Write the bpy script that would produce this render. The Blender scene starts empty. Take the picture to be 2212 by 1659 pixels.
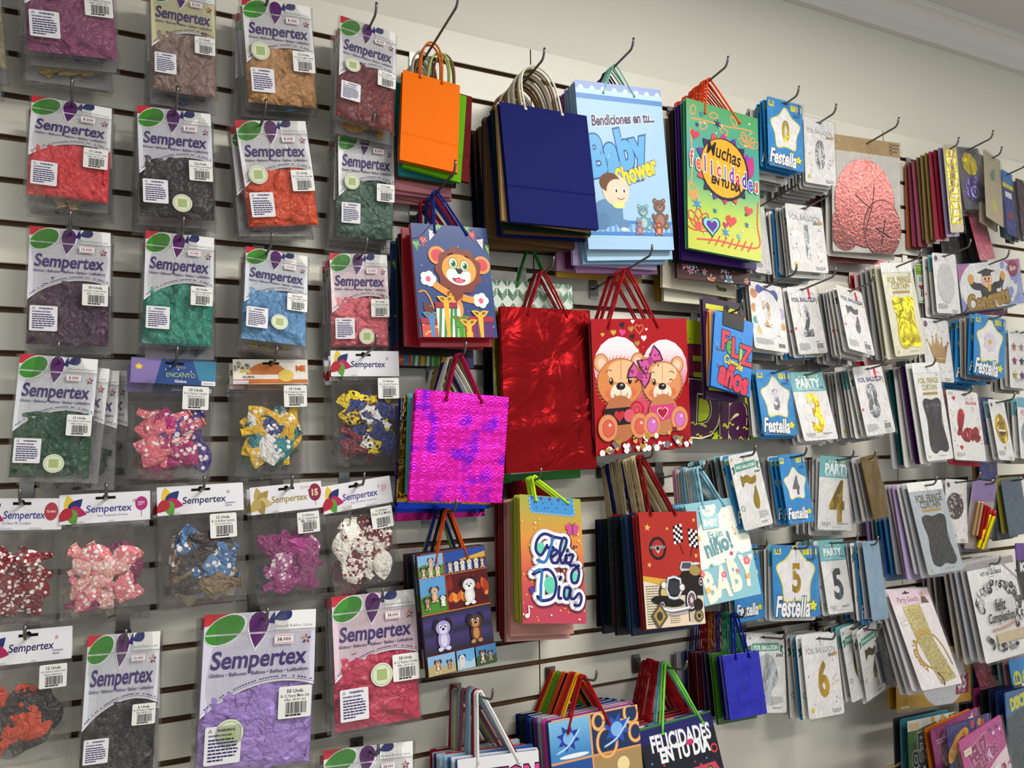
import bpy, math, random
from mathutils import Vector, Matrix, Quaternion, Euler
C = bpy.context.scene.collection
sc = bpy.context.scene
rnd = random.Random(7)
# ------------------------------------------------------------------ camera
F = 1760.5; D = 1.646; H = 1.45
M0 = Vector((0.8910267, 0.01810197, 0.45303121)).normalized()
M1 = Vector((-0.01313422, -0.99773128, 0.0657212))
M1 = (M1 - M0*M1.dot(M0)).normalized()
M2 = -(M0.cross(M1))
CAM = Vector((0, -D, H))
cd = bpy.data.cameras.new('camera'); cam = bpy.data.objects.new('camera', cd); C.objects.link(cam)
cd.sensor_width = 36; cd.lens = F/2212*36; cd.clip_start = .02
def col3(i): return Vector((M0[i], M2[i], M1[i]))
r_, d_, f_ = col3(0), col3(1), col3(2)
cam.matrix_world = Matrix(((r_.x, -d_.x, -f_.x, CAM.x), (r_.y, -d_.y, -f_.y, CAM.y), (r_.z, -d_.z, -f_.z, CAM.z), (0, 0, 0, 1)))
sc.camera = cam
# ------------------------------------------------------------------ light, world, exposure
sc.view_settings.view_transform = 'Standard'; sc.view_settings.look = 'None'
sc.view_settings.exposure = 0.45; sc.view_settings.gamma = 1; sc.view_settings.use_curve_mapping = False
sc.cycles.transparent_max_bounces = 40; sc.cycles.max_bounces = 7
sc.cycles.diffuse_bounces = 3; sc.cycles.glossy_bounces = 3; sc.cycles.sample_clamp_indirect = 4
w = bpy.data.worlds.new('world'); sc.world = w; w.use_nodes = True
w.node_tree.nodes['Background'].inputs[0].default_value = (.80, .88, .90, 1)
w.node_tree.nodes['Background'].inputs[1].default_value = .70
def lin(c):
    c /= 255; return c/12.92 if c <= .04045 else ((c+.055)/1.055)**2.4
def rgb(h):
    h = h.lstrip('#'); return (lin(int(h[0:2],16)), lin(int(h[2:4],16)), lin(int(h[4:6],16)), 1)
def area(name, loc, sx, sy, power, color=(1, .97, .92), rot=(0, 0, 0)):
    l = bpy.data.lights.new(name, 'AREA'); l.shape = 'RECTANGLE'; l.size = sx; l.size_y = sy; l.energy = power; l.color = color
    o = bpy.data.objects.new(name, l); C.objects.link(o); o.location = loc; o.rotation_euler = rot
    return o
CEIL = H+1.33
LAMPS = [(1.35, -1.25, 31), (-1.2, -2.3, 14), (3.6, -1.9, 24), (1.2, -3.2, 40), (5.0, -2.25, 22)]
for i, (x, y, p) in enumerate(LAMPS): area('ceiling_lamp_light', (x, y, CEIL-.075), 1.15, .22, p)
# ------------------------------------------------------------------ materials
MC = {}
def mat(h, k='p'):
    key = (h, k)
    if key in MC: return MC[key]
    m = bpy.data.materials.new('%s_%s' % (k, h)); m.use_nodes = True; nt = m.node_tree; N = nt.nodes; L = nt.links
    b = N['Principled BSDF']; b.inputs['Base Color'].default_value = tuple(x*(.76 if k in ('p', 'g', 'k') else 1) for x in rgb(h)[:3])+(1,)
    def node(t, **kw):
        n = N.new(t)
        for a, v in kw.items():
            if a in n.inputs: n.inputs[a].default_value = v
            else: setattr(n, a, v)
        return n
    def bump(src, strength, dist, tgt=b):
        bm = node('ShaderNodeBump'); bm.inputs['Strength'].default_value = strength; bm.inputs['Distance'].default_value = dist
        L.new(src, bm.inputs['Height']); L.new(bm.outputs[0], tgt.inputs['Normal'])
    tc = node('ShaderNodeTexCoord')
    def noise(s, det=3, dis=0, rough=.5):
        n = node('ShaderNodeTexNoise'); n.inputs['Scale'].default_value = s; n.inputs['Detail'].default_value = det
        n.inputs['Distortion'].default_value = dis; n.inputs['Roughness'].default_value = rough
        L.new(tc.outputs['Object'], n.inputs['Vector']); return n
    R = b.inputs['Roughness']
    if k in 'pg': b.inputs['Specular IOR Level'].default_value = .06 if k == 'p' else .22
    if k == 'p': R.default_value = .6
    elif k == 'g': R.default_value = .33
    elif k == 'k':                      # plastic film printed and crinkled
        R.default_value = .22; bump(noise(28, 4, 1.4).outputs[0], .35, .004)
    elif k == 'm': R.default_value = .3; b.inputs['Metallic'].default_value = .9
    elif k == 'l':                      # latex with soft creases
        R.default_value = .42; b.inputs['Sheen Weight'].default_value = .1
        v = node('ShaderNodeTexNoise'); v.inputs['Scale'].default_value = 4; v.inputs['Detail'].default_value = 2; v.inputs['Distortion'].default_value = 1.6
        L.new(tc.outputs['Object'], v.inputs['Vector']); bump(v.outputs[0], .45, .05)
    elif k[0] == 's':                   # latex printed with white spots / shapes
        R.default_value = .4; v = node('ShaderNodeTexVoronoi'); v.inputs['Scale'].default_value = 7
        L.new(tc.outputs['Object'], v.inputs['Vector'])
        r = node('ShaderNodeMath', operation='LESS_THAN'); L.new(v.outputs['Distance'], r.inputs[0]); r.inputs[1].default_value = .36
        mx = node('ShaderNodeMix', data_type='RGBA'); L.new(r.outputs[0], mx.inputs[0])
        mx.inputs[6].default_value = rgb(h); mx.inputs[7].default_value = rgb({'s': 'f0e6e2', 'sk': '15151a', 'sr': '7a1a2c'}[k]); L.new(mx.outputs[2], b.inputs['Base Color'])
        bump(noise(4, 2, 1.6).outputs[0], .4, .05)
    elif k == 'f':                      # crinkled metallic foil
        b.inputs['Metallic'].default_value = .9; R.default_value = .28
        bump(noise(11, 3, 1.2).outputs[0], .55, .014)
    elif k == 'fh':                     # hammered foil board
        b.inputs['Metallic'].default_value = .95; R.default_value = .2
        bump(noise(110, 2, .6).outputs[0], .28, .003)
    elif k == 'h':                      # holographic pink foil with small swirls
        b.inputs['Metallic'].default_value = .8; R.default_value = .33
        n = noise(20, 2); cr = node('ShaderNodeValToRGB'); L.new(n.outputs[0], cr.inputs[0])
        cr.color_ramp.elements[0].position = .36; cr.color_ramp.elements[0].color = rgb('8a14c8')
        cr.color_ramp.elements[1].position = .47; cr.color_ramp.elements[1].color = rgb('dc1ea8'); L.new(cr.outputs[0], b.inputs['Base Color'])
        v = node('ShaderNodeTexVoronoi'); v.inputs['Scale'].default_value = 52; v.inputs['Randomness'].default_value = .25; L.new(tc.outputs['Object'], v.inputs['Vector'])
        mu = node('ShaderNodeMath', operation='MULTIPLY'); L.new(v.outputs['Distance'], mu.inputs[0]); mu.inputs[1].default_value = 34
        si = node('ShaderNodeMath', operation='SINE'); L.new(mu.outputs[0], si.inputs[0])
        nn = noise(14, 3, 1); ad = node('ShaderNodeMath', operation='MULTIPLY_ADD'); L.new(nn.outputs[0], ad.inputs[0]); ad.inputs[1].default_value = 9; L.new(si.outputs[0], ad.inputs[2])
        bump(ad.outputs[0], .35, .0012)
    elif k == 'hd':                     # foil with a fine regular emboss
        b.inputs['Metallic'].default_value = 1; R.default_value = .28
        v = node('ShaderNodeTexVoronoi'); v.inputs['Scale'].default_value = 90; v.inputs['Randomness'].default_value = .1; L.new(tc.outputs['Object'], v.inputs['Vector'])
        nn = noise(10, 4, 1.5); ad = node('ShaderNodeMath', operation='MULTIPLY_ADD'); L.new(nn.outputs[0], ad.inputs[0]); ad.inputs[1].default_value = 16; L.new(v.outputs['Distance'], ad.inputs[2])
        bump(ad.outputs[0], .4, .004)
    elif k == 'q':                      # glitter
        b.inputs['Metallic'].default_value = .7; R.default_value = .3
        v = node('ShaderNodeTexVoronoi'); v.inputs['Scale'].default_value = 420; L.new(tc.outputs['Object'], v.inputs['Vector'])
        mx = node('ShaderNodeMix', data_type='RGBA', blend_type='MULTIPLY'); mx.inputs[0].default_value = .85; mx.inputs[6].default_value = rgb(h)
        bw = node('ShaderNodeRGBToBW'); L.new(v.outputs['Color'], bw.inputs[0])
        cr = node('ShaderNodeValToRGB'); cr.color_ramp.elements[0].position = .3; cr.color_ramp.elements[0].color = (.45, .45, .45, 1); cr.color_ramp.elements[1].position = .7
        L.new(bw.outputs[0], cr.inputs[0]); L.new(cr.outputs[0], mx.inputs[7]); L.new(mx.outputs[2], b.inputs['Base Color'])
        bump(v.outputs['Color'], .8, .003)
    elif k == 't':                      # wall panel: melamine with a faint tone variation
        R.default_value = .38; n = noise(2.2, 3); cr = node('ShaderNodeMix', data_type='RGBA'); L.new(n.outputs[0], cr.inputs[0])
        c = rgb(h); cr.inputs[6].default_value = tuple(x*.94 for x in c[:3])+(1,); cr.inputs[7].default_value = c; L.new(cr.outputs[2], b.inputs['Base Color'])
    elif k == 'w':
        R.default_value = .8; n = noise(3, 4); bump(noise(160, 3).outputs[0], .12, .002)
        cr = node('ShaderNodeMix', data_type='RGBA'); L.new(n.outputs[0], cr.inputs[0]); c = rgb(h)
        cr.inputs[6].default_value = tuple(x*.95 for x in c[:3])+(1,); cr.inputs[7].default_value = c; L.new(cr.outputs[2], b.inputs['Base Color'])
    elif k == 'b':                      # brown fibreboard
        R.default_value = .8; n = noise(60, 4); cr = node('ShaderNodeMix', data_type='RGBA'); L.new(n.outputs[0], cr.inputs[0]); c = rgb(h)
        cr.inputs[6].default_value = tuple(x*.6 for x in c[:3])+(1,); cr.inputs[7].default_value = c; L.new(cr.outputs[2], b.inputs['Base Color'])
    elif k[0] == 'c':                   # clear film: c thin, cw slightly milky
        N.remove(b); out = N['Material Output']
        tr = node('ShaderNodeBsdfTransparent'); tr.inputs[0].default_value = (.97, .97, .97, 1)
        gl = node('ShaderNodeBsdfGlossy'); gl.inputs['Roughness'].default_value = .07
        di = node('ShaderNodeBsdfDiffuse'); di.inputs[0].default_value = rgb(h)
        fr = node('ShaderNodeLayerWeight'); fr.inputs[0].default_value = .5
        n1 = noise(24, 5, 2.5, .6)
        for t in (gl, fr): 
            bm = node('ShaderNodeBump'); bm.inputs['Strength'].default_value = .9; bm.inputs['Distance'].default_value = .02
            L.new(n1.outputs[0], bm.inputs['Height']); L.new(bm.outputs[0], t.inputs['Normal'])
        m1 = node('ShaderNodeMixShader'); m1.inputs[0].default_value = .012 if k == 'c' else .3; L.new(tr.outputs[0], m1.inputs[1]); L.new(di.outputs[0], m1.inputs[2])
        m2 = node('ShaderNodeMixShader'); ml = node('ShaderNodeMath', operation='MULTIPLY_ADD'); pw = node('ShaderNodeMath', operation='POWER'); L.new(fr.outputs['Facing'], pw.inputs[0]); pw.inputs[1].default_value = 3.5; L.new(pw.outputs[0], ml.inputs[0]); ml.inputs[1].default_value = .55; ml.inputs[2].default_value = .03
        L.new(ml.outputs[0], m2.inputs[0]); L.new(m1.outputs[0], m2.inputs[1]); L.new(gl.outputs[0], m2.inputs[2]); L.new(m2.outputs[0], out.inputs[0])
    MC[key] = m; return m
def e_mat():
    m = bpy.data.materials.new('lamp_glow'); m.use_nodes = True; b = m.node_tree.nodes['Principled BSDF']
    b.inputs['Emission Color'].default_value = (1, .97, .92, 1); b.inputs['Emission Strength'].default_value = 6; return m
# ------------------------------------------------------------------ mesh builder
def pm(x):
    """material spec 'hex' or 'hex:kind'"""
    if not isinstance(x, str): return x
    a = x.split(':'); return mat(a[0], a[1] if len(a) > 1 else 'p')
class MB:
    def __init__(s): s.v = []; s.f = []; s.m = []; s.ms = []; s.mi = {}; s.sm = []
    def mid(s, m):
        m = pm(m)
        if m.name not in s.mi: s.mi[m.name] = len(s.ms); s.ms.append(m)
        return s.mi[m.name]
    def add(s, vs, fs, m, smooth=False):
        o = len(s.v); s.v += [tuple(v) for v in vs]; i = s.mid(m)
        for f in fs: s.f.append([o+j for j in f]); s.m.append(i); s.sm.append(smooth)
    def box(s, x0, x1, y0, y1, z0, z1, m):
        vs = [(x, y, z) for x in (x0, x1) for y in (y0, y1) for z in (z0, z1)]
        s.add(vs, [(0,1,3,2), (4,6,7,5), (0,4,5,1), (2,3,7,6), (0,2,6,4), (1,5,7,3)], m)
    def tube(s, pts, r, m, n=6, twist=0, cap=True):
        pts = [Vector(p) for p in pts]; vs = []; fs = []; up = None; L = 0
        for i, p in enumerate(pts):
            t = (pts[min(i+1, len(pts)-1)]-pts[max(i-1, 0)]).normalized()
            if up is None:
                up = Vector((0, 1, 0)) if abs(t.y) < .9 else Vector((1, 0, 0))
            a = (up - t*up.dot(t)).normalized(); up = a; b = t.cross(a)
            if i: L += (p-pts[i-1]).length
            for k in range(n):
                th = 2*math.pi*k/n; rr = r*(1+.28*math.cos(3*th+twist*L)) if twist else r
                vs.append(p+a*math.cos(th)*rr+b*math.sin(th)*rr)
        for i in range(len(pts)-1):
            for k in range(n): fs.append((i*n+k, i*n+(k+1) % n, (i+1)*n+(k+1) % n, (i+1)*n+k))
        if cap: fs.append(list(range(n))[::-1]); fs.append([len(vs)-n+k for k in range(n)])
        s.add(vs, fs, m, True)
    def mesh(s, name):
        me = bpy.data.meshes.new(name); me.from_pydata(s.v, [], s.f)
        for m in s.ms: me.materials.append(m)
        me.polygons.foreach_set('material_index', s.m); me.polygons.foreach_set('use_smooth', s.sm); me.update()
        return me
def link(name, me, parent=None, mw=None):
    o = bpy.data.objects.new(name, me); C.objects.link(o)
    if mw is not None: o.matrix_world = mw
    if parent is not None: o.parent = parent
    return o
USED = set()
def tag(o, label, cat, group=None):
    assert label not in USED, label
    n = len(label.split()); assert 4 <= n <= 16, (n, label)
    USED.add(label); o['label'] = label; o['category'] = cat
    if group: o['group'] = group
    return o
def thing(name, mw, label, cat, group=None):
    o = bpy.data.objects.new(name, None); C.objects.link(o); o.matrix_world = mw; o.empty_display_size = .02
    return tag(o, label, cat, group)
def struct(name, mb): o = link(name, mb.mesh(name)); o['kind'] = 'structure'; return o
# ------------------------------------------------------------------ text -> 2D outlines
TC = {}
def glyphs(t, bold=0.0, res=3):
    key = (t, bold, res)
    if key in TC: return TC[key]
    cu = bpy.data.curves.new('t', 'FONT'); cu.body = t; cu.size = 1; cu.offset = bold; cu.resolution_u = res; cu.fill_mode = 'FRONT'
    o = bpy.data.objects.new('t', cu); me = o.to_mesh()
    vs = [(v.co.x, v.co.y) for v in me.vertices]; fs = [list(p.vertices) for p in me.polygons if p.normal.z > 0 or True]
    o.to_mesh_clear(); bpy.data.objects.remove(o); bpy.data.curves.remove(cu)
    xs = [v[0] for v in vs] or [0, 1]; x0, x1 = min(xs), max(xs)
    TC[key] = (vs, fs, x0, x1); return TC[key]
def star(n=5, r=.45, a0=90):
    return [((1 if i % 2 == 0 else r)*math.cos(math.radians(a0)+math.pi*i/n), -(1 if i % 2 == 0 else r)*math.sin(math.radians(a0)+math.pi*i/n)) for i in range(2*n)]
def heart(n=18):
    o = []
    for i in range(n):
        t = 2*math.pi*i/n; o.append((math.sin(t)**3, -(13*math.cos(t)-5*math.cos(2*t)-2*math.cos(3*t)-math.cos(4*t))/16.))
    return o
def circ(n=16): return [(math.cos(2*math.pi*i/n), math.sin(2*math.pi*i/n)) for i in range(n)]
def drop(n=16): # point at top, round at bottom
    o = []
    for i in range(n):
        t = 2*math.pi*i/n; o.append((math.sin(t)*abs(math.sin(t/2))**1.1, -math.cos(t)))
    return o
def rstar(n=5, r=.62, k=4, a0=90):   # star with rounded tips
    p = star(n, r, a0); out = []
    for i in range(len(p)):
        a, b, c = p[i-1], p[i], p[(i+1) % len(p)]
        for t in [j/k for j in range(k+1)]:
            f = .45
            pa = (b[0]+(a[0]-b[0])*f, b[1]+(a[1]-b[1])*f); pc = (b[0]+(c[0]-b[0])*f, b[1]+(c[1]-b[1])*f)
            out.append(((1-t)**2*pa[0]+2*t*(1-t)*b[0]+t*t*pc[0], (1-t)**2*pa[1]+2*t*(1-t)*b[1]+t*t*pc[1]))
    return out
def cloud():
    o = []
    for i in range(40):
        t = 2*math.pi*i/40; r = 1+.13*abs(math.sin(4.0*t+.4)); o.append((r*math.cos(t), r*math.sin(t)*.72))
    return o
def smooth(p, k=5, closed=False):
    n = len(p); out = []; R = range(n if closed else n-1)
    for i in R:
        g = (lambda j: p[j % n]) if closed else (lambda j: p[max(0, min(n-1, j))])
        a, b, c, d = g(i-1), g(i), g(i+1), g(i+2)
        for j in range(k):
            t = j/k
            out.append(tuple(.5*((2*b[q])+(-a[q]+c[q])*t+(2*a[q]-5*b[q]+4*c[q]-d[q])*t*t+(-a[q]+3*b[q]-3*c[q]+d[q])*t**3) for q in (0, 1)))
    if not closed: out.append(tuple(p[-1]))
    return out
class Art:
    """printing on a sheet: u 0..1 left to right in widths, v 0..1 top to bottom; sizes in widths"""
    def __init__(s, mb, w, h, y=0., x0=None, top=0., step=2.2e-5):
        s.mb = mb; s.w = w; s.h = h; s.y = y-8e-5; s.x0 = -w/2 if x0 is None else x0; s.top = top; s.st = step
    def emit(s, vs, fs, col):
        X0, X1, Z1, Z0 = s.x0, s.x0+s.w, s.top, s.top-s.h; e = 1e-6
        if all(X0-e <= v[0] <= X1+e and Z0-e <= v[2] <= Z1+e for v in vs): s.mb.add(vs, fs, col); return
        NV = []; NF = []
        for f in fs:
            p = [(vs[i][0], vs[i][2]) for i in f]; y = vs[f[0]][1]
            for ax, lim, sg in ((0, X0, 1), (0, X1, -1), (1, Z0, 1), (1, Z1, -1)):
                q = []
                for i in range(len(p)):
                    a, b = p[i-1], p[i]; da, db = (a[ax]-lim)*sg, (b[ax]-lim)*sg
                    if (da >= 0) != (db >= 0): t = da/(da-db); q.append((a[0]+(b[0]-a[0])*t, a[1]+(b[1]-a[1])*t))
                    if db >= 0: q.append(b)
                p = q
                if len(p) < 3: break
            if len(p) < 3: continue
            o = len(NV); NV += [(a, y, b) for a, b in p]; NF.append(list(range(o, o+len(p))))
        if NF: s.mb.add(NV, NF, col)
    def P(s, u, v): return (s.x0+u*s.w, s.y, s.top-v*s.h)
    def up(s): s.y -= s.st
    def poly(s, pts, col):
        s.up(); s.emit([s.P(*p) for p in pts], [list(range(len(pts)))], col)
    def rect(s, u0, v0, u1, v1, col): s.poly([(u0, v0), (u1, v0), (u1, v1), (u0, v1)], col)
    def shp(s, pts, u, v, r, col, rot=0, sy=1.0):
        s.up(); a = math.radians(rot); ca, sa = math.cos(a), math.sin(a); c = s.P(u, v)
        vs = []
        for x, y in pts:
            x, y = x*r, y*r*sy; vs.append((c[0]+(x*ca-y*sa)*s.w, s.y, c[2]-(x*sa+y*ca)*s.w))
        s.emit(vs, [list(range(len(vs)))], col)
    def el(s, u, v, rx, ry, col, rot=0, n=20): s.shp(circ(n), u, v, rx, col, rot, ry/rx)
    def ring(s, pts, u, v, r, wd, col, rot=0, sy=1.0):
        P = [(x*r, y*r*sy) for x, y in pts]; a = math.radians(rot); k = s.h/s.w
        Q = [(u+x*math.cos(a)-y*math.sin(a), v+(x*math.sin(a)+y*math.cos(a))/k) for x, y in P]
        s.line(Q+[Q[0]], wd, col, False)
    def line(s, pts, wd, col, sm=True, k=5):
        if sm and len(pts) > 2: pts = smooth(pts, k)
        s.up(); P = [s.P(*p) for p in pts]; n = len(P); hw = wd*s.w/2; vs = []; fs = []
        for i in range(n):
            a = P[max(0, i-1)]; b = P[min(n-1, i+1)]; dx, dz = b[0]-a[0], b[2]-a[2]; l = math.hypot(dx, dz) or 1
            nx, nz = -dz/l*hw, dx/l*hw; vs += [(P[i][0]+nx, s.y, P[i][2]+nz), (P[i][0]-nx, s.y, P[i][2]-nz)]
        for i in range(n-1): fs.append((2*i, 2*i+1, 2*i+3, 2*i+2))
        if wd > .012:
            for e in (0, n-1):
                o = len(vs); vs += [(P[e][0]+x*hw, s.y, P[e][2]+y*hw) for x, y in circ(8)]; fs.append(list(range(o, o+8)))
        s.emit(vs, fs, col)
    def txt(s, t, u, v, width=None, col='222222', size=None, bold=.0, shear=0., rot=0., ys=1., oc=None, ow=.03, al='C', res=3, arc=0.):
        if oc: 
            y = s.y; s.txt(t, u, v, width, oc, size, bold+ow, shear, rot, ys, None, 0, al, res, arc)
        g0 = glyphs(t, 0, res); vs, fs, x0, x1 = glyphs(t, bold, res)
        sz = size if size else width/(g0[3]-g0[2]); W = (g0[3]-g0[2])
        ox = {'C': (g0[2]+g0[3])/2, 'L': g0[2], 'R': g0[3]}[al]
        s.up(); a = math.radians(-rot); c = s.P(u, v); out = []
        for x, y in vs:
            X = (x-ox+shear*(y-.35))*sz; Y = (y-.35)*sz*ys - arc*(((x-ox)/W*2)**2)*sz
            out.append((c[0]+(X*math.cos(a)-Y*math.sin(a))*s.w, s.y, c[2]+(X*math.sin(a)+Y*math.cos(a))*s.w))
        s.emit(out, fs, col)
    def lines(s, u0, v0, u1, v1, n, col, th=.5, seed=1):
        r = random.Random(seed); s.up(); vs = []; fs = []; dv = (v1-v0)/n
        for i in range(n):
            a = v0+i*dv; e = u0+(u1-u0)*(r.uniform(.8, 1) if i < n-1 else r.uniform(.5, .8)); x = u0
            while x < e-.001:
                l = min(e-x, (u1-u0)*r.uniform(.08, .22)); o = len(vs)
                vs += [s.P(x, a), s.P(x+l*.88, a), s.P(x+l*.88, a+dv*th), s.P(x, a+dv*th)]; fs.append((o, o+1, o+2, o+3)); x += l
        s.emit(vs, fs, col)
    def barcode(s, u0, v0, u1, v1, col='1a1a1c', n=22, seed=3):
        r = random.Random(seed); s.up(); vs = []; fs = []; x = 0; W = []
        while len(W) < n: W.append(r.choice((1, 1, 2, 3)))
        T = sum(W)+n*1.3; 
        for q in W:
            a = u0+(u1-u0)*x/T; b = u0+(u1-u0)*(x+q)/T; o = len(vs); vs += [s.P(a, v0), s.P(b, v0), s.P(b, v1), s.P(a, v1)]; fs.append((o, o+1, o+2, o+3)); x += q+1.3
        s.emit(vs, fs, col)
def sheet(mb, w, h, t, col, r=.0, seg=4, edge=None, x0=0, top=0):
    """rounded card: front at y=-t/2, back at +t/2"""
    pts = []
    if r > 0:
        for cx, cz, a in ((w/2-r, -r, 0), (-w/2+r, -r, 90), (-w/2+r, -h+r, 180), (w/2-r, -h+r, 270)):
            for i in range(seg+1):
                th = math.radians(a+90*i/seg); pts.append((x0+cx+r*math.cos(th), top+cz+r*math.sin(th)))
    else: pts = [(x0+w/2, top), (x0-w/2, top), (x0-w/2, top-h), (x0+w/2, top-h)]
    n = len(pts); vs = [(x, -t/2, z) for x, z in pts]+[(x, t/2, z) for x, z in pts]
    mb.add(vs, [list(range(n))], col); mb.add(vs, [list(range(n, 2*n))[::-1]], edge or col)
    mb.add(vs, [(i, (i+1) % n, n+(i+1) % n, n+i) for i in range(n)], edge or col)
# ------------------------------------------------------------------ placing: a face seen in the photograph -> position, size and tilt in the shop
def unp(x, y, d):
    c = Vector(((x-1106)/F, (y-829.5)/F, 1)); r = Vector((M0.dot(c), M2.dot(c), M1.dot(c)))
    return CAM + r*((D-d)/r.y)
TAN = math.tan(math.radians(9))
class Place: pass
def fit(q, d, db=None, lean=.0):
    TL, TR, BR, BL = q
    a, b = unp(*TL, d), unp(*TR, d)
    if db is None:
        best = None
        for i in range(80):
            x = -.03+i*.002
            c, e = unp(*BR, d+x), unp(*BL, d+x)
            ex = (b-a).normalized(); dn1 = (e-a).normalized(); dn2 = (c-b).normalized()
            cost = ex.dot(dn1)**2+ex.dot(dn2)**2+.35*(x-lean-.008)**2/.01*.12
            if best is None or cost < best[0]: best = (cost, x)
        db = d+best[1]
    c, e = unp(*BR, db), unp(*BL, db)
    P = Place(); ex = ((b-a)+(c-e)).normalized(); dn = ((e-a)+(c-b)); dn = (dn-ex*dn.dot(ex)).normalized(); ez = -dn; ey = ez.cross(ex)
    P.w = ((b-a).length+(c-e).length)/2; P.h = ((e-a).length+(c-b).length)/2
    ctr = (a+b+c+e)/4; P.o = ctr+ez*P.h/2; P.q = Matrix((ex, ey, ez)).transposed().to_quaternion(); P.d = d
    P.m = Matrix.Translation(P.o) @ P.q.to_matrix().to_4x4(); return P
def behind(P, back, jit=1., dx=0, dz=0, hang=0.):
    """pose of an item hanging 'back' metres nearer the wall on the same hook"""
    t = min(1, back/max(P.d, .01)); q = P.q.slerp(Quaternion(), t)
    e = Euler((rnd.uniform(-.008, .008)*jit, rnd.uniform(-.03, .03)*jit, rnd.uniform(-.012, .012)*jit))
    q = q @ e.to_quaternion()
    o = P.o+Vector((rnd.uniform(-.003, .003)*jit+dx, back, -TAN*back+rnd.uniform(-.003, .003)*jit+dz))
    return Matrix.Translation(o) @ q.to_matrix().to_4x4()
ORD = ['', 'first', 'second', 'third', 'fourth', 'fifth', 'sixth', 'seventh', 'eighth', 'ninth', 'tenth', 'eleventh', 'twelfth', 'thirteenth', 'fourteenth', 'fifteenth', 'sixteenth', 'seventeenth', 'eighteenth']
# ------------------------------------------------------------------ display hooks
def hook(pt, d, L, what, r=.0026):
    """wire hook whose arm passes just under pt; the plate sits over the slot in the wall panel"""
    base = Vector((pt.x, 0, pt.z-r*1.2-TAN*d)); mw = Matrix.Translation(base)
    t = thing('display_hook', mw, 'metal display hook holding '+what, 'hook', 'display hooks on the wall panel')
    a = []
    for i in range(9): y = -.004-(L-.004)*i/8; a.append((0, y, -y*TAN))
    e = a[-1]
    for k in range(1, 6): a.append((0, e[1]-.0042*k*math.cos(.2+k*.12), e[2]+TAN*.004*k+.0008*k*k))
    m = MB(); m.tube(a, r, '6e6b68:m', 8); link('wire', m.mesh('hook_wire'), t)
    z = base.z; up = ((z-G0) % .0762)
    m = MB(); g = .0762-up if up > .005 else 0
    g = min(g, .045)
    m.box(-.011, .011, -.0035, 0, -.022, g+.006, '8f8c88:m'); m.box(-.013, .013, -.005, -.0035, -.016, .014, '6b6866:m'); link('bracket', m.mesh('hook_bracket'), t)
    return t
G0 = H+.843
# ------------------------------------------------------------------ the shop
def build_room():
    XR, XL = 7.5, -4.0
    m = MB(); m.box(XL, XR, .018, .12, 0, CEIL, 'cdc9be:w'); struct('wall_back', m)
    m = MB(); m.box(XL, XR, -4.6, .12, CEIL, CEIL+.08, 'c8c5c4:w'); struct('ceiling', m)
    m = MB(); m.box(XL, XR, -4.6, .12, -.06, 0, 'b9b4aa:g'); struct('floor', m)
    m = MB(); m.box(XR, XR+.1, -4.6, .12, 0, CEIL, 'c6c3ba:w'); struct('wall_right', m)
    m = MB(); m.box(XL-.1, XL, -4.6, .12, 0, CEIL, 'c6c3ba:w'); struct('wall_left', m)
    # cove moulding along the ceiling
    zc = H+1.247; prof = [(0.018, zc), (-.004, zc), (-.006, zc+.012), (-.012, zc+.018)]
    for i in range(7): a = math.radians(90*i/6); prof.append((-.012-.05*(1-math.cos(a)), zc+.018+.05*math.sin(a)))
    prof += [(-.066, zc+.07), (-.066, CEIL), (.018, CEIL)]
    m = MB(); n = len(prof); vs = [(XL, y, z) for y, z in prof]+[(XR, y, z) for y, z in prof]
    m.add(vs, [(i, (i+1) % n, n+(i+1) % n, n+i) for i in range(n)]+[list(range(n))[::-1], list(range(n, 2*n))], 'd2cecc:w'); struct('trim_1', m)
    # slatted panels; slots every 76 mm
    def panel(name, x0, x1, glast, seam=None):
        m = MB(); top = G0+.0762; hs = .0052; b = .0018
        m.box(x0, x1, .0135, .0178, G0-.0762*glast+(.022 if glast > 17 else 0)-.005, top, '6e5038:b')
        gz = [G0-.0762*g+(.0224 if g >= 18 else 0) for g in range(0, glast+1)]
        edges = [top]
        for z in gz: edges += [z+hs, z-hs]
        for i in range(0, len(edges)-1, 2):
            z1, z0 = edges[i], edges[i+1]
            if i+1 >= len(edges): break
            p = [(.0134, z1), (.0012, z1), (0, z1-.0012), (0, z0+.0012), (.0012, z0), (.0134, z0)]
            X0, X1 = x0+.0012, x1-.0012
            vs = [(X0, y, z) for y, z in p]+[(X1, y, z) for y, z in p]; n = 6
            m.add(vs, [(j, (j+1) % n, n+(j+1) % n, n+j) for j in range(1, 4)], 'd2cec1:t')
            m.add(vs, [(0, 1, 7, 6), (4, 5, 11, 10), list(range(6))[::-1], list(range(6, 12))], '8a6848:b')
        struct(name, m)
    panel('wall_panel_left', -.3188, .8994, 24); panel('wall_panel_far_left', -1.54, -.3193, 24)
    panel('wall_panel_middle', .9, 2.1179, 19); panel('wall_panel_right', 2.1184, 3.3366, 19)
    for (x, y, p) in LAMPS:
        t = thing('ceiling_lamp', Matrix.Translation((x, y, CEIL)), 'white ceiling panel lamp %s' % {31: 'nearest the slatted wall', 14: 'over the left end of the shop', 24: 'over the right end of the shop', 22: 'at the far right', 40: 'furthest from the slatted wall'}[p], 'lamp')
        m = MB(); m.box(-.62, .62, -.15, .15, -.05, 0, 'e6e6e4:g'); link('housing', m.mesh('lamp_housing'), t)
        m = MB(); m.box(-.58, .58, -.11, .11, -.058, -.05, e_mat()); link('diffuser', m.mesh('lamp_diffuser'), t)
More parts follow.
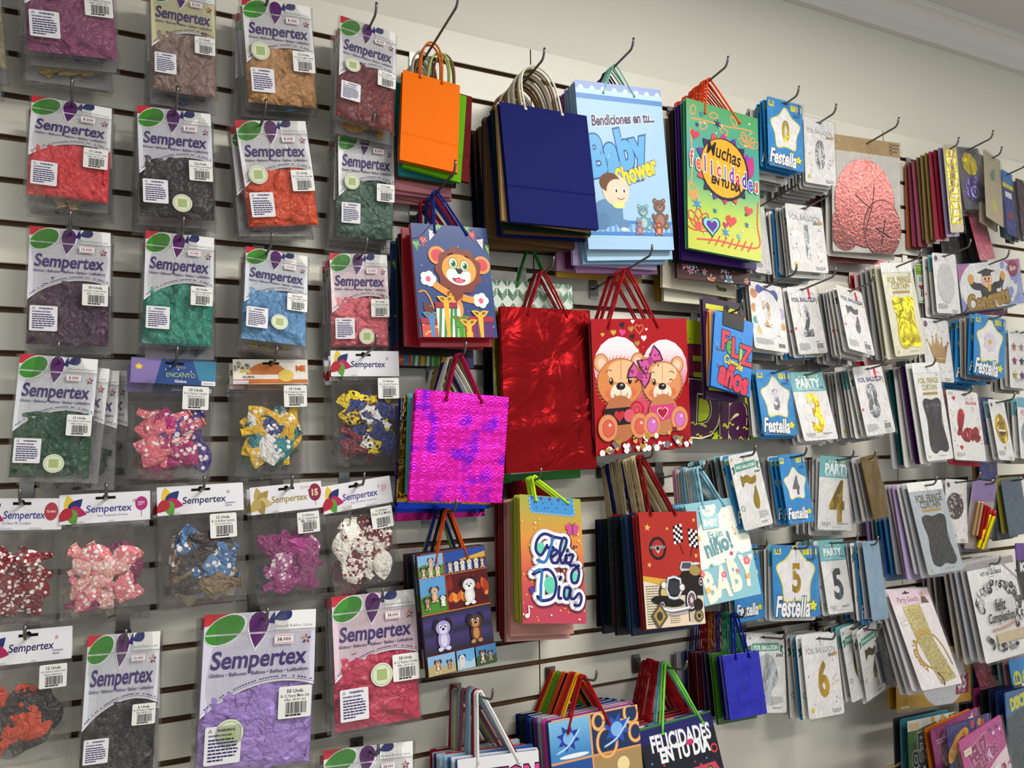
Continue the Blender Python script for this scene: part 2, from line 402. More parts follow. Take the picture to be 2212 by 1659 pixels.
# ------------------------------------------------------------------ deflated balloon shapes
BAL = []
def make_balloons():
    for s in range(7):
        r = random.Random(40+s); n = 14; K = 18; vs = []; fs = []; ph = [r.uniform(0, 6) for _ in range(6)]; bend = r.uniform(-.5, .5)
        for i in range(K+1):
            t = i/K
            if t < .06: rad = .085+.03*math.sin(t/.06*math.pi)
            elif t < .3: rad = .085+.05*(t-.06)/.24
            else: rad = .135+.17*math.sin((t-.3)/.7*math.pi)**.7 if t < .98 else .02
            if t >= .3: rad = .135*(1-(t-.3)/.7)+.19*math.sin((t-.3)/.7*math.pi)**.8+.004
            for k in range(n):
                th = 2*math.pi*k/n; x = rad*math.cos(th); y = rad*.30*math.sin(th); z = t-.5
                x += bend*(z+.5)**2*.5
                fold = math.sin(11*x+7*z+ph[0])*.03+abs(math.sin(8*z-9*x+ph[1]))*.04+math.sin(17*x+ph[2])*.012
                y += fold*min(1, t*4); z += .02*math.sin(9*x+ph[3])
                vs.append((x, y, -z))
        for i in range(K):
            for k in range(n): fs.append((i*n+k, (i+1)*n+k, (i+1)*n+(k+1) % n, i*n+(k+1) % n))
        fs.append([K*n+k for k in range(n)]); fs.append(list(range(n))[::-1])
        b = MB(); b.add(vs, fs, 'ffffff:l', True)
        # rolled rim at the mouth
        b.tube([(.10*math.cos(a*math.pi/6), .045*math.sin(a*math.pi/6)+vs[0][1]*0, .5) for a in range(13)], .014, 'ffffff:l', 5, cap=False)
        BAL.append(b)
BM = {}
def heap_mesh(v, col):
    if ('heap', v, col) in BM: return BM[('heap', v, col)]
    r = random.Random(v+11); lobes = []
    for i in range(40): lobes.append((r.uniform(.02, .98), r.uniform(.02, .98), r.uniform(.14, .32), r.uniform(.05, .11), r.uniform(0, 3.14), r.uniform(.0, .003)))
    n = 44; vs = []
    for j in range(n+1):
        for i in range(n+1):
            u, q = i/n, j/n; e = max(0, min(1, min(u, 1-u)/.10, (1-q)/.10, (q+.02)/.06))**.5; b = 0
            for (a, c, ra, rb, th, z) in lobes:
                dx, dz = u-a, q-c; x = dx*math.cos(th)+dz*math.sin(th); y = -dx*math.sin(th)+dz*math.cos(th); d = 1-(x/ra)**2-(y/rb)**2
                if d > 0: b = max(b, z+.0072*math.sqrt(d)+.0008*math.sin(40*x+a*9)*d)
            vs.append((u-.5, -(.0012+b)*e, -q))
    m = MB(); m.add(vs, [(j*(n+1)+i, (j+1)*(n+1)+i, (j+1)*(n+1)+i+1, j*(n+1)+i+1) for j in range(n) for i in range(n)], col, True)
    BM[('heap', v, col)] = m.mesh('balloon_heap'); return BM[('heap', v, col)]
def balloon_mesh(v, col):
    if (v, col) not in BM:
        b = BAL[v]; me = bpy.data.meshes.new('balloon'); me.from_pydata(b.v, [], b.f); me.materials.append(pm(col)); me.polygons.foreach_set('use_smooth', [True]*len(b.f)); me.update(); BM[(v, col)] = me
    return BM[(v, col)]
def fill(root, w, h, cols, u0, v0, u1, v1, n, L, base=None, yb=-.006, seed=0):
    r = random.Random(seed)
    if base:      # crumpled mass of balloons filling the window
        o = link('balloon_heap', heap_mesh(seed % 5, base), root); o.location = (w*((u0+u1)/2-.5), yb+.004, -h*v0); o.scale = (w*(u1-u0), 1, h*(v1-v0))
    nc = max(2, round(math.sqrt(n*(u1-u0)*w/((v1-v0)*h)))); nr = max(1, math.ceil(n/nc)); k = 0
    for i in range(nr):
        for j in range(nc):
            if k >= n: break
            u = u0+(u1-u0)*(j+.5+r.uniform(-.3, .3))/nc; v = v0+(v1-v0)*(i+.5+r.uniform(-.3, .3))/nr
            l = L*r.uniform(.8, 1.15); a = r.uniform(0, 6.28)
            hx = l*(abs(math.sin(a))*.5+abs(math.cos(a))*.25); hz = l*(abs(math.cos(a))*.5+abs(math.sin(a))*.25)
            x = min(max(w*(u-.5), -w*.5+hx+.003), w*.5-hx-.003) if 2*hx < w*.96 else 0
            z = min(max(-h*v, -h*v1+hz), -h*v0-hz*.8) if 2*hz < (v1-v0)*h else -h*(v0+v1)/2
            o = link('balloon', balloon_mesh(r.randrange(7), cols[k % len(cols)]), root)
            o.location = (x, yb+r.uniform(-.004, .003), z); o.scale = (l, l*.85, l); o.rotation_euler = (r.uniform(-.05, .05), a, r.uniform(-.05, .05)); k += 1
# ------------------------------------------------------------------ clear pouches
TM = {}
def pillow(v0=.0, bulge=.0125, vb=.5, seed=0):
    key = ('pil', v0, bulge, vb, seed)
    if key in TM: return TM[key]
    r = random.Random(seed); nx, nz = 16, 22; ph = [r.uniform(0, 6) for _ in range(8)]; m = MB()
    for side in (-1, 1):
        vs = []
        for j in range(nz+1):
            for i in range(nx+1):
                u, v = i/nx, j/nz
                e = min(1, min(u, 1-u)/.16)*min(1, (1-v)/.10); e = max(0, e)**.6
                b = .0028+bulge*(min(1, v/vb) if v < vb else 1)
                y = (b*e)*(1 if side < 0 else .12)+.0006
                y += e*.0011*(math.sin(19*u+9*v+ph[0])+math.sin(13*v-15*u+ph[1])*.8+math.sin(31*u*v+ph[2])*.5)*(1 if side < 0 else .2)
                x = (u-.5)*(1+.012*math.sin(12*v+ph[3]))
                vs.append((x, side*y if side < 0 else y, -(v0+(1-v0)*v)-.006*math.sin(9*u+ph[4])*v))
        fs = [(j*(nx+1)+i, j*(nx+1)+i+1, (j+1)*(nx+1)+i+1, (j+1)*(nx+1)+i) for j in range(nz) for i in range(nx)]
        if side < 0: fs = [f[::-1] for f in fs]
        m.add(vs, fs, 'e8e8e8:c', True)
    TM[key] = m.mesh('pouch'); return TM[key]
PUR = '3f2c78'
def leaves(A, k='g'):
    A.poly([(0, 0), (.30, 0), (.20, .05), (.0, .075)], 'c8323c:'+k)
    A.shp(circ(20), .19, .10, .20, 'f2f0f2:'+k, -28, .62); A.shp(circ(20), .18, .10, .185, '3f8f2c:'+k, -28, .60)
    A.shp(drop(), .47, .115, .135, 'f2f0f2:'+k, 8, -1.35); A.shp(drop(), .47, .11, .12, '5a2168:'+k, 8, -1.35)
    A.shp(drop(), .66, .035, .10, '20286e:'+k, 65, -1.2)
def flower(A, u, v, r):
    for i, c in enumerate(('d86a2a', '4a3a8c', 'c22a3c', '3a2a5c', 'e8a03c')):
        a = math.radians(72*i-90); A.shp(circ(8), u+r*math.cos(a), v+r*math.sin(a)*A.w/A.h, r*.62, c+':g', 72*i-90, .6)
def film_front(tint, clear):
    key = ('ff', tint, clear)
    if key in TM: return TM[key]
    W, Hh = .15, .215; m = MB(); bot = [(1, .475), (.85, .448), (.7, .437), (.55, .443), (.4, .465), (.25, .505), (.12, .555), (.0, .62)]
    A = Art(m, W, Hh)
    pts = [(0, 0), (1, 0)]+bot; A.poly(pts, tint+':k')
    A.line([(u, v-.012) for u, v in bot[::-1]], .012, PUR+':g'); A.line([(u, v-.006) for u, v in bot[::-1]], .02, 'eeecee:g')
    r = random.Random(5)
    q = smooth([(u, v-.03) for u, v in bot[::-1]], 6)
    for i in range(2, len(q)-2, 1):
        if r.random() < .85: A.line([q[i], ((q[i][0]*.3+q[i+1][0]*.7), q[i][1]*.3+q[i+1][1]*.7)], .011, PUR+':g', False)
    leaves(A)
    A.rect(.62, .0, 1, .118, 'f3f2ee:g') if not clear else None
    A.txt('Natural Rubber Latex', .80, .095, .34, '3a3a66:g', res=1)
    A.shp(drop(), .69, .03, .075, '20286e:g', 70, -1.2)
    A.rect(0, .124, 1, .13, 'b9b8ba:g'); A.rect(0, .131, 1, .134, 'ffffff:g')
    A.txt('Sempertex', .50, .283, .84, PUR+':g', bold=.022, shear=.14, ys=1.12, res=4)
    flower(A, .915, .185, .028)
    A.txt('Globos • Balloons • Ballons • Balões • Luftballons', .5, .372, .88, PUR+':g', bold=.012, res=2)
    TM[key] = m.mesh('printed_film'); return TM[key]
def film_back():
    if 'fb' in TM: return TM['fb']
    m = MB(); A = Art(m, .15, .215); A.rect(0.01, .3, .99, .965, 'b4b2b4:k')
    A.lines(.55, .48, .95, .93, 22, '8e8c96:g', .35, 9); TM['fb'] = m.mesh('backing_film'); return TM['fb']
def warn_label(big=0):
    if 'wl' in TM: return TM['wl']
    w, h = .055, .058; m = MB(); sheet(m, w, h, .0004, 'e9e6ea:g', .003); A = Art(m, w, h, -.0002)
    A.poly([(.08, .15), (.14, .05), (.20, .15)], '2a2a30'); A.poly([(.105, .137), (.14, .078), (.175, .137)], 'e9e6ea:g')
    A.txt('WARNING:', .58, .11, .5, '3b3868', bold=.05, res=1); A.txt('CHOKING HAZARD', .42, .24, .66, '3b3868', bold=.06, res=1)
    A.lines(.1, .33, .93, .95, 7, '3b3868', .52, 4); TM['wl'] = m.mesh('warning_label'); return TM['wl']
def code_label(t1, t2, t3, icon=0):
    key = ('cl', t1, t2, t3)
    if key in TM: return TM[key]
    w, h = .055, .052; m = MB(); sheet(m, w, h, .0004, 'edebe6:g', .003); A = Art(m, w, h, -.0002)
    A.txt(t1, .5, .15, .52, '1d1d20', bold=.02, res=2); A.txt(t2, .5, .30, .86, '26262a', ys=1.25, bold=.01, res=1); A.txt(t3, .5, .42, .64, '26262a', ys=1.1, bold=.01, res=1)
    A.barcode(.22, .5, .86, .86); A.lines(.22, .88, .84, .95, 1, '26262a', .8, 2)
    TM[key] = m.mesh('barcode_label'); return TM[key]
def price_label(t='8.000'):
    if ('pl', t) in TM: return TM[('pl', t)]
    w, h = .026, .013; m = MB(); sheet(m, w, h, .0004, 'efe6e8:g', .0005); A = Art(m, w, h, -.0002)
    A.rect(.03, .1, .97, .16, 'd86a78'); A.rect(.03, .84, .97, .9, 'd86a78'); A.txt(t, .5, .5, .7, '3a2a3c', bold=.02, res=1)
    TM[('pl', t)] = m.mesh('price_label'); return TM[('pl', t)]
def seal_label():
    if 'sl' in TM: return TM['sl']
    m = MB(); r = .0185; n = 28
    m.add([(r*math.cos(2*math.pi*i/n), 0, r*math.sin(2*math.pi*i/n)) for i in range(n)], [list(range(n))], 'dde3c8:g')
    A = Art(m, 2*r, 2*r, 0, -r, r); A.ring(circ(28), .5, .5, .42, .02, '8da066'); A.rect(.27, .27, .73, .73, 'a9b878:g')
    TM['sl'] = m.mesh('seal_label'); return TM['sl']
def seated(name, me, root, x, y, z, s=1., rot=0., pitch=0.):
    o = link(name, me, root); o.location = (x, y, z); o.scale = (s, 1, s); o.rotation_euler = (pitch, rot, 0); return o
GB = 'balloon packs on the left of the slatted wall'
def pouch_s(mw, w, h, cols, label, lab=('12 Unds.', 'R-12 Fashion', 'Inflar: 28-30 cms'), tint='e3e1e4', back=False, seal=None, price='8.000', seed=0, n=15, small=False, half=None, lv=.06):
    """bag of balloons with a printed top and a clear window"""
    t = thing('balloon_pack', mw, label, 'balloon pack', GB); kx, kz = w/.15, h/.215; s = min(kx, kz)
    o = seated('printed_film', film_front(tint, 0), t, 0, -.0022, 0); o.scale = (kx*.93, 1, kz); o.rotation_euler = (-math.atan(.0085/(.5*h)), 0, 0)
    o = seated('backing_film', film_back(), t, 0, .0028, 0); o.scale = (kx*.95, 1, kz)
    o = link('pouch', pillow(seed=seed % 5), t); o.scale = (w, 1, h)
    if back:
        fill(t, w*.9, h, cols, .03, .55, .97, .96, 6, w*.55, seed=seed); return t
    fill(t, w*.93, h, cols, .0, .44, 1.0, .97, n if not small else 26, w*(.52 if not small else .3), base=cols[0], seed=seed)
    seated('warning_label', warn_label(), t, -w*.275, -.0178, -h*(.67), s*.84)
    seated('barcode_label', code_label(*lab), t, w*.30, -.0178, -h*(.47), s*.82)
    if price: seated('price_label', price_label(price), t, w*.19, -.0105, -h*.145, s)
    if seal: seated('seal_label', seal_label(), t, w*(seal[0]-.5), -.018, -h*seal[1], s)
    return t
def header_mesh(kind):
    if ('hd', kind) in TM: return TM[('hd', kind)]
    W, h = .15, .05; m = MB(); sheet(m, W, h, .0012, {'enc': '2b4a8c:g', 'min': 'e8e0d4:g'}.get(kind, 'ece9ee:g'), .001); A = Art(m, W, h, -.0006)
    def petals(cs, u=.07, v=.62, r=.085):
        for a, c in zip((-100, -45, 15, 75, 140), cs): A.shp(drop(), u+r*math.cos(math.radians(a)), v+r*math.sin(math.radians(a))*3, r, c+':g', a-90, -1.15)
    P5 = ('e3c23c', '27306e', 'b5235c', '5f9a3a', 'b32836')
    if kind in ('pink', 'amo', 'mix', 'hearts', 'soc', 'hal', 'gold'):
        petals(('b9a35a', 'a98f4c', 'c9b878', 'a58a48', 'b9a35a') if kind == 'gold' else P5, *((.12, .55) if kind != 'soc' else (.12, .5)))
        c = 'a89045' if kind == 'gold' else ('2f2860' if kind in ('mix', 'soc', 'hal') else '4a4590')
        A.txt('Sempertex', .54, .52, .50, c+':g', bold=.015, shear=.12, res=4); flower(A, .82, .30, .014)
        if kind == 'pink': A.txt('Feliz Cumpleaños Príncipe', .58, .76, .34, '7a5a9a', res=1); A.shp(circ(18), .9, .42, .07, 'b03278:g', 0, 1.15); A.lines(.86, .35, .95, .5, 3, 'f0d0e0', .5, 3); A.line([(.9, .66), (.9, .88)], .006, 'b03278')
        if kind == 'amo': A.txt('Te Amo Mi Corazón', .45, .78, .34, '6a6aa0', res=1); A.shp(circ(18), .86, .42, .085, 'b04048:g', 0, 1.15); A.txt('TE AMO', .86, .42, .12, 'f0c8c8', bold=.04, res=1)
        if kind == 'gold': A.shp(circ(18), .9, .40, .09, '8c2a4a:g', 0, 1.2); A.txt('15', .9, .40, .08, 'e6d0a0', bold=.05); A.rect(.7, .1, .83, .25, 'efe4e8:g'); A.txt('12.000', .765, .175, .11, '4a2a4c', res=1); A.line([(.9, .66), (.9, .9)], .005, '8c2a4a')
        if kind == 'hearts': A.txt('Feliz Día Mamá Corazones', .58, .76, .36, '8a8ab0', res=1); A.shp(circ(18), .9, .42, .085, 'e3dde2:g', 0, 1.1); A.lines(.85, .3, .95, .55, 4, 'd07a92', .5, 3); A.rect(.25, .8, .42, .96, 'f3ecec:g'); A.txt('12.000', .335, .88, .13, '4a2a4c', res=1)
        if kind in ('mix', 'hal'): A.lines(.78, .68, .92, .86, 2, '9a9ab0', .5, 3)
    if kind == 'enc':
        A.poly([(0, 0), (.35, 0), (.28, 1), (0, 1)], '8a78b4:g'); A.poly([(.72, 0), (1, 0), (1, .8), (.8, .8)], '3b86a4:g'); A.rect(.83, .82, 1, 1, 'efecf0:g')
        A.el(.09, .35, .04, .035, 'f2b43c:g'); A.shp(star(5, .4), .09, .35, .045, 'f7d860:g')
        for i in range(7): A.shp(circ(8), .40+.05*i, .42-.15*math.sin(i), .010, 'dfe6f2')
        A.txt('Disney', .58, .30, .11, 'd8c070', shear=.2, res=1); A.txt('ENCANTO', .58, .62, .34, 'a9c88a:g', bold=.01, ys=1.2, oc='233a66', res=3); A.txt('Globos', .58, .87, .14, 'f2f2f6', bold=.03, res=2)
        A.txt('Sempertex', .915, .91, .12, '4a4590', res=1)
    if kind == 'min':
        A.shp([(math.cos(math.pi+math.pi*i/16), math.sin(math.pi+math.pi*i/16)) for i in range(17)], .45, .98, .32, 'cf7434:g', 0, .9); A.rect(.0, .62, .995, .80, 'efe9e2:g'); A.rect(.0, .82, .995, .97, 'cf7434:g')
        r = random.Random(3)
        for i in range(16): A.shp(circ(9), r.uniform(.02, .24), r.uniform(.1, .5), r.uniform(.012, .03), r.choice(('d9c65a', 'a89a78', '6d6a72'))+':g')
        A.txt('GLOBOS', .2, .71, .15, '4a4038', bold=.03, res=2); A.txt('ME', .9, .36, .12, 'd06a34', bold=.06, res=2)
        A.rect(.0, .86, .2, .995, 'efe9ee:g'); A.txt('Sempertex', .09, .93, .14, '4a4590', res=1)
        A.shp(circ(24), .70, .66, .105, 'e6c85c:g', 0, .8)
    u = {'soc': .47}.get(kind, .5); A.rect(u-.11, .12, u+.11, .21, '17171a'); A.el(u, .15, .035, .035, '17171a')
    TM[('hd', kind)] = m.mesh('header_card'); return TM[('hd', kind)]
def pouch_h(mw, w, h, cols, kind, label, lab=None, back=False, seed=0, n=13, hh=.205, v0=.45, L=.5, lu=.72):
    """clear pouch of balloons stapled to a header card"""
    t = thing('balloon_pack', mw, label, 'balloon pack', GB); s = w/.15
    o = link('header_card', header_mesh(kind), t); o.scale = (w/.15, 1, hh*h/.05); o.location = (0, -.0036, 0)
    o = link('pouch', pillow(.0, .0135, .55, 5+seed % 4), t); o.scale = (w*.985, .97, h*(1-hh)+.004); o.location = (0, 0, -h*hh+.004)
    if back: fill(t, w*.9, h, cols, .03, .6, .97, .96, 5, w*.5, seed=seed); return t
    fill(t, w*.93, h, cols, .03, v0, .97, .95, n, w*L, seed=seed)
    if lab: seated('barcode_label', code_label(*lab), t, w*(lu-.5), -.0175, -h*(hh+.02), s*.85)
    return t
def sheet_label(): pass
# ------------------------------------------------------------------ gift bags
def rg7(h): return tuple(x*.74 for x in rgb(h)[:3])+(1,)
def grad(stops, z0, z1, k='g', ax=2):
    """printed colour gradient along the sheet"""
    key = ('grad', tuple(stops), round(z0, 4), round(z1, 4), k, ax)
    if key in MC: return MC[key]
    m = bpy.data.materials.new('gradient_print'); m.use_nodes = True; nt = m.node_tree; N = nt.nodes; L = nt.links; b = N['Principled BSDF']; b.inputs['Roughness'].default_value = .33
    tc = N.new('ShaderNodeTexCoord'); sp = N.new('ShaderNodeSeparateXYZ'); L.new(tc.outputs['Object'], sp.inputs[0])
    mr = N.new('ShaderNodeMapRange'); L.new(sp.outputs[ax], mr.inputs[0]); mr.inputs[1].default_value = z0; mr.inputs[2].default_value = z1
    cr = N.new('ShaderNodeValToRGB'); L.new(mr.outputs[0], cr.inputs[0]); e = cr.color_ramp.elements
    e[0].position = stops[0][0]; e[0].color = rg7(stops[0][1]); e[1].position = stops[-1][0]; e[1].color = rg7(stops[-1][1])
    for p, c in stops[1:-1]: n = e.new(p); n.color = rg7(c)
    nz = N.new('ShaderNodeTexNoise'); nz.inputs['Scale'].default_value = 40; bm = N.new('ShaderNodeBump'); bm.inputs['Strength'].default_value = .15; bm.inputs['Distance'].default_value = .002
    L.new(tc.outputs['Object'], nz.inputs['Vector']); L.new(nz.outputs[0], bm.inputs['Height']); L.new(bm.outputs[0], b.inputs['Normal'])
    L.new(cr.outputs[0], b.inputs['Base Color']); MC[key] = m; return m
def bag_body(w, h, t, face, side, art=None, crease=True, wob=0.):
    m = MB(); y = -t/2
    if art: m.add([(-w/2, y, 0), (w/2, y, 0), (w/2, y, -h), (-w/2, y, -h)], [(0, 3, 2, 1)], face)
    elif wob:      # crumpled foil or shiny paper: a finely bent sheet
        r = random.Random(int(w*1e5)); ph = [r.uniform(0, 6) for _ in range(6)]; n = 22; k = 30
        vs = []
        for j in range(k+1):
            for i in range(n+1):
                u, v = i/n, j/k; e = min(1, min(u, 1-u)*8, min(v, 1-v)*8)
                cr = (.0016*max(0, 1-abs(v-.73)*30)+.0010*max(0, 1-abs(u-.22)*24)+.0010*max(0, 1-abs(u-.78)*24))
                vs.append((w*(u-.5), y-e*wob*(math.sin(9*u+5*v+ph[0])+.7*math.sin(7*v-11*u+ph[1])+.5*math.sin(23*v+4*u+ph[2])+.3*math.sin(31*u+ph[3]))-cr, -h*v))
        m.add(vs, [(j*(n+1)+i, (j+1)*(n+1)+i, (j+1)*(n+1)+i+1, j*(n+1)+i+1) for j in range(k) for i in range(n)], face, True)
    else:
        z = -.70*h
        m.add([(-w/2, y, 0), (w/2, y, 0), (w/2, y-.0009, z+.001), (-w/2, y-.0009, z+.001), (w/2, y+.0004, z-.003), (-w/2, y+.0004, z-.003), (w/2, y, -h), (-w/2, y, -h)], [(0, 3, 2, 1), (3, 5, 4, 2), (5, 7, 6, 4)], face)
    g = min(.012, w*.08); b = t/2
    m.add([(w/2, b, 0), (-w/2, b, 0), (-w/2, b, -h), (w/2, b, -h)], [(0, 3, 2, 1)], side)
    for s in (-1, 1): # folded gusset
        vs = [(s*w/2, y, 0), (s*(w/2-g), 0, -.002), (s*w/2, b, 0), (s*w/2, y, -h), (s*(w/2-g), 0, -h), (s*w/2, b, -h)]
        m.add(vs, [(0, 3, 4, 1), (1, 4, 5, 2)] if s > 0 else [(0, 1, 4, 3), (1, 2, 5, 4)], side)
    m.add([(-w/2, y, -h), (w/2, y, -h), (w/2, b, -h), (-w/2, b, -h)], [(0, 1, 2, 3)][::1], side)
    m.add([(-w/2+g, y+.0006, -.001), (w/2-g, y+.0006, -.001), (w/2-g, b-.0003, -.001), (-w/2+g, b-.0003, -.001)], [(0, 3, 2, 1)], 'd9d6d0')
    if art: A = Art(m, w, h, y); art(A)
    return m
def cord(w, h, ap, u0, u1, v, r, col, kind, y):
    x0, x1 = w*(u0-.5), w*(u1-.5); ax, az = ap; z0 = -v*h; P = []
    if kind == 'arch':
        for i in range(25):
            t = i/24; c = math.cos(math.pi*(1-t)); s_ = math.sin(math.pi*t)**.55
            P.append((x0+(x1-x0)*(c+1)/2+(ax-(x0+x1)/2)*s_, y, z0+(az+r-z0)*s_))
    else:
        n = 9
        for i in range(n): t = i/n; P.append((x0+(ax-.006-x0)*t**1.06, y, z0+(az-.004-z0)*t))
        for i in range(5): a = math.pi*(1-i/4); P.append((ax+.006*math.cos(a), y, az-.004+(.004+r)*math.sin(a)))
        for i in range(1, n+1): t = i/n; P.append((ax+.006+(x1-ax-.006)*t**(1/1.06), y, az-.004+(z0-az+.004)*t))
    m = MB(); m.tube(P, r, col, 6 if kind != 'rope' else 9, 2400 if kind == 'rope' else 0)
    for x in (x0, x1): m.tube([(x, y-.001, z0+.0015), (x, y-.001, z0-.0025)], r*1.5, col, 6)
    return m
GG = 'gift bags on the slatted wall'
def gift_bag(P, mw, label, face, side, art=None, t=.011, ap=None, hd=('line', .0019, 'b01e30'), uu=(.27, .73), v=.03, wob=0., wh=None, both=True):
    w, h = wh or (P.w, P.h)
    root = thing('gift_bag', mw, label, 'gift bag', GG)
    link('bag_body', bag_body(w, h, t, face, side, art, wob=wob).mesh('bag_body'), root)
    if hd:
        key = (round(w, 3), round(h, 3), hd, uu, tuple(round(a, 3) for a in ap))
        for k, y in ((0, -t/2-.0006), (1, t/2-.0004)):
            if k and not both: break
            kk = key+(k,)
            if kk not in TM: TM[kk] = cord(w, h, ap, uu[0], uu[1], v, hd[1], hd[2], hd[0], y).mesh('handle')
            link('handle', TM[kk], root)
    return root
def bag_stack(q, d, short, label, face, side, art=None, backs=(), gap=.011, hp=None, L=None, hd=None, uu=(.27, .73), wob=0., db=None, v=.03, jit=1.):
    """front bag, then the bags behind it: backs = [(description, face, side, handle or None, dw, dh[, art])]"""
    P = fit(q, d, db); P0 = P
    if hp: a = P.m.inverted() @ unp(hp[0], hp[1], d); ap = (a.x, a.z)
    else: ap = (0, .05)
    P.o2 = P.m @ Vector((ap[0], 0, ap[1]))
    gift_bag(P, P.m, label, face, side, art, ap=ap, hd=hd or ('line', .0019, 'b01e30'), uu=uu, v=v, wob=wob)
    for k, b in enumerate(backs):
        bk = gap*(k+1)
        if bk > d-.012: print('stack too deep', short, k); break
        dw, dh = b[4] if len(b) > 4 else (1, 1)
        mw = behind(P, bk, jit, *(b[6] if len(b) > 6 else (0, 0))); w, h = P.w*dw, P.h*dh
        fc = b[1]; sd = b[2] or b[1]
        gift_bag(P, mw, '%s %s behind the %s' % (b[0], ORD[k+1], short), fc, sd, b[5] if len(b) > 5 else None, t=.008, ap=ap, hd=b[3] or (('line', .0017, '8c2a34')), uu=uu, wh=(w, h), wob=.0006 if ':f' in str(fc) or ':h' in str(fc) else 0, both=True)
    hook(P.o2, d, (L or d+.06), 'the '+short)
    return P
# --- printed fronts
def a_baby(A):
    A.rect(0, 0, 1, .045, '8fa6d8:g')
    for i in range(8): A.shp(circ(14), .06+i*.127, .042, .028, 'f3f4f8:g')
    A.rect(0, .045, 1, .075, 'b7d3ee:g'); A.rect(0, .075, 1, .105, '4f86c8:g')
    A.txt('Bendiciones en tu...', .52, .205, .74, '2b2450:g', bold=.03, shear=.2, rot=-7, oc='e8e4ee:g', ow=.05, ys=1.5)
    A.txt('Baby', .42, .40, .66, '5fa8dc:g', bold=.05, shear=.12, rot=-14, oc='28508c:g', ow=.03, ys=1.45, res=5)
    A.txt('Shower', .62, .52, .50, 'f0d02c:g', bold=.04, shear=.2, rot=-20, oc='5a6a9a:g', ow=.03, ys=1.5, res=4)
    A.rect(0, .825, 1, .845, '4f86c8:g'); 
    for i in range(17): A.rect(.01+i*.06, .845, .04+i*.06, .895, '6f9fd8:g')
    A.rect(0, .895, 1, .915, '4f86c8:g')
    # a plain crawling baby in blue pyjamas
    A.el(.25, .78, .17, .13, '6288b0:g'); A.el(.17, .83, .10, .085, '5a80a8:g'); A.el(.42, .85, .07, .05, '6288b0:g'); A.rect(.30, .74, .42, .84, '6288b0:g')
    A.el(.36, .645, .155, .15, 'f2cdb4:g'); A.shp(circ(16), .30, .60, .12, '6a4428:g', 0, .8); A.el(.38, .655, .13, .125, 'f2cdb4:g')
    for x in (.36, .45): A.el(x, .645, .018, .03, 'f8f8f8:g'); A.el(x+.004, .648, .010, .018, '20242c:g')
    A.line([(.37, .69), (.41, .70), (.45, .69)], .008, 'a0483c'); A.el(.38, .735, .07, .03, 'e9e08a:g'); A.el(.42, .88, .04, .02, 'f4f0ee:g')
    bear(A, .66, .80, .105, '6f9aa0', 'a8c4c4'); bear(A, .86, .775, .125, '7a5c50', '9a7c6c'); bear(A, .60, .865, .055, '9a6a78', 'b89090'); bear(A, .83, .865, .06, 'a85048', 'd0a070')
def bear(A, u, v, s, c, c2):
    k = A.w/A.h
    A.el(u, v+s*.55*k, s*.62, s*.62, c+':g'); A.el(u, v+s*.55*k, s*.36, s*.42, c2+':g')
    for x in (-1, 1):
        A.el(u+x*s*.42, v-s*.98*k, s*.2, s*.2, c+':g'); A.el(u+x*s*.42, v-s*.98*k, s*.10, s*.1, c2+':g'); A.el(u+x*s*.55, v+s*1.0*k, s*.27, s*.25, c+':g'); A.el(u+x*s*.55, v+s*1.0*k, s*.15, s*.14, c2+':g'); A.el(u+x*s*.6, v+s*.35*k, s*.17, s*.34, c+':g', x*20)
    A.el(u, v-s*.55*k, s*.55, s*.5, c+':g'); A.el(u, v-s*.42*k, s*.26, s*.2, c2+':g'); A.el(u, v-s*.50*k, s*.09, s*.06, '1c1818:g')
    for x in (-1, 1): A.el(u+x*s*.2, v-s*.68*k, s*.05, s*.06, '1c1818:g')
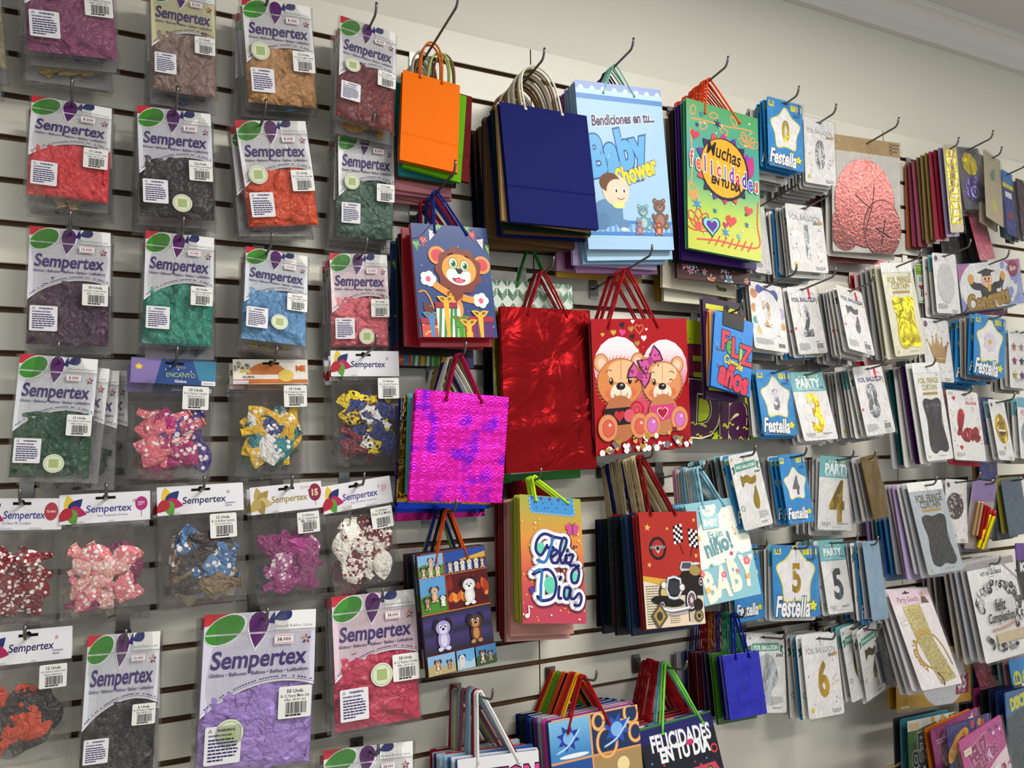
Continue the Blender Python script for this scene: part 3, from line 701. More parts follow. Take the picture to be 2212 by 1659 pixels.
def a_muchas(A):
    o = 'e8955a:g'
    A.line([(.06, .13), (.3, .12), (.55, .12), (.8, .105), (.93, .11)], .016, o)
    for i in range(6): A.ring(circ(10), .09+i*.14, .07+(i % 2)*.09, .035, .014, o, 20+i*30, 1.6)
    for a in (-60, -30, 0, 30, 60): A.ring(circ(10), .86+.09*math.sin(math.radians(a)), .22-.04*math.cos(math.radians(a)), .035, .012, o, a, 2.)
    A.line([(.05, .2), (.07, .4), (.05, .58)], .016, o); A.ring(circ(9), .05, .6, .04, .014, o, 0, 1.5)
    for i in range(9): A.ring(circ(8), .08+.04*math.cos(i), .62+.02*i/3, .02, .01, o, 30*i, 1.3)
    r_ = 'd8544c:g'
    A.line([(.97, .6), (.95, .75), (.97, .9), (.7, .92), (.4, .915), (.12, .93)], .018, r_)
    for i in range(7): A.line([(.3+i*.09, .92), (.33+i*.09, .885)], .018, r_); A.line([(.3+i*.09, .92), (.27+i*.09, .945)], .018, r_)
    for a in (-70, -35, 0, 35, 70): A.ring(circ(12), .14+.10*math.sin(math.radians(a)), .86-.065*math.cos(math.radians(a)), .05, .014, r_, a, 2.2)
    for (u, v, s, c) in ((.42, .12, .06, '3a2a6a'), (.14, .165, .035, '3a2a6a'), (.2, .085, .04, '3f7fae'), (.12, .70, .075, '3f86c8'), (.5, .85, .065, '3f86c8'), (.68, .86, .045, '5fb0d0'), (.8, .77, .045, '2f6a9a'), (.36, .72, .04, '2f6a9a'), (.79, .70, .03, '244a6a'), (.87, .06, .02, 'ffffff')): A.shp(star(6, .3), u, v, s, c+':g')
    for (u, v, s, c) in ((.11, .235, .06, 'c8384c'), (.58, .765, .075, 'd0484c'), (.83, .67, .06, 'd0484c'), (.5, .8, .04, 'b83a6a'), (.8, .30, .04, 'b83a8c')): A.shp(heart(), u, v, s, c+':g', 8)
    A.shp(heart(), .31, .825, .125, '2c2a4c:g', -5); A.shp(heart(), .31, .823, .108, '7fc8d0:g', -5); A.shp(heart(), .315, .825, .075, '5a2a8c:g', -5)
    rr = random.Random(4)
    for i in range(16): A.el(rr.random(), rr.uniform(.05, .95), .010, .010, 'eef2e8:g')
    # burst
    for i in range(16):
        a = 360*i/16; A.shp(drop(), .5+.33*math.cos(math.radians(a)), .42+.20*math.sin(math.radians(a)), .075, ('b8347c', '5a3a8c', '2f2a4c', 'd04a4c')[i % 4]+':g', a+90, 1.)
    for a in (-30, -5, 20): A.shp(drop(), .84+.02*a/20, .36, .09, ('5a3a9c', '8a3a9c', 'b8347c')[(a+30)//25]+':g', a, 1.5)
    A.shp(circ(26), .505, .425, .335, '281a2c:g', 0, 1.03); A.shp(circ(26), .495, .42, .315, 'f0a42c:g', 0, 1.03)
    for i in range(12): A.el(.5+.2*math.cos(i*2.1), .41+.1*math.sin(i*1.7), .014, .012, 'f8d45c:g')
    A.txt('Muchas', .50, .315, .46, '1c1620:g', bold=.015, shear=.05, rot=9, ys=1.45)
    t = 'felicidades'; cols = ('d8384c', 'e0503c', '6a3aa0', '3a3a9c', 'd8384c', '3f86c8', '6a3aa0', 'd0304c', '3a3a9c', '4a4ab0', 'd8483c')
    for i, ch in enumerate(t): A.txt(ch, .055+i*.088+(.01 if i > 3 else 0), .40+i*.008+(.008 if i % 2 else 0), None, cols[i]+':g', size=.135, bold=.03, ys=1.8, oc='f4e8e0:g', ow=.05, res=2)
    for i, ch in enumerate(t): pass
    A.txt('EN TU DÍA', .52, .525, .40, '1c1620:g', bold=.045, rot=6, ys=1.35)
def a_lion(A):
    A.line([(0, .14), (.1, .12), (.22, .03), (.27, 0)], .008, '3a1c22'); A.line([(.74, 0), (.8, .05), (.92, .12), (1, .15)], .008, '3a1c22')
    for (u, v, c, r) in ((.05, .2, '5a9a4a', -10), (.14, .16, 'c83244', 5), (.25, .10, 'f2ecea', 20), (.33, .03, '5a9a4a', 30), (.73, .02, '5a9a4a', -30), (.79, .085, 'c83244', -22), (.90, .15, 'f2ecea', -12), (.985, .2, '5a9a4a', 0)):
        A.shp([(-.8, -.8), (.8, -.8), (0, 1)], u, v, .06, c+':g', r, 1.2)
        for k in range(4): A.el(u-.02+.02*k, v-.02+.015*(k % 2), .007, .007, ('c83244' if c[0] == 'f' else 'f4e8a0')+':g')
    rr = random.Random(2)
    for i in range(22): A.el(rr.random(), rr.uniform(.05, .95), .009, .009, rr.choice(('f0e6a0', '6fb8e0', 'e0524c', '7fc8a0'))+':g')
    A.line([(.03, .61), (.10, .60), (.16, .66), (.2, .75)], .02, 'e0943c:g'); A.shp(drop(), .12, .75, .07, '6a2a20:g', -30, 1.3)
    A.el(.46, .75, .12, .16, 'e8973a:g'); A.el(.46, .78, .075, .13, 'f2ece6:g')
    A.line([(.42, .62), (.28, .56), (.17, .50)], .085, 'e8973a:g'); A.line([(.55, .64), (.68, .665), (.80, .665)], .085, 'e8973a:g')
    for (u, v) in ((.16, .49), (.82, .67)):
        for a in range(5): A.el(u+.055*math.cos(1.26*a), v+.035*math.sin(1.26*a), .05, .05, 'f4efec:g')
        A.el(u, v, .07, .07, 'f4efec:g'); A.el(u, v+.003, .032, .036, 'e0607c:g')
    for (u, v) in ((.30, .28), (.875, .35)): A.el(u, v, .115, .115, 'e8973a:g'); A.el(u, v, .08, .08, 'd23c4c:g')
    mane = [(1*math.cos(a)*(1+.06*math.sin(9*a)), math.sin(a)*(1+.06*math.sin(9*a))) for a in [2*math.pi*i/48 for i in range(48)]]
    A.shp(mane, .565, .41, .295, '7a2f1e:g', 12, .98); A.shp(drop(), .52, .60, .13, '7a2f1e:g', 190, 1.); A.shp(circ(26), .57, .40, .225, 'eca03c:g', 10, .86)
    A.el(.555, .46, .16, .11, 'f4ede8:g', 10); A.shp(circ(20), .555, .475, .09, '8a2230:g', 8, .75); A.shp(circ(16), .56, .50, .055, 'e2667c:g', 8, .5)
    A.el(.50, .435, .085, .06, 'f4ede8:g'); A.el(.63, .445, .085, .06, 'f4ede8:g'); A.shp([(-1, -.5), (1, -.5), (.3, .7), (-.3, .7)], .57, .41, .065, '1c1416:g', 6, .9)
    for u, v in ((.495, .345), (.645, .365)): A.el(u, v, .062, .072, '5c8a3c:g'); A.el(u, v, .052, .062, 'f0f2e8:g'); A.el(u+.004, v+.003, .036, .046, '6aa04c:g'); A.el(u+.004, v+.003, .022, .03, '14100e:g'); A.el(u-.01, v-.01, .01, .012, 'ffffff:g')
    A.line([(.44, .27), (.50, .255)], .014, '4a2018'); A.line([(.66, .275), (.71, .29)], .014, '4a2018')
    def box(u0, v0, u1, v1, c, lid, rb):
        A.rect(u0+.01, v0, u1-.01, v1, c+':g')
        if c == 'f2f0e6':
            for i in range(4): A.poly([(u0+.01+i*.07, v1), (u0+.045+i*.07, v1), (min(u1-.01, u0+.09+i*.07), v0), (min(u1-.05, u0+.055+i*.07), v0)], '3f8a4c:g')
        if c == 'd84a44':
            for i in range(9): A.el(u0+.03+(u1-u0-.06)*((i*37) % 100)/100, v0+.02+(v1-v0-.03)*((i*61) % 100)/100, .013, .013, 'f2d44c:g')
        if c == '5a2a6c': 
            for i in range(4): A.rect(u0+.02+i*.05, v0, u0+.04+i*.05, v1, '8a3a4c:g')
        A.rect(u0, v0-.035, u1, v0+.02, lid+':g'); A.rect(u0, v0+.012, u1, v0+.02, '5a1420:g')
        m = (u0+u1)/2; A.poly([(m-.035, v0-.035), (m+.035, v0-.035), (m+.022, v1), (m-.02, v1)], rb+':g')
        for s in (-1, 1): A.shp(drop(), m+s*.055, v0-.065, .05, rb+':g', s*65, 1.3); A.shp(drop(), m+s*.05, v0-.065, .025, '8a6414:g', s*65, 1.3)
    box(.02, .87, .30, 1, 'd84a44', 'a8243c', '3f8ac0'); box(.62, .85, .96, 1, '5a2a6c', 'a8243c', 'f0b83c'); box(.215, .73, .50, 1, 'f2f0e6', '9a1f34', 'f0b42c'); box(.47, .90, .58, 1, '6ab83c', '57a02c', '4c9428'); box(.57, .93, .68, 1, 'e8a42c', 'a8243c', 'f0b83c')
def furry(A, u, v, s, face, light, bow=None, wink=0):
    k = A.w/A.h
    for i in range(40):
        a = math.radians(9*i); A.line([(u+s*.97*math.cos(a), v+s*.86*math.sin(a)*k), (u+s*1.09*math.cos(a+.08), v+s*.98*math.sin(a+.08)*k)], .006, 'c89060', False)
    for x in (-1, 1): A.el(u+x*s*.80, v-s*.72*k, s*.32, s*.34, 'b87848:g'); A.el(u+x*s*.80, v-s*.72*k, s*.27, s*.29, 'e0a878:g'); A.el(u+x*s*.78, v-s*.70*k, s*.17, s*.19, 'f0c8b0:g')
    A.el(u, v, s, s*.88, 'a86a40:g', n=28); A.el(u, v, s*.965, s*.845, face+':g', n=28); A.el(u+s*.1, v-s*.38*k, s*.66, s*.42, light+':g'); A.el(u-s*.45, v+s*.4*k, s*.24, s*.18, 'd87048:g'); A.el(u+s*.5, v+s*.38*k, s*.2, s*.16, 'd87048:g')
    A.el(u, v+s*.38*k, s*.46, s*.36, 'f0dac6:g'); A.el(u, v+s*.14*k, s*.20, s*.14, '20161a:g'); A.el(u+s*.04, v+s*.10*k, s*.07, s*.04, 'a89aa0:g')
    A.line([(u-s*.3, v+s*.42*k), (u-s*.15, v+s*.56*k), (u, v+s*.58*k), (u+s*.18, v+s*.55*k), (u+s*.3, v+s*.40*k)], .007, '4a2a24'); A.line([(u, v+s*.2*k), (u, v+s*.5*k)], .005, '8a5a48'); A.line([(u+s*.05, v-s*.8*k), (u+s*.02, v-s*.1*k)], .004, 'a86a40')
    for i, x in enumerate((-1, 1)):
        if wink and i == 1: A.line([(u+x*s*.36, v-s*.08*k), (u+x*s*.45, v-s*.14*k), (u+x*s*.54, v-s*.07*k)], .007, '2a1a1c')
        else: A.el(u+x*s*.40, v-s*.05*k, s*.085, s*.13, '20161a:g'); A.el(u+x*s*.42, v-s*.10*k, s*.03, s*.04, 'ffffff:g')
        A.line([(u+x*s*.36, v-s*.42*k), (u+x*s*.5, v-s*.46*k), (u+x*s*.62, v-s*.36*k)], .006, '5a342c')
def a_teddy(A):
    cols = ('2a2228', 'f2eae8', 'd0488c', 'b08c3c', 'd0a84c', 'e0a04c')
    for i, (u, v, s) in enumerate(((.31, .045, .03), (.42, .02, .02), (.31, .10, .035), (.40, .075, .03), (.22, .10, .028), (.50, .09, 0), (.41, .135, .03), (.53, .145, .03), (.32, .175, .03), (.46, .185, .028), (.11, .115, .02), (.43, .245, .045), (.18, .16, .012), (.56, .08, .014), (.52, .215, .012))): 
        if s: A.shp(heart(), u, v, s, cols[i % 6]+':g', 10*(i % 3-1))
    A.ring(heart(), .485, .075, .045, .006, 'e8a070')
    g = grad([(0, 'd04860'), (.5, 'e8a8b8'), (1, 'f6e4ea')], -A.h*.60, -A.h*.22)
    A.shp([(x*1.0, y) for x, y in heart(40)], .49, .48, .49, g, 4, 1.05)
    furry(A, .27, .47, .235, 'd8864c', 'e8b888'); furry(A, .70, .49, .215, 'dc9060', 'ecc49c', wink=1)
    for (u, v, s, r) in ((.58, .315, .12, -35), (.46, .425, .11, 30)):
        for x in (-1, 1): A.shp([(0, -.15), (1, -.75), (1.15, 0), (1, .75), (0, .15)], u, v, s*.95, '4a1a3a:g', r+(180 if x < 0 else 0)); A.shp([(0.02, -.1), (.95, -.65), (1.05, 0), (.95, .65), (0.02, .1)], u, v, s*.9, 'd0589c:g', r+(180 if x < 0 else 0))
        for i in range(12): A.el(u+s*.75*math.cos(i*1.9+r), v+s*.42*math.sin(i*2.7), .008, .008, '5a1a40:g')
        A.el(u, v, .028, .035, 'b03a80:g')
    A.el(.25, .74, .17, .20, 'b87048:g'); A.el(.70, .73, .16, .18, 'c07c50:g')
    A.poly([(.08, .66), (.38, .655), (.40, .78), (.12, .79)], '1e1a20:g'); A.poly([(.55, .66), (.82, .65), (.84, .75), (.58, .80)], 'd2407c:g'); A.shp(heart(), .24, .715, .055, 'c02c38:g'); A.shp(heart(), .69, .715, .062, 'f0c8d0:g'); A.shp(heart(), .69, .715, .052, 'a81c34:g')
    A.el(.42, .68, .075, .075, 'b8203c:g'); A.el(.42, .675, .05, .05, 'd84a5c:g'); A.el(.34, .72, .055, .055, 'd85a6c:g'); A.ring(circ(12), .42, .68, .03, .006, '8a1428')
    for (u, v, s, c) in ((.12, .80, .10, 'd8604c'), (.44, .80, .095, 'd8604c'), (.57, .80, .095, 'd070c0'), (.87, .77, .095, 'd070c0')): A.el(u, v, s, s*1.15, 'b87048:g'); A.el(u, v, s*.93, s*1.08, 'dc9060:g'); A.el(u+.005, v+.005, s*.62, s*.75, 'b04848:g'); A.el(u+.005, v+.005, s*.55, s*.68, c+':g'); A.el(u+.02, v-.02, s*.16, s*.14, 'f0c0c0:g')
    r = random.Random(8)
    for i in range(58):
        v = .985-abs(r.gauss(0, .055)); u = r.random(); A.shp(heart() if i % 3 else circ(8), u, v, r.uniform(.012, .042), r.choice(('f4ecec', 'f4ecec', 'b08c3c', '7a2430', '7a7074', 'f4ecec', 'd0a860'))+':g', r.uniform(-15, 15))
def a_dia(A):
    A.rect(0.0, .20, .50, .66, '5a2036:g'); A.rect(.0, .22, .42, .5, '7a2440:g')
    for i in range(3): A.rect(.1, .3+i*.14, .42, .345+i*.14, 'b8c830:g')
    A.txt('Día', .47, .76, .88, '1a1318:g', bold=.09, shear=.05, rot=3, ys=1.3); A.txt('Día', .47, .755, .87, 'e8e0a8:g', bold=.06, shear=.05, rot=3, ys=1.3); A.txt('Día', .47, .752, .87, '43183c:g', bold=.045, shear=.05, rot=3, ys=1.3)
    A.line([(.80, .86), (.9, .89), (.95, .84), (.88, .80), (.84, .85)], .03, '43183c:g')
    r = random.Random(5)
    for i in range(26): u, v = r.random(), r.choice((r.uniform(0, .2), r.uniform(.86, 1))); A.line([(u, v), (u+.03, v-.012), (u+.06, v+.01), (u+.09, v)], .012, 'd6d820:g')
    for i in range(14): A.el(r.random(), r.choice((r.uniform(0, .2), r.uniform(.86, 1))), .009, .008, '2a2420')
def a_feliz(A):
    r = random.Random(6)
    for i in range(34): A.shp(circ(12), r.random(), r.random(), r.uniform(.02, .045), r.choice(('3f8cd8', '3a80c8'))+':g')
    for i, ch in enumerate('FeLiZ'): A.txt(ch, .30+i*.135, .36+i*.028, None, ('c8344c', '3f9a3c', 'c8344c', '8ac03c', 'c8344c')[i]+':g', size=.44, bold=.035, ys=1.25, oc='2a1a2c:g', ow=.035)
    A.txt('Cumple', .53, .62, .48, 'e8c83c:g', bold=.03, rot=12, ys=1.5, shear=.1, oc='2a1a2c:g', ow=.03)
    A.txt('años', .56, .81, .72, 'c8344c:g', bold=.05, rot=10, ys=1.6, oc='2a1a2c:g', ow=.04)
    for (u, v) in ((.12, .50), (.16, .72), (.90, .50), (.92, .80)): A.shp(star(5, .45), u, v, .045, '1c2a5c:g', 10); A.shp(star(5, .45), u, v, .03, 'c8505c:g', 10)
    handle_die(A)
def handle_die(A):
    pass
def a_panels(A, seed=1, dark=1):
    """grid of picture panels with plain toy-like puppies and landscapes"""
    r = random.Random(seed)
    A.rect(0, 0, 1, 1, '5a2a2c:g')
    def pup(u, v, s, c, c2, hat=None):
        k = A.w/A.h
        A.el(u, v+s*.9*k, s*.5, s*.75, c+':g'); A.el(u, v+s*.95*k, s*.28, s*.5, c2+':g')
        for x in (-1, 1): A.el(u+x*s*.55, v-s*.3*k, s*.22, s*.42, '2c2226:g', -x*20); A.el(u+x*s*.32, v+s*1.6*k, s*.22, s*.16, c2+':g')
        A.el(u, v, s*.6, s*.55, c+':g'); A.el(u, v+s*.2*k, s*.34, s*.28, c2+':g'); A.el(u, v+s*.10*k, s*.12, s*.09, '141012')
        for x in (-1, 1): A.el(u+x*s*.22, v-s*.1*k, s*.12, s*.15, 'f4f4f4'); A.el(u+x*s*.2, v-s*.08*k, s*.07, s*.09, '402818')
    def land(u0, v0, u1, v1, sky, gnd):
        A.rect(u0, v0, u1, v1, sky+':g'); m = v0+(v1-v0)*.55; A.poly(smooth([(u0, m), (u0+(u1-u0)*.3, m-.02), (u0+(u1-u0)*.7, m+.02), (u1, m-.01)], 4)+[(u1, v1), (u0, v1)], gnd+':g')
    land(.01, .01, .37, .185, '7fb0dc', '5a8a3c'); A.rect(.39, .01, .99, .185, '2c4c9c:g'); A.poly([(.6, .09), (.99, .05), (.99, .1), (.65, .12)], 'd8a84c:g')
    land(.01, .20, .37, .49, '5f9cd0', '4c8c30'); A.rect(.39, .20, .99, .49, '5a1a1c:g')
    for i in range(14): A.shp(drop(), r.uniform(.42, .97), r.uniform(.24, .42), r.uniform(.03, .07), r.choice(('d8642c', 'b83a24', 'e8943c', '8a2a20'))+':g', r.uniform(-30, 30), 1.3)
    g = grad([(0, '141022'), (.35, '3a2a6c'), (.5, '1a1430'), (.75, '40307a'), (1, '141022')], -A.h*.82, -A.h*.5); A.rect(.01, .505, .99, .815, g)
    A.rect(0, .193, 1, .2, 'c87a3c:g'); A.rect(.376, .01, .388, .5, 'a8502c:g'); A.rect(0, .493, 1, .503, 'c87a3c:g')
    for i, x in enumerate((.08, .18, .28)): pup(x, .13, .06, r.choice(('8a5a38', 'c8b090', '6a4a3a')), 'e0cdb8', r.choice((None, 'a8242c', '2c4c8c')))
    pup(.19, .06, .055, 'c89878', 'e0b898', '2a1c1c')
    for x in (.46, .55, .64, .74, .84, .93): pup(x, .12, .06, r.choice(('8a5a38', 'd8d0c8', '6a4a3a', '9a8a80')), 'e0cdb8', r.choice((None, 'a8242c', '2c2c4c')))
    pup(.2, .31, .085, 'c89878', 'e0b898', '2a1c1c'); pup(.09, .38, .07, '6a4a3a', 'c8a080', '2c4c8c'); pup(.31, .38, .06, 'e0dcd8', 'f0ece8', 'a8242c')
    pup(.70, .31, .15, 'd8d6d8', 'f0eeee', '9c1f28')
    pup(.27, .62, .17, 'a8a0d0', 'd8d4ec')
    pup(.74, .62, .16, '5a3a2a', 'c88a50')
    for i, (a, b) in enumerate(((0, .40), (.41, .68), (.69, 1))): land(a+.01, .83, b, .99, ('8ab4dc', '6aa8dc', '4a84b8')[i], ('b8a878', 'a8c8d8', '3c5a3c')[i]); pup((a+b)/2-.05, .895, .07, ('8a5a38', 'd8d6d8', '5a3a2a')[i], 'e0cdb8', ('2c4c8c', 'a8242c', None)[i]); (pup(b-.09, .905, .055, '6a4a3a', 'c8a080') if i != 1 else None)
def a_felizdia(A):
    A.poly([(.14, .005), (.87, .005), (.90, .13), (.86, .155), (.20, .145), (.155, .12)], '3f8cc8:g')
    for i in range(14): A.shp(star(8 if i % 3 == 0 else 4, .4), .2+.62*((i*41) % 100)/100, .02+.11*((i*67) % 100)/100, .035 if i % 3 == 0 else .018, '5a2a6c:g')
    P = [(.155, .02), (.17, .12), (.21, .138), (.84, .148), (.885, .125), (.86, .02)]
    for i in range(len(P)-1):
        n = 3 if i in (0, 4) else (22 if i == 2 else 1)
        for j in range(n): a = j/n; b = (j+.55)/n; A.line([(P[i][0]+(P[i+1][0]-P[i][0])*a, P[i][1]+(P[i+1][1]-P[i][1])*a), (P[i][0]+(P[i+1][0]-P[i][0])*b, P[i][1]+(P[i+1][1]-P[i][1])*b)], .008, 'e8eef2', False)
    r = random.Random(3)
    for i in range(60): A.shp(star(4, .3), r.random(), r.uniform(.17, .98), r.uniform(.012, .028), 'f0d23c:g')
    for i in range(10): A.el(r.random(), r.uniform(.17, .98), .014, .014, 'f0e8e0:g')
    for (u, v, s, c) in ((.83, .26, .11, 'c8448c'), (.16, .75, .06, '5a3a8c')):
        for x in (-1, 1): A.el(u+x*s*.5, v-s*.2*A.w/A.h, s*.52, s*.42, c+':g', x*-30); A.el(u+x*s*.42, v+s*.4*A.w/A.h, s*.34, s*.36, c+':g', x*30); A.line([(u, v-s*.2*A.w/A.h), (u+x*s*.2, v-s*.7*A.w/A.h), (u+x*s*.5, v-s*.85*A.w/A.h)], .008, '2c1a3c')
        A.el(u, v, s*.1, s*.55, '3a4a8c:g')
    for (u, v, c) in ((.84, .42, '5a2a6c'), (.09, .90, 'f0e0d8')): A.line([(u, v+.04), (u, v-.03), (u+.05, v-.02)], .022, c+':g', False); A.el(u-.03, v+.045, .035, .03, c+':g', -20)
    S = []
    F1 = [(.40, .40), (.30, .48), (.22, .44), (.25, .36), (.36, .31), (.52, .33), (.66, .34)]; F2 = [(.50, .335), (.44, .44), (.36, .53), (.24, .52)]; F3 = [(.38, .42), (.5, .415)]
    e1 = [(.47, .49), (.56, .455), (.53, .43), (.46, .46), (.47, .53), (.55, .535)]; l1 = [(.55, .535), (.68, .42), (.72, .35), (.66, .34), (.60, .44), (.62, .53), (.67, .53)]; i1 = [(.67, .53), (.71, .465), (.70, .53), (.745, .53)]; z1 = [(.745, .47), (.82, .47), (.75, .55), (.84, .55), (.9, .60), (.86, .68), (.78, .68), (.78, .61), (.9, .55)]
    D1 = [(.20, .61), (.30, .60), (.28, .72), (.27, .83)]; D2 = [(.16, .63), (.40, .59), (.52, .68), (.47, .80), (.30, .83), (.22, .80)]; ia = [(.57, .72), (.55, .80), (.59, .81)]; aa = [(.74, .73), (.66, .73), (.64, .80), (.70, .81), (.75, .73), (.74, .80), (.80, .81), (.88, .77), (.92, .80), (.88, .86), (.80, .86)]
    S = [F1, F2, F3, e1, l1, i1, z1, D1, D2, ia, aa, [(.58, .665), (.60, .645)], [(.72, .44), (.73, .43)]]
    for p in S: A.line([(u+.012, v+.008) for u, v in p], .150, '6a2a3c:g')
    for p in S: A.line([(u-.01, v) for u, v in p], .145, 'b8b4c0:g')
    for p in S: A.line(p, .125, 'f2f0f4:g')
    for (u, v, a, b, ro) in ((.29, .43, .07, .09, 20), (.69, .40, .035, .075, 15), (.42, .71, .09, .12, 0), (.83, .64, .055, .06, 0), (.69, .77, .04, .045, 0)): A.el(u, v, a, b, '62c8a8:g', ro)
    for p in S: A.line(p, .042, '20246c:g')
    for p in (D1, F2): A.line(p, .03, '2a7ac0:g')
    A.shp(star(4, .25), .60, .60, .05, '14141c:g')
def a_car(A):
    A.poly([(0, .55), (.45, .60), (1, .70), (1, .75), (.45, .65), (0, .60)], 'd0a03c:g'); A.poly([(0, .595), (1, .745), (1, 1), (0, 1)], 'd8cdb4:g')
    A.rect(.72, 0, 1, .70, '7a2028:g') if 0 else None
    r = random.Random(2); A.lines(.03, .64, .3, .98, 16, '6a6254', .4, 5); A.lines(.42, .80, .95, .985, 12, '8a8070', .4, 6); A.rect(.38, .84, .75, .99, 'e0c8b0:g'); A.lines(.4, .86, .6, .98, 7, '6a6254', .4, 7); A.rect(.72, .84, .74, .97, '3a342c')
    for (u, v, s) in ((.13, .135, .055), (.94, .08, .035), (.12, .46, .04), (.93, .40, .04), (.46, .15, .03)): A.shp(star(5, .42), u, v, s, 'd8b05c:g', 8)
    A.ring(circ(26), .28, .32, .125, .04, '241a1c:g', 0, 1.1); A.line([(.17, .31), (.39, .31)], .04, '8a8284:g'); A.shp(drop(), .28, .33, .055, 'c8c4c4:g', 180); A.el(.28, .32, .03, .032, '2a2426:g')
    for (u, v, ro, s) in ((.64, .21, 15, 1), (.90, .235, -15, -1)):
        for i in range(4):
            for j in range(6): A.shp([(-1, -1), (1, -1), (1, 1), (-1, 1)], u+(i-1.5)*.038, v+(j-2.5)*.027-(i*.006*s), .0195, 'efeeee' if (i+j) % 2 else '17171a', ro)
        A.line([(u+s*.02, v+.08), (u+s*.07, v+.17)], .012, '5a2a20')
    k = A.w/A.h
    A.shp([(-.6, .45), (-.7, .05), (-.35, -.25), (0, -.3), (.25, -.62), (.75, -.6), (.95, -.1), (1., .45)], .60, .635, .42, '241a18:g', 4, .8)
    A.poly([(.62, .50), (.66, .445), (.84, .45), (.85, .525), (.64, .53)], 'b8b8bc:g'); A.poly([(.65, .505), (.68, .455), (.82, .46), (.83, .515)], '4c4a5c:g'); A.el(.90, .47, .08, .018, 'c8d4d4:g')
    A.el(.88, .53, .10, .07, 'a08a50:g', 10); A.el(.34, .70, .10, .12, '38302c:g'); A.el(.34, .71, .07, .09, 'c8b46a:g')
    A.el(.38, .78, .28, .07, '1c1818:g', 8)
    for c, s in (('8c8c92', 1), ('d8d8de', .93), ('1c1c22', .78)): A.shp([(-.7, -.8), (0, -1), (.7, -.8), (.85, .3), (.5, .95), (0, 1.05), (-.5, .95), (-.85, .3)], .50, .665, .17*s, c+':g', 6, .95)
    for i in range(9): A.line([(.40+i*.024, .60+i*.002), (.41+i*.022, .73)], .005, '6a6a72')
    for (u, v) in ((.33, .64), (.635, .67)): A.el(u, v, .052, .054, '6a6a70:g'); A.el(u, v, .042, .044, 'dcd8cc:g'); A.el(u-.01, v-.008, .016, .016, 'ffffff:g')
    for (u, v, a) in ((.78, .785, .105), (.28, .82, .05), (.97, .63, .05)): A.el(u, v, a, a*1.45, '1a1a1e:g', 8); A.el(u, v, a*.78, a*1.18, 'd4d4da:g', 8); A.el(u, v, a*.62, a*.95, '5a2a34:g', 8); A.el(u, v, a*.25, a*.35, 'd8d8de:g'); 
    for i in range(12): a = math.pi*i/6; A.line([(.78, .785), (.78+.075*math.cos(a), .785+.115*math.sin(a)*k)], .004, 'd0d0d6', False)
    A.line([(.26, .83), (.4, .865), (.6, .86), (.74, .85)], .05, '70707a:g'); A.line([(.26, .825), (.4, .86), (.6, .855), (.74, .845)], .028, 'e4e4ea:g'); A.line([(.25, .86), (.45, .895), (.7, .885)], .018, 'b4b4bc:g')
    A.shp([(-1, 0), (0, -1), (1, 0), (0, 1)], .22, .90, .14, '5a5040:g', 8, 1.3); A.shp([(-1, 0), (0, -1), (1, 0), (0, 1)], .22, .90, .10, 'a8904c:g', 8, 1.3); A.el(.22, .90, .05, .06, '40382c:g')
    A.el(.89, .83, .08, .085, '241c1a:g'); A.el(.89, .925, .075, .08, '584838:g'); A.el(.89, .925, .055, .06, 'a08c5c:g'); A.el(.89, .925, .03, .03, '2c2420:g')
def a_nino(A):
    W = 'f0eee2:g'
    for (u, v, s) in ((.72, .19, .19), (.86, .47, .17), (.12, .60, .10)): A.shp(cloud(), u, v, s, W)
    for i, c in enumerate(('d8605c', 'e8c84c', '7fb85c', '5a8ac8')): A.line([(.31+.013*i, .245), (.37, .20+.012*i), (.46-.013*i, .23)], .016, c+':g')
    A.shp(cloud(), .42, .42, .38, W)
    for i in range(22): a = i*2.4; A.el(.42+.3*math.cos(a)*(i % 5)/5, .42+.15*math.sin(a)*(i % 4)/4, .008, .008, 'c8a888')
    A.txt('Es un', .41, .335, .24, '8ab8b8:g', bold=.03, rot=-4, ys=1.2); A.txt('niño!', .42, .44, .47, '6a98a0:g', bold=.04, rot=-10, ys=1.3); A.line([(.22+.03*i, .505-.004*i+(.012 if i % 2 else 0)) for i in range(14)], .008, '8aa8a8')
    for i, ch in enumerate('BABY'): A.txt(ch, .155+i*.225, .825-i*.028, None, 'efe6d4:g', size=.34, bold=.05, ys=1.6, rot=(-8, 4, -3, 5)[i])
    for (u, v, c, s) in ((.05, .70, 'e0708c', .06), (.42, .74, 'e0708c', .055), (.66, .73, 'd86a7c', .035), (.86, .65, 'e0708c', .07), (.10, .86, 'e8b85c', .05), (.82, .80, 'e8a85c', .045)):
        for a in range(5): A.el(u+s*.5*math.cos(a*1.257), v+s*.32*math.sin(a*1.257), s*.42, s*.42, c+':g')
        A.el(u, v, s*.25, s*.25, 'f0d880:g')
    for (u, v, c, s, n) in ((.62, .55, 'd0487c', .04, 5), (.12, .35, 'e8c84c', .045, 5), (.76, .30, 'f0eee2', .05, 5), (.76, .36, 'e8c84c', .03, 4), (.25, .63, '8ac07c', .03, 5), (.5, .60, '8ac07c', .02, 5)): A.shp(star(n, .45), u, v, s, c+':g')
    r = random.Random(9)
    for i in range(30): A.el(r.random(), r.uniform(.08, .95), .008, .008, 'eef4f4:g')
    # small hang tag
    A.rect(.215, .04, .50, .275, '98c8d0:g'); A.rect(.22, .043, .495, .27, 'a8d4da:g'); A.shp(cloud(), .36, .10, .10, W); A.shp(cloud(), .45, .07, .05, W); A.lines(.30, .085, .42, .12, 2, '9ababa', .5, 4); A.txt('BABY', .36, .215, .22, 'f0eee2:g', bold=.05, rot=4, ys=1.3)
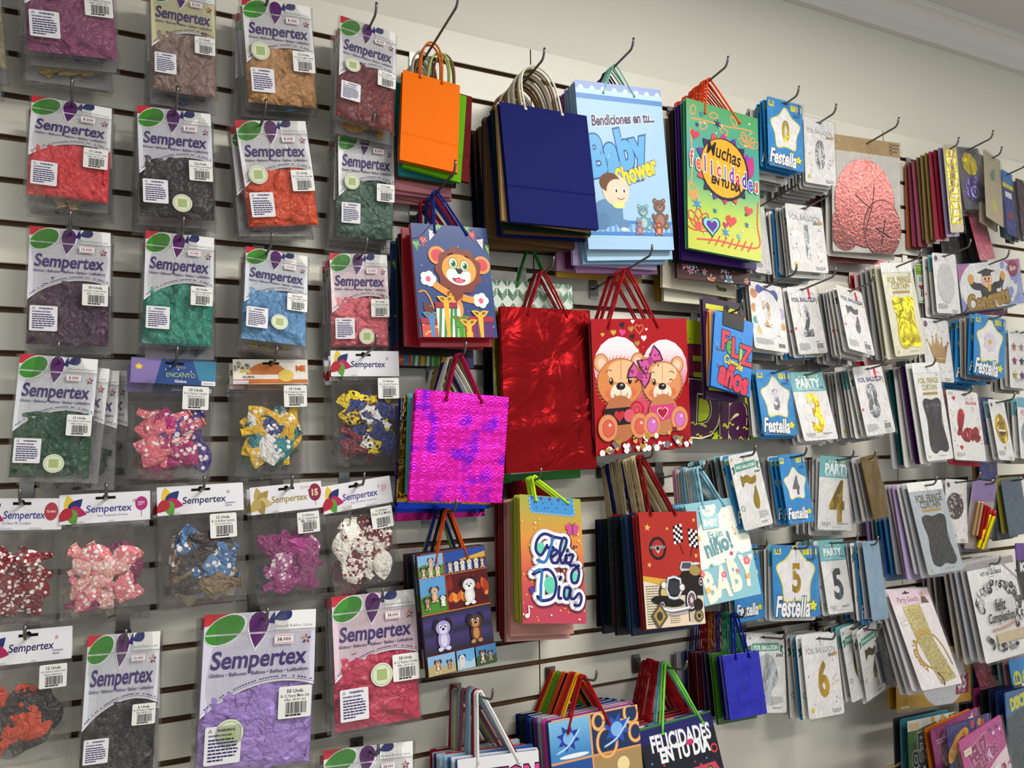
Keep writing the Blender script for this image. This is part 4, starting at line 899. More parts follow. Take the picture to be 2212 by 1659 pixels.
def a_felicid(A):
    A.rect(0, 0, 1, .02, '2c6a34:g'); A.rect(0, .02, 1, .17, '20205c:g')
    A.txt('FELICIDADES', .53, .185, .80, 'e8e8ec:g', bold=.03, ys=1.6, rot=1, oc='5a5a72:g', ow=.03); A.txt('EN TU DÍA', .55, .315, .66, 'e8e8ec:g', bold=.05, ys=1.4, rot=1)
    A.shp([(-1, .2), (-.8, -.4), (-.3, -.5), (.3, -.5), (.8, -.4), (1, .2), (.85, .9), (.4, .4), (-.4, .4), (-.85, .9)], .62, .68, .42, '241c30:g', -6); A.shp([(-.95, .2), (-.75, -.35), (0, -.42), (0, .36), (-.4, .36), (-.85, .85)], .62, .68, .40, '2f7cb4:g', -6); A.shp([(.95, .2), (.75, -.35), (0, -.42), (0, .36), (.4, .36), (.85, .85)], .62, .68, .40, 'c04450:g', -6)
    for (u, v) in ((.82, .57), (.88, .62), (.76, .62), (.82, .67)): A.el(u, v, .035, .035, '3a2a3a:g'); A.el(u, v, .022, .022, '7a9a5a:g')
    A.el(.45, .66, .07, .07, '1c2c4c:g'); r = random.Random(4)
    for i in range(22): A.shp(circ(8), r.random(), r.uniform(.35, .9), r.uniform(.006, .022), r.choice(('c04450', '2f7cb4', '3fa8a0'))+':g')
    A.ring(circ(12), .93, .38, .04, .02, 'c8383c:g'); A.el(.63, .255, .05, .03, 'c02c6c:g')
def a_runner(A):
    """four picture panels: gold rings, blue comets, a desert"""
    A.rect(0, 0, 1, 1, 'e09a5c:g')
    g = grad([(0, '3a86c8'), (1, '7fc0e8')], -A.h*.3, 0)
    A.rect(.0, .01, .44, .36, g); A.rect(.46, .01, 1, .36, '24365c:g'); A.rect(.0, .38, .44, 1, '28529c:g'); A.rect(.46, .38, 1, 1, 'a88a5c:g')
    for (u, v, s) in ((.54, .08, .06), (.92, .06, .08), (.62, .28, .11), (.95, .24, .07), (.8, .16, .04)): A.ring(circ(18), u, v, s, .035, 'd8924c:g', 0, 1.2); A.ring(circ(18), u, v, s, .015, 'f0c080:g', 0, 1.2)
    for (u, v, s, c) in ((.20, .17, .13, '2a3a9c'), (.74, .18, .15, '2f56b8'), (.24, .62, .17, '3f78c8')):
        A.shp(star(8, .55), u, v, s, c+':g', 15); A.el(u, v, s*.45, s*.45, '7fb4e8:g'); A.line([(u-s, v+s*.9), (u, v+s*.5), (u+s, v-s*.5)], .02, 'a8d0f0:g')
    A.el(.25, .33, .16, .02, 'e8f0f4:g'); A.poly([(.46, 1), (.6, .7), (.7, .78), (.85, .6), (1, .75), (1, 1)], '8a6a44:g'); A.el(.78, .5, .07, .07, 'f0d8a0:g')
def a_ton(A):
    t = 'IATON'
    A.txt(t, .60, .30, .80, '2a1420:g', bold=.13, ys=1.6); A.txt(t, .60, .295, .79, 'd83a8c:g', bold=.085, ys=1.6)
def a_stars(A):
    r = random.Random(5)
    for i in range(46): 
        u, v, s = r.random(), r.uniform(.7, .99), r.uniform(.02, .06); A.shp(star(5, .45), u, v, s*1.25, 'e8dcd8:g', r.uniform(0, 70)); A.shp(star(5, .45), u, v, s, r.choice(('c84a8c', '3f86a8', '2a2a5c', 'c86a4c'))+':g', r.uniform(0, 10))
def a_tuki(A):
    A.txt('Turma', .80, .955, .14, '5a6a2c:g', bold=.05, ys=1.2, oc='20200c:g', ow=.05)
def a_green_geo(A):
    for i in range(9):
        for j in range(12):
            u0, v0 = i/8.-.06, j/11.-.04
            for k in range(3): A.line([(u0, v0+.015*k), (u0+.055, v0+.04+.015*k), (u0+.11, v0+.015*k)] if j % 2 else [(u0, v0+.04+.015*k), (u0+.055, v0+.015*k), (u0+.11, v0+.04+.015*k)], .012, '1f6a3c:g', False)
# ------------------------------------------------------------------ hanging cards, foil balloon packs
GC = 'party packs on the right of the slatted wall'
def slot(A, u=.5, v=.045, c='15151a'): A.rect(u-.09, v-.006, u+.09, v+.008, c); A.el(u, v-.004, .035, .03, c)
def marks(A, v=.93, u=.5):
    for i, c in enumerate(('3a3a3a', '3a3a3a', '2f5a3c', '8a5a6a')): A.ring(circ(8), u+.07*i, v, .018, .008, c)
    A.lines(u, v+.02, u+.3, v+.04, 2, '8a8a8a', .5, 3)
def seven(A, u, v, s, c): A.line([(u-s*.5, v-s*.45), (u-s*.5, v-s*.2)], s*.14, c, False); A.poly(smooth([(u-s*.5, v-s*.40), (u-s*.1, v-s*.48), (u+s*.2, v-s*.38), (u+s*.5, v-s*.44), (u+s*.45, v-s*.25), (u+s*.1, v-s*.20), (u-s*.2, v-s*.28), (u-s*.48, v-s*.24)], 3, True), c); A.poly(smooth([(u+s*.33, v-s*.16), (u+s*.4, v+.0), (u+s*.42, v+s*.3), (u+s*.25, v+s*.5), (u+s*.02, v+s*.42), (u+s*.02, v+s*.2), (u+s*.2, v)], 3, True), c)
def numeral(F_, t, u, v, wd, c, bg, ys=1.25, cut=True):
    if not t: return
    if t == '7': seven(F_, u, v, wd*.95, c); return
    F_.txt(t, u, v, None, c, size=wd/.62, bold=.035, ys=ys, res=6)
    if cut and t in '0868': F_.poly([(u-wd*.05, v-wd*.5), (u+wd*.0, v-wd*.5), (u+wd*.05, v+wd*.5), (u+wd*.0, v+wd*.5)], bg)
    if cut and t in '2355': F_.line([(u-wd*.35, v-wd*.32), (u+wd*.05, v-wd*.48)], wd*.07, bg, False)
def festella(A, F_, t, c):
    A.rect(.05, .045, .19, .13, 'e6dc2c:g'); A.txt('32', .12, .075, .09, '2a5a9a', bold=.06, res=1); A.rect(.66, .045, .80, .13, 'e6dc2c:g'); A.rect(.83, .045, .97, .13, 'e6dc2c:g'); A.txt('1', .90, .075, .03, '2a5a9a', bold=.08, res=1); A.lines(.68, .06, .78, .12, 3, '8a8a2c', .4, 2); A.lines(.85, .10, .95, .12, 1, '8a8a2c', .4, 2)
    k = A.w/A.h
    A.shp(rstar(5, .62), .5, .44, .50, 'e8e04c:g', 0, 1.12); A.shp(rstar(5, .62), .5, .44, .465, 'ece8ea:g', 0, 1.12)
    A.txt('5000', .82, .20, .17, '14142a', shear=.3, bold=.02, res=1)
    A.txt('Festella', .43, .855, .72, '14203c:g', bold=.075, shear=.25, ys=1.75, rot=2); A.txt('Festella', .43, .85, .72, 'f8f8fa:g', bold=.03, shear=.25, ys=1.75, rot=2)
    A.shp(star(5, .5), .85, .845, .12, '1c2410:g', 8); A.shp(star(5, .5), .85, .845, .10, 'f0e42c:g', 8); A.lines(.82, .84, .89, .855, 1, '3a3a1c', .5, 1)
    slot(A)
    if t == 'flower':
        for i in range(7): a = math.radians(360/7*i); F_.el(.5+.11*math.cos(a), .43+.11*math.sin(a)*k*1.1, .085, .075, 'dcd4e4:g', math.degrees(a))
        F_.el(.5, .43, .055, .05, 'e8b42c:g'); F_.line([(.5, .53), (.5, .57)], .012, 'c8c0d0')
    elif t: numeral(F_, t, .5, .45, .26 if t != '4' else .3, c, 'ece8ea:g', 1.45)
def onepc(A, F_, t, c):
    A.txt('1', .72, .105, .035, 'c83040', bold=.06); A.txt('PC', .82, .11, .10, 'c86070', bold=.02, res=1)
    A.txt('FOIL BALLOON', .52, .195, .84, '2c2c6c', bold=.025, ys=1.25); A.txt('3500', .80, .225, .16, '14142a', shear=.3, bold=.02, res=1)
    numeral(F_, t, .46, .50, .44, c, 'e6e4e4:g', 1.55)
    A.el(.06, .62, .035, .04, 'd84a6a:g'); A.el(.93, .25, .03, .035, 'd8a83c:g'); A.line([(.86, .40), (.92, .43), (.85, .46), (.92, .49), (.85, .52)], .008, '6a6a70')
    A.lines(.07, .84, .45, .95, 6, '8a8a8e', .45, 4); A.barcode(.66, .85, .90, .93, '6a6a6e', 16); A.lines(.66, .82, .9, .835, 1, '4a4a4e', .7, 4); marks(A, .955, .68); slot(A)
def party(A, F_, t, c):
    A.rect(0, 0, 1, .29, '6ab0b4:g')
    for i in range(8): A.shp([(-1, -1), (1, -1), (0, 1)], .2+.085*i, .075, .03, ('a86a9c', 'd8d46c', 'd8d46c', 'e8e8e0')[i % 4]+':g')
    A.txt('PARTY', .5, .165, .68, 'eef2f2:g', bold=.045, ys=1.2); A.txt('Aluminum Foil Balloon', .5, .25, .66, 'e0eeee:g', bold=.01, res=1); A.txt('3500', .86, .235, .15, '14142a', shear=.3, bold=.02, res=1)
    numeral(F_, t, .52, .60, .5, c, 'e4e2e0:g', 1.4); A.lines(.56, .90, .92, .93, 3, '6a6a6e', .5, 3); marks(A, .905, .12); A.lines(.2, .955, .8, .965, 1, '9a9a9e', .5, 2); slot(A)
def banner(A, F_, t, c):
    A.poly([(.02, .17), (.12, .15), (.12, .24), (.02, .27), (.06, .22)], '3a6a58:g'); A.poly([(.98, .15), (.88, .13), (.88, .22), (.98, .25), (.93, .2)], '3a6a58:g'); A.poly([(.14, .13), (.85, .11), (.86, .21), (.15, .235)], '4f9a84:g'); A.txt('FOIL BALLOON', .5, .175, .62, 'eef2ee:g', bold=.04, ys=1.25, rot=-2)
    A.lines(.05, .05, .15, .09, 3, '6a6a70', .5, 4); A.txt('5000', .86, .27, .18, '14141c', shear=.2, bold=.04, res=1)
    numeral(F_, t, .52, .52, .5, c, 'e6e6e4:g', 1.5); A.ring(circ(12), .12, .72, .06, .02, '4f9a84'); A.lines(.6, .80, .92, .90, 6, '8a8a8e', .45, 4); A.lines(.62, .93, .92, .96, 2, '6a6a6e', .45, 4); slot(A, .45, .05)
def plainfoil(A, F_, t, c):
    A.txt('FOIL BALLOON', .5, .19, .82, '7a7678', ys=1.3); A.line([(.06, .13), (.94, .13)], .004, 'a8a4a4', False)
    r = random.Random(ord(t[0])); 
    for i in range(16): A.shp(star(5, .45) if i % 2 else circ(8), r.choice((r.uniform(.06, .25), r.uniform(.75, .94))), r.uniform(.28, .85), .022, r.choice(('c87a8c', '8a94b8', 'd8b06a', 'b8b4b8'))+':g')
    A.txt('3500', .80, .26, .18, '14141c', shear=.2, bold=.03, res=1); A.el(.9, .25, .07, .04, 'c89a5c:g')
    numeral(F_, t, .5, .54, .38, c, 'e6e4e2:g', 1.5, cut=t != '6'); A.el(.13, .9, .05, .05, 'd8c04c:g'); marks(A, .93, .68); slot(A, .5, .05)
def fiesta(A, F_, t, c):
    r = random.Random(12)
    for (u, v, s, cc) in ((.12, .18, .10, 'c88a5c'), (.10, .40, .09, 'd8945c'), (.28, .10, .09, '5a5aa8'), (.72, .17, .13, '3f5a9c'), (.90, .42, .11, 'b8a8d0'), (.93, .62, .07, 'd8a04c'), (.10, .58, .07, '5aa8a0'), (.45, .12, .08, '8a6ab0'), (.2, .72, .08, 'd8c87c')): A.el(u, v, s, s*1.2, cc+':g')
    A.txt('FIESTA', .58, .15, .5, '3a4a8c:g', bold=.06, rot=14, ys=1.4); A.el(.5, .46, .38, .56, 'eae8ea:g'); numeral(F_, t, .47, .46, .30, c, 'eae8ea:g', 1.7)
    A.lines(.06, .84, .6, .93, 6, '8a8a8e', .45, 4); A.barcode(.72, .88, .92, .94, '5a5a5e', 14); A.ring(smooth([(.3, .3), (.6, .1), (.9, .4)], 3), .7, .75, .1, .008, '3a4a8c'); slot(A)
def confetti(A, n=26, seed=3):
    r = random.Random(seed)
    for i in range(n): u, v, a = r.uniform(.03, .95), r.choice((r.uniform(.03, .3), r.uniform(.7, .85), r.uniform(.03, .85))), r.uniform(0, 3.1); A.line([(u, v), (u+.035*math.cos(a), v+.02*math.sin(a))], .010, '3a3640', False)
    A.el(.14, .09, .07, .08, '8a4a5c:g'); A.el(.16, .085, .03, .05, '3a5a9c:g'); A.lines(.06, .85, .5, .93, 5, '8a8a8e', .4, 4); marks(A, .95, .66); slot(A)
def crown(A, F_, t, c):
    confetti(A); F_.poly([(.14, .36), (.30, .44), (.34, .30), (.40, .43), (.5, .26), (.6, .43), (.68, .31), (.70, .45), (.90, .38), (.74, .66), (.72, .70), (.36, .70), (.32, .64)], c)
    for (u, v) in ((.14, .35), (.34, .29), (.5, .25), (.68, .30), (.9, .37)): F_.el(u, v, .03, .03, c)
    F_.line([(.36, .62), (.55, .635), (.73, .62)], .02, 'c8b488:m')
def oval(A, F_, t, c): confetti(A, seed=5); F_.el(.48, .50, .36, .56, c)
def emoji(A, F_, t, c):
    confetti(A, 20, 7); F_.el(.5, .48, .36, .60, c)
    for x in (.37, .62): A2 = F_; A2.line([(x-.09, .42), (x, .375), (x+.09, .42)], .035, '3a2a14')
    F_.shp([(math.cos(math.pi*i/12), math.sin(math.pi*i/12)) for i in range(13)], .5, .50, .24, '4a2418:g', 0, 1.0); F_.rect(.28, .50, .72, .53, 'f2f0ea:g'); F_.poly([(.46, .775), (.54, .775), (.52, .83), (.48, .83)], c)
def love(A, F_, t, c):
    A.shp(heart(), .20, .115, .06, 'c02c38:g', -10); A.txt('LOVE', .74, .10, .20, 'e8a8b4', bold=.03, res=1); A.txt('BALLOONS', .74, .165, .34, 'c04a5c', bold=.04, ys=1.3); A.txt('300', .12, .05, .14, '20202c', shear=.2, res=1); A.ring(heart(), .78, .25, .05, .01, 'c04a5c')
    P = [[(.22, .62), (.34, .50), (.42, .34), (.36, .30), (.28, .42), (.30, .60), (.40, .70)], [(.52, .56), (.42, .60), (.45, .70), (.54, .68), (.55, .58), (.60, .57)], [(.60, .56), (.64, .69), (.70, .57)], [(.72, .64), (.82, .60), (.79, .54), (.72, .60), (.76, .70), (.86, .66)]]
    for p in P: F_.line(p, .10, '7a1420:g')
    for p in P: F_.line(p, .085, c)
    A.shp(heart(), .26, .82, .06, 'c02c38:g'); A.lines(.08, .90, .4, .96, 4, '6a5a5c', .4, 3); r = random.Random(2)
    for i in range(14): A.shp(heart() if i % 2 else circ(6), r.choice((.06, .12, .9, .95)), r.uniform(.25, .8), .015, 'b83a48')
    slot(A, .55, .05)
def stars6(A, F_, t, c):
    A.lines(.06, .05, .3, .09, 2, '6a6a6e', .5, 2); slot(A, .35, .04)
    for i, cc in enumerate(('c8846c', 'c8b8c0', 'b0283c', 'b03464', '34367c', '8a9ab0', 'c8a84c', '7a4a8c')): F_.shp(star(5, .5), .2+.3*(i % 3), .30+.24*(i//3), .12, cc+':f'); F_.line([(.2+.3*(i % 3), .36+.24*(i//3)), (.2+.3*(i % 3), .39+.24*(i//3))], .012, cc)
    A.lines(.2, .84, .6, .9, 4, '8a8a8e', .5, 3)
def photo(A, F_, t, c):
    confetti(A, 26, 9); F_.shp(circ(26), .42, .42, .40, '4a4244:g', 0, 1.0); r = random.Random(1)
    for i in range(34): F_.shp(circ(8), .42+.33*r.uniform(-1, 1)*.9, .42+.17*r.uniform(-1, 1), r.uniform(.02, .05), r.choice(('c8b090', '8a7a78', 'd8d0c8', '2c2628', 'c89a9a'))+':g')
def fringe(A, F_, t, c):
    A.rect(0, 0, 1, .10, 'efefec:g'); A.line([(0, .105), (1, .105)], .008, 'b8b6b0', False); A.txt('FOIL FRINGE', .52, .185, .74, 'a89a4c' if t != 'b' else '5a5a48', bold=.03, ys=1.4); A.txt('CURTAIN', .52, .255, .56, 'a89a4c' if t != 'b' else '5a5a48', bold=.03, ys=1.4)
    A.rect(.24, .305, .80, .335, 'a88c4c:g'); A.txt('50', .88, .13, .10, '20202c', shear=.2, res=1)
    pts = smooth([(.18, .40), (.30, .365), (.5, .385), (.70, .365), (.84, .40), (.83, .5), (.78, .62), (.84, .75), (.88, .88), (.76, .925), (.55, .90), (.38, .93), (.22, .89), (.20, .76), (.24, .6), (.19, .48)], 3, True); F_.poly(pts, c)
    r = random.Random(3)
    for i in range(9): x = .27+.065*i; F_.line([(x, .42+r.uniform(0, .04)), (x+r.uniform(-.02, .02), .6), (x+.02, .86)], .012, c)
    A.el(.27, .43, .05, .045, 'e0dcd0:g'); A.lines(.5, .955, .85, .965, 1, '8a8a6c', .6, 2); A.shp(heart(), .12, .955, .035, 'b8a04c:g')
def cortege(A, F_, t, c):
    A.rect(0, 0, 1, .36, 'a85a9a:g'); A.rect(0, .70, 1, 1, '8a94c8:g'); A.rect(.55, .2, 1, 1, '9aa4d0:g'); A.shp(circ(26), .46, .52, .46, 'e2e0e0:g', 0, .62)
    r = random.Random(6)
    for i in range(16): A.shp(circ(12), r.uniform(.6, 1), r.uniform(.1, 1), r.uniform(.02, .05), '8a98cc:g')
    A.shp(circ(20), .87, .2, .085, '8a1f44:g'); A.txt('2pcs', .87, .17, .10, 'f0e8ec', bold=.03, res=1); A.lines(.82, .21, .92, .26, 3, 'f0e8ec', .4, 2)
    # graduate in cap and gown above gold lettering
    F_.poly([(.30, .52), (.42, .46), (.55, .52), (.58, .80), (.33, .80)], '18161a:g'); F_.line([(.32, .52), (.22, .48), (.18, .38)], .07, '18161a:g'); F_.line([(.54, .53), (.64, .50), (.68, .36)], .07, '18161a:g')
    F_.el(.18, .33, .045, .05, 'd8a03c:g'); F_.el(.69, .33, .04, .045, 'd8a03c:g'); F_.el(.43, .37, .085, .085, 'e8b898:g'); F_.poly([(.28, .21), (.43, .13), (.58, .21), (.43, .27)], '18161a:g'); F_.rect(.36, .22, .50, .30, '18161a:g')
    for x in (.40, .46): F_.el(x, .36, .012, .014, '20181a')
    F_.line([(.39, .41), (.43, .425), (.47, .41)], .008, 'a03a3c'); F_.el(.45, .56, .03, .04, 'd8a83c:g')
    F_.txt('Congrats', .42, .80, .66, '3a2a14', bold=.08, ys=1.3, rot=-6); F_.txt('Congrats', .42, .80, .66, 'b08a3c:m', bold=.05, ys=1.3, rot=-6)
def arch(A, F_, t, c):
    A.rect(0, 0, 1, .075, '9a9496:g'); A.poly([(.62, 0), (.68, 0), (1, .22), (1, .26)], 'a89a9c:g'); A.txt('KIT DE GLOBOS', .48, .135, .44, '3a3436', bold=.03); A.lines(.42, .17, .56, .185, 1, '9a9496', .5, 2)
    r = random.Random(8)
    for i in range(20): A.line([(.28+.028*i, .42), (.29+.028*i, .72)], .010, 'cfcbc8', False)
    for i in range(95):
        t_ = r.random(); a = math.pi*(1.05-1.25*t_); u = .50+.40*math.cos(a); v = .46-.20*math.sin(a) if t_ < .8 else .46+(t_-.8)*1.2; u += r.uniform(-.06, .06); v += r.uniform(-.04, .04); s = r.uniform(.016, .045)
        A.el(u, v, s, s*1.08, r.choice(('241c22', '3a2c34', 'b4b0b4', '8a868c', '241c22', 'd8d6d8'))+':g'); A.el(u-s*.3, v-s*.2, s*.22, s*.2, 'ffffff:g')
    for i in range(34): u, v, s = .12+r.random()*.6, .86+r.uniform(-.06, .05)-.0*i, r.uniform(.015, .04); A.el(u, v-.04*(u < .3), s, s, r.choice(('241c22', 'b4b0b4', '8a868c', '241c22'))+':g')
    A.rect(.30, .74, .95, .84, 'c8b494:g'); A.txt('feliz', .50, .46, .22, '17141a:g', bold=.02, shear=.25, ys=1.5); A.txt('Cumpleaños', .48, .58, .56, '17141a:g', bold=.02, shear=.25, ys=1.5); A.line([(.24, .70), (.5, .69), (.74, .655)], .022, 'c08a6c:g'); slot(A, .5, .08, 'd8d6d4')
def sash(A, F_, t, c):
    A.rect(0, 0, 1, .16, 'd8c0cc:g'); A.el(.80, .07, .05, .06, 'c89a7c:g'); A.poly([(.72, .16), (.76, .09), (.86, .09), (.92, .16)], '5a3a34:g'); A.txt('Party Goods', .42, .10, .52, '7a2a5c', shear=.05, ys=1.2)
    F_.poly([(.22, .17), (.66, .16), (.70, .55), (.90, .93), (.50, .97), (.30, .55)], 'dccb86:q')
    pts = [(.56+.30*math.cos(a), .60+.17*math.sin(a)) for a in [math.radians(-120+i*12) for i in range(-9, 15)]]
    pts = [(.52+.31*math.cos(math.radians(a)), .64+.175*math.sin(math.radians(a))) for a in range(-60, -280, -10)]
    F_.line([(.93, .80), (.86, .62), (.74, .5)]+pts+[(.5, .86), (.70, .87)], .026, 'c89a2c:m', k=2)
    for i, ch in enumerate('HAPPY BIRTHDAY'):
        a = math.radians(-75-i*12.); F_.txt(ch, .52+.36*math.cos(a), .64+.205*math.sin(a), None, 'd0a030:m', size=.11, bold=.05, rot=math.degrees(a)+90, res=1)
    F_.line([(.05, .33), (.2, .31), (.25, .34), (.1, .36), (.05, .33)], .006, 'c8b06c'); F_.line([(.50, .86), (.58, .93), (.56, .98)], .03, '6a4418:m'); slot(A, .42, .035)
def green_print(A, F_, t, c):
    A.rect(.03, .03, .97, .97, '5a9a64:g'); A.rect(.06, .05, .94, .95, 'dce4dc:g'); A.rect(.06, .05, .6, .28, '9ac83c:g'); A.txt('flores por', .5, .2, .8, '24301c', shear=.2, ys=1.6); A.txt('qué fue', .5, .36, .6, '24301c', shear=.2, ys=1.6); A.shp(heart(), .3, .6, .14, 'b02434:g'); A.txt('10', .4, .76, .25, '20202c', bold=.05); A.poly([(.3, .95), (.94, .6), (.94, .95)], '6ab07c:g'); A.el(.7, .78, .13, .14, 'b0343c:g'); A.el(.64, .88, .07, .06, 'd8c84c:g')
def generic(A, F_, t, c):
    pass
def birthday(bg, kind):
    def f(A, F_, t, c):
        r = random.Random(len(t)+3)
        if kind == 'green':
            A.rect(0, 0, 1, .10, 'd8d4cc:g'); A.poly([(0, .12), (1, .0), (1, .12), (0, .22)], '3a6a30:g')
            for i in range(5): A.el(.5+.1*i, .02+.01*i, .04, .06, ('c8a04c', 'e0dcd4')[i % 2]+':g')
            A.txt('FELIZ', .42, .20, .44, '14141a:g', bold=.05, ys=1.5, oc='e8e8ea:g', ow=.03, rot=-4); A.txt('CUMPLEAÑOS', .55, .35, .95, '14141a:g', bold=.05, ys=1.8, oc='e8e8ea:g', ow=.03, rot=-3)
            for (u, v, s, cc) in ((.1, .55, .12, 'c8ccd0'), (.35, .52, .16, '241c1c'), (.28, .68, .14, '2a5a34'), (.5, .75, .15, '2f6a3c'), (.2, .85, .1, 'c8ccd0'), (.62, .6, .12, '1f4a2a'), (.1, .72, .12, '1f4a2a'), (.4, .92, .13, '3a7a48'), (.7, .85, .14, '241c1c')): A.el(u, v, s, s*1.1, cc+':g'); A.el(u-s*.3, v-s*.3, s*.2, s*.25, 'a8b8a8:g')
            A.rect(.04, .03, .22, .09, 'd8b890:g')
        if kind == 'pink':
            for i in range(16): a = math.radians(i*22.5); A.poly([(.5, .75), (.5+1.2*math.cos(a), .75+1.2*math.sin(a)), (.5+1.2*math.cos(a+.14), .75+1.2*math.sin(a+.14))], 'd070b0:g') if abs(math.cos(a)) < .99 and False else None
            A.poly(smooth([(0, .62), (.3, .55), (.7, .42), (1, .35)], 5)+[(1, 1), (0, 1)], 'e8d0d8:g'); A.txt('FELIZ', .38, .22, .44, '8a1a5c:g', bold=.07, ys=1.7, rot=-14, oc='e8b8d4:g', ow=.03); A.txt('CUMPLEAÑOS', .40, .37, .78, '8a1a5c:g', bold=.06, ys=1.7, rot=-16, oc='e8b8d4:g', ow=.03)
            for i in range(46): u, v, s = r.uniform(.1, 1), r.uniform(.50, 1), r.uniform(.03, .075); A.el(u, v, s, s*1.1, r.choice(('b0244c', 'e8d8e0', 'c84a8c', 'd890b0', '8a1a3c', 'f0e8ec'))+':g'); A.el(u-s*.3, v-s*.2, s*.18, s*.2, 'ffffff:g')
            for i in range(6): A.shp(star(5, .45), .7+.05*i, .08+.05*(i % 3), .04, ('5a3a8c', 'f0e0f0', 'c83a8c')[i % 3]+':g')
            A.rect(.05, .12, .22, .19, 'e8dcc0:g'); A.txt('2.000', .135, .155, .12, '6a5a3c', res=1)
        if kind == 'gol':
            A.poly([(0, .3), (.6, .0), (1, 0), (1, .2), (0, .6)], '2c2a6c:g'); A.line([(.05, .32), (.25, .18), (.42, .12)], .16, 'e8a42c:g'); A.poly([(0, .5), (1, .3), (1, .42), (0, .62)], '9c2434:g'); A.txt('GOL', .52, .32, .58, 'c8923c:g', bold=.09, ys=1.7, oc='2a1a3c:g', ow=.06); A.poly([(.05, 1), (.05, .65), (.9, .5), (.95, 1)], 'd8d4dc:g'); A.el(.45, .85, .12, .16, 'd8a82c:g')
            for i in range(5): A.el(.6+.08*i, .06+.02*(i % 2), .05, .06, ('c83a3c', '2c3a8c', 'd8a02c')[i % 3]+':g')
        if kind == 'rosa':
            A.lines(.1, .12, .3, .18, 2, 'd890c0', .5, 2); A.ring(circ(14), .5, .6, .14, .02, 'c060a0'); A.ring(circ(14), .3, .4, .05, .012, 'c878b0'); A.shp(star(4, .4), .85, .08, .08, 'f0e4ec:g', 20); A.poly([(.2, 1), (.25, .75), (.6, .7), (.7, 1)], 'e0ccd8:g')
        if kind == 'disc': A.poly([(0, .25), (1, .12), (1, 1), (0, 1)], '3a4a54:g'); A.txt('DISCRETO', .55, .10, .8, 'c8c83c:g', bold=.07, ys=1.6, rot=-8)
        if kind == '1812': 
            for i in range(2): A.shp(circ(14), .2+.3*i, .80, .13, 'e0dc2c:g', 0, 1.3); A.txt(('18', '12')[i], .2+.3*i, .78, .14, '2a6a9a', bold=.06, res=1)
    return f
def yellow55(A, F_, t, c):
    A.shp(circ(24), .62, .55, .30, 'cfd0d6:g', 0, .8); A.poly([(.80, .52), (.97, .50), (.96, .84), (.78, .86)], '9c1f5c:g'); A.txt('55', .875, .62, .11, 'f0ecf0', bold=.02, ys=1.5); A.txt('PCS', .87, .78, .09, 'f0ecf0', res=1); A.rect(.05, .93, .16, .97, 'd8c8a0:g')
def white_card(mw, w, h, label, base, artf, t, c, kind='balloon_card', cat='balloon pack', film=True, rad=.006, edge=None, foil=True, fh=0.0, art_w=None):
    root = thing(kind, mw, label, cat, GC)
    m = MB(); sheet(m, w, h, .0014, base, rad, edge=edge); m2 = MB(); A = Art(m, w, h, -.0007); F_ = Art(m2, w, h, -.0016)
    artf(A, F_, t, c); pc = link('printed_card', m.mesh('printed_card'), root)
    if m2.v: link('foil_balloon', m2.mesh('foil_balloon'), pc)
    if film:
        key = ('cf', round(w, 3), round(h, 3))
        r = random.Random(int(w*1e4)); n, k = 8, 12; vs = []
        for j in range(k+1):
            for i in range(n+1): u, v = i/n, j/k; e = min(1, min(u, 1-u, v, 1-v)*8); vs.append(((w+.006)*(u-.5), -.0052-.0016*e-e*r.uniform(-.0006, .0006)*1, .001-(h+.006)*v))
        f = MB(); f.add(vs, [(j*(n+1)+i, (j+1)*(n+1)+i, (j+1)*(n+1)+i+1, j*(n+1)+i+1) for j in range(k) for i in range(n)], 'e8e8e8:c', True); link('clear_sleeve', f.mesh('clear_sleeve'), root)
    return root
def back_mesh(kind, variant):
    key = ('bm', kind, variant)
    if key in TM: return TM[key]
    W, h = .09, .17; m = MB(); r = random.Random(variant*7+len(kind)); nul = Art(MB(), W, h)
    if kind == 'blue': sheet(m, W, h, .0016, '2a86c8:g', .004); A = Art(m, W, h, -.0008); festella(A, A, random.Random(variant).choice('0123579'), 'c8b83c:f' if variant % 2 else 'a8a8b0:f')
    elif kind == 'white':
        sheet(m, W, h, .0016, ('dedcd8:g', 'cfcdc8:g', 'e4e2e0:g')[variant % 3], .006, edge='a8a49c'); A = Art(m, W, h, -.0008); (onepc, plainfoil, banner, party)[variant % 4](A, A, '1234567890'[variant % 9], 'a8a8b0:f')
    elif kind == 'silver': sheet(m, W, h, .003, '8c8c90:f', .004, edge='a8a6a8:f')
    elif kind == 'clear': sheet(m, W, h, .0022, ('9a948c:k', '7c7c84:k', 'b0aca8:k')[variant % 3], .003, edge='c8c6c4')
    else: sheet(m, W, h, .003, kind, .004)
    TM[key] = m.mesh('printed_card'); return TM[key]
BD = {'blue': 'blue star card', 'white': 'white balloon card', 'silver': 'silver foil pack', 'clear': 'grey film packet'}
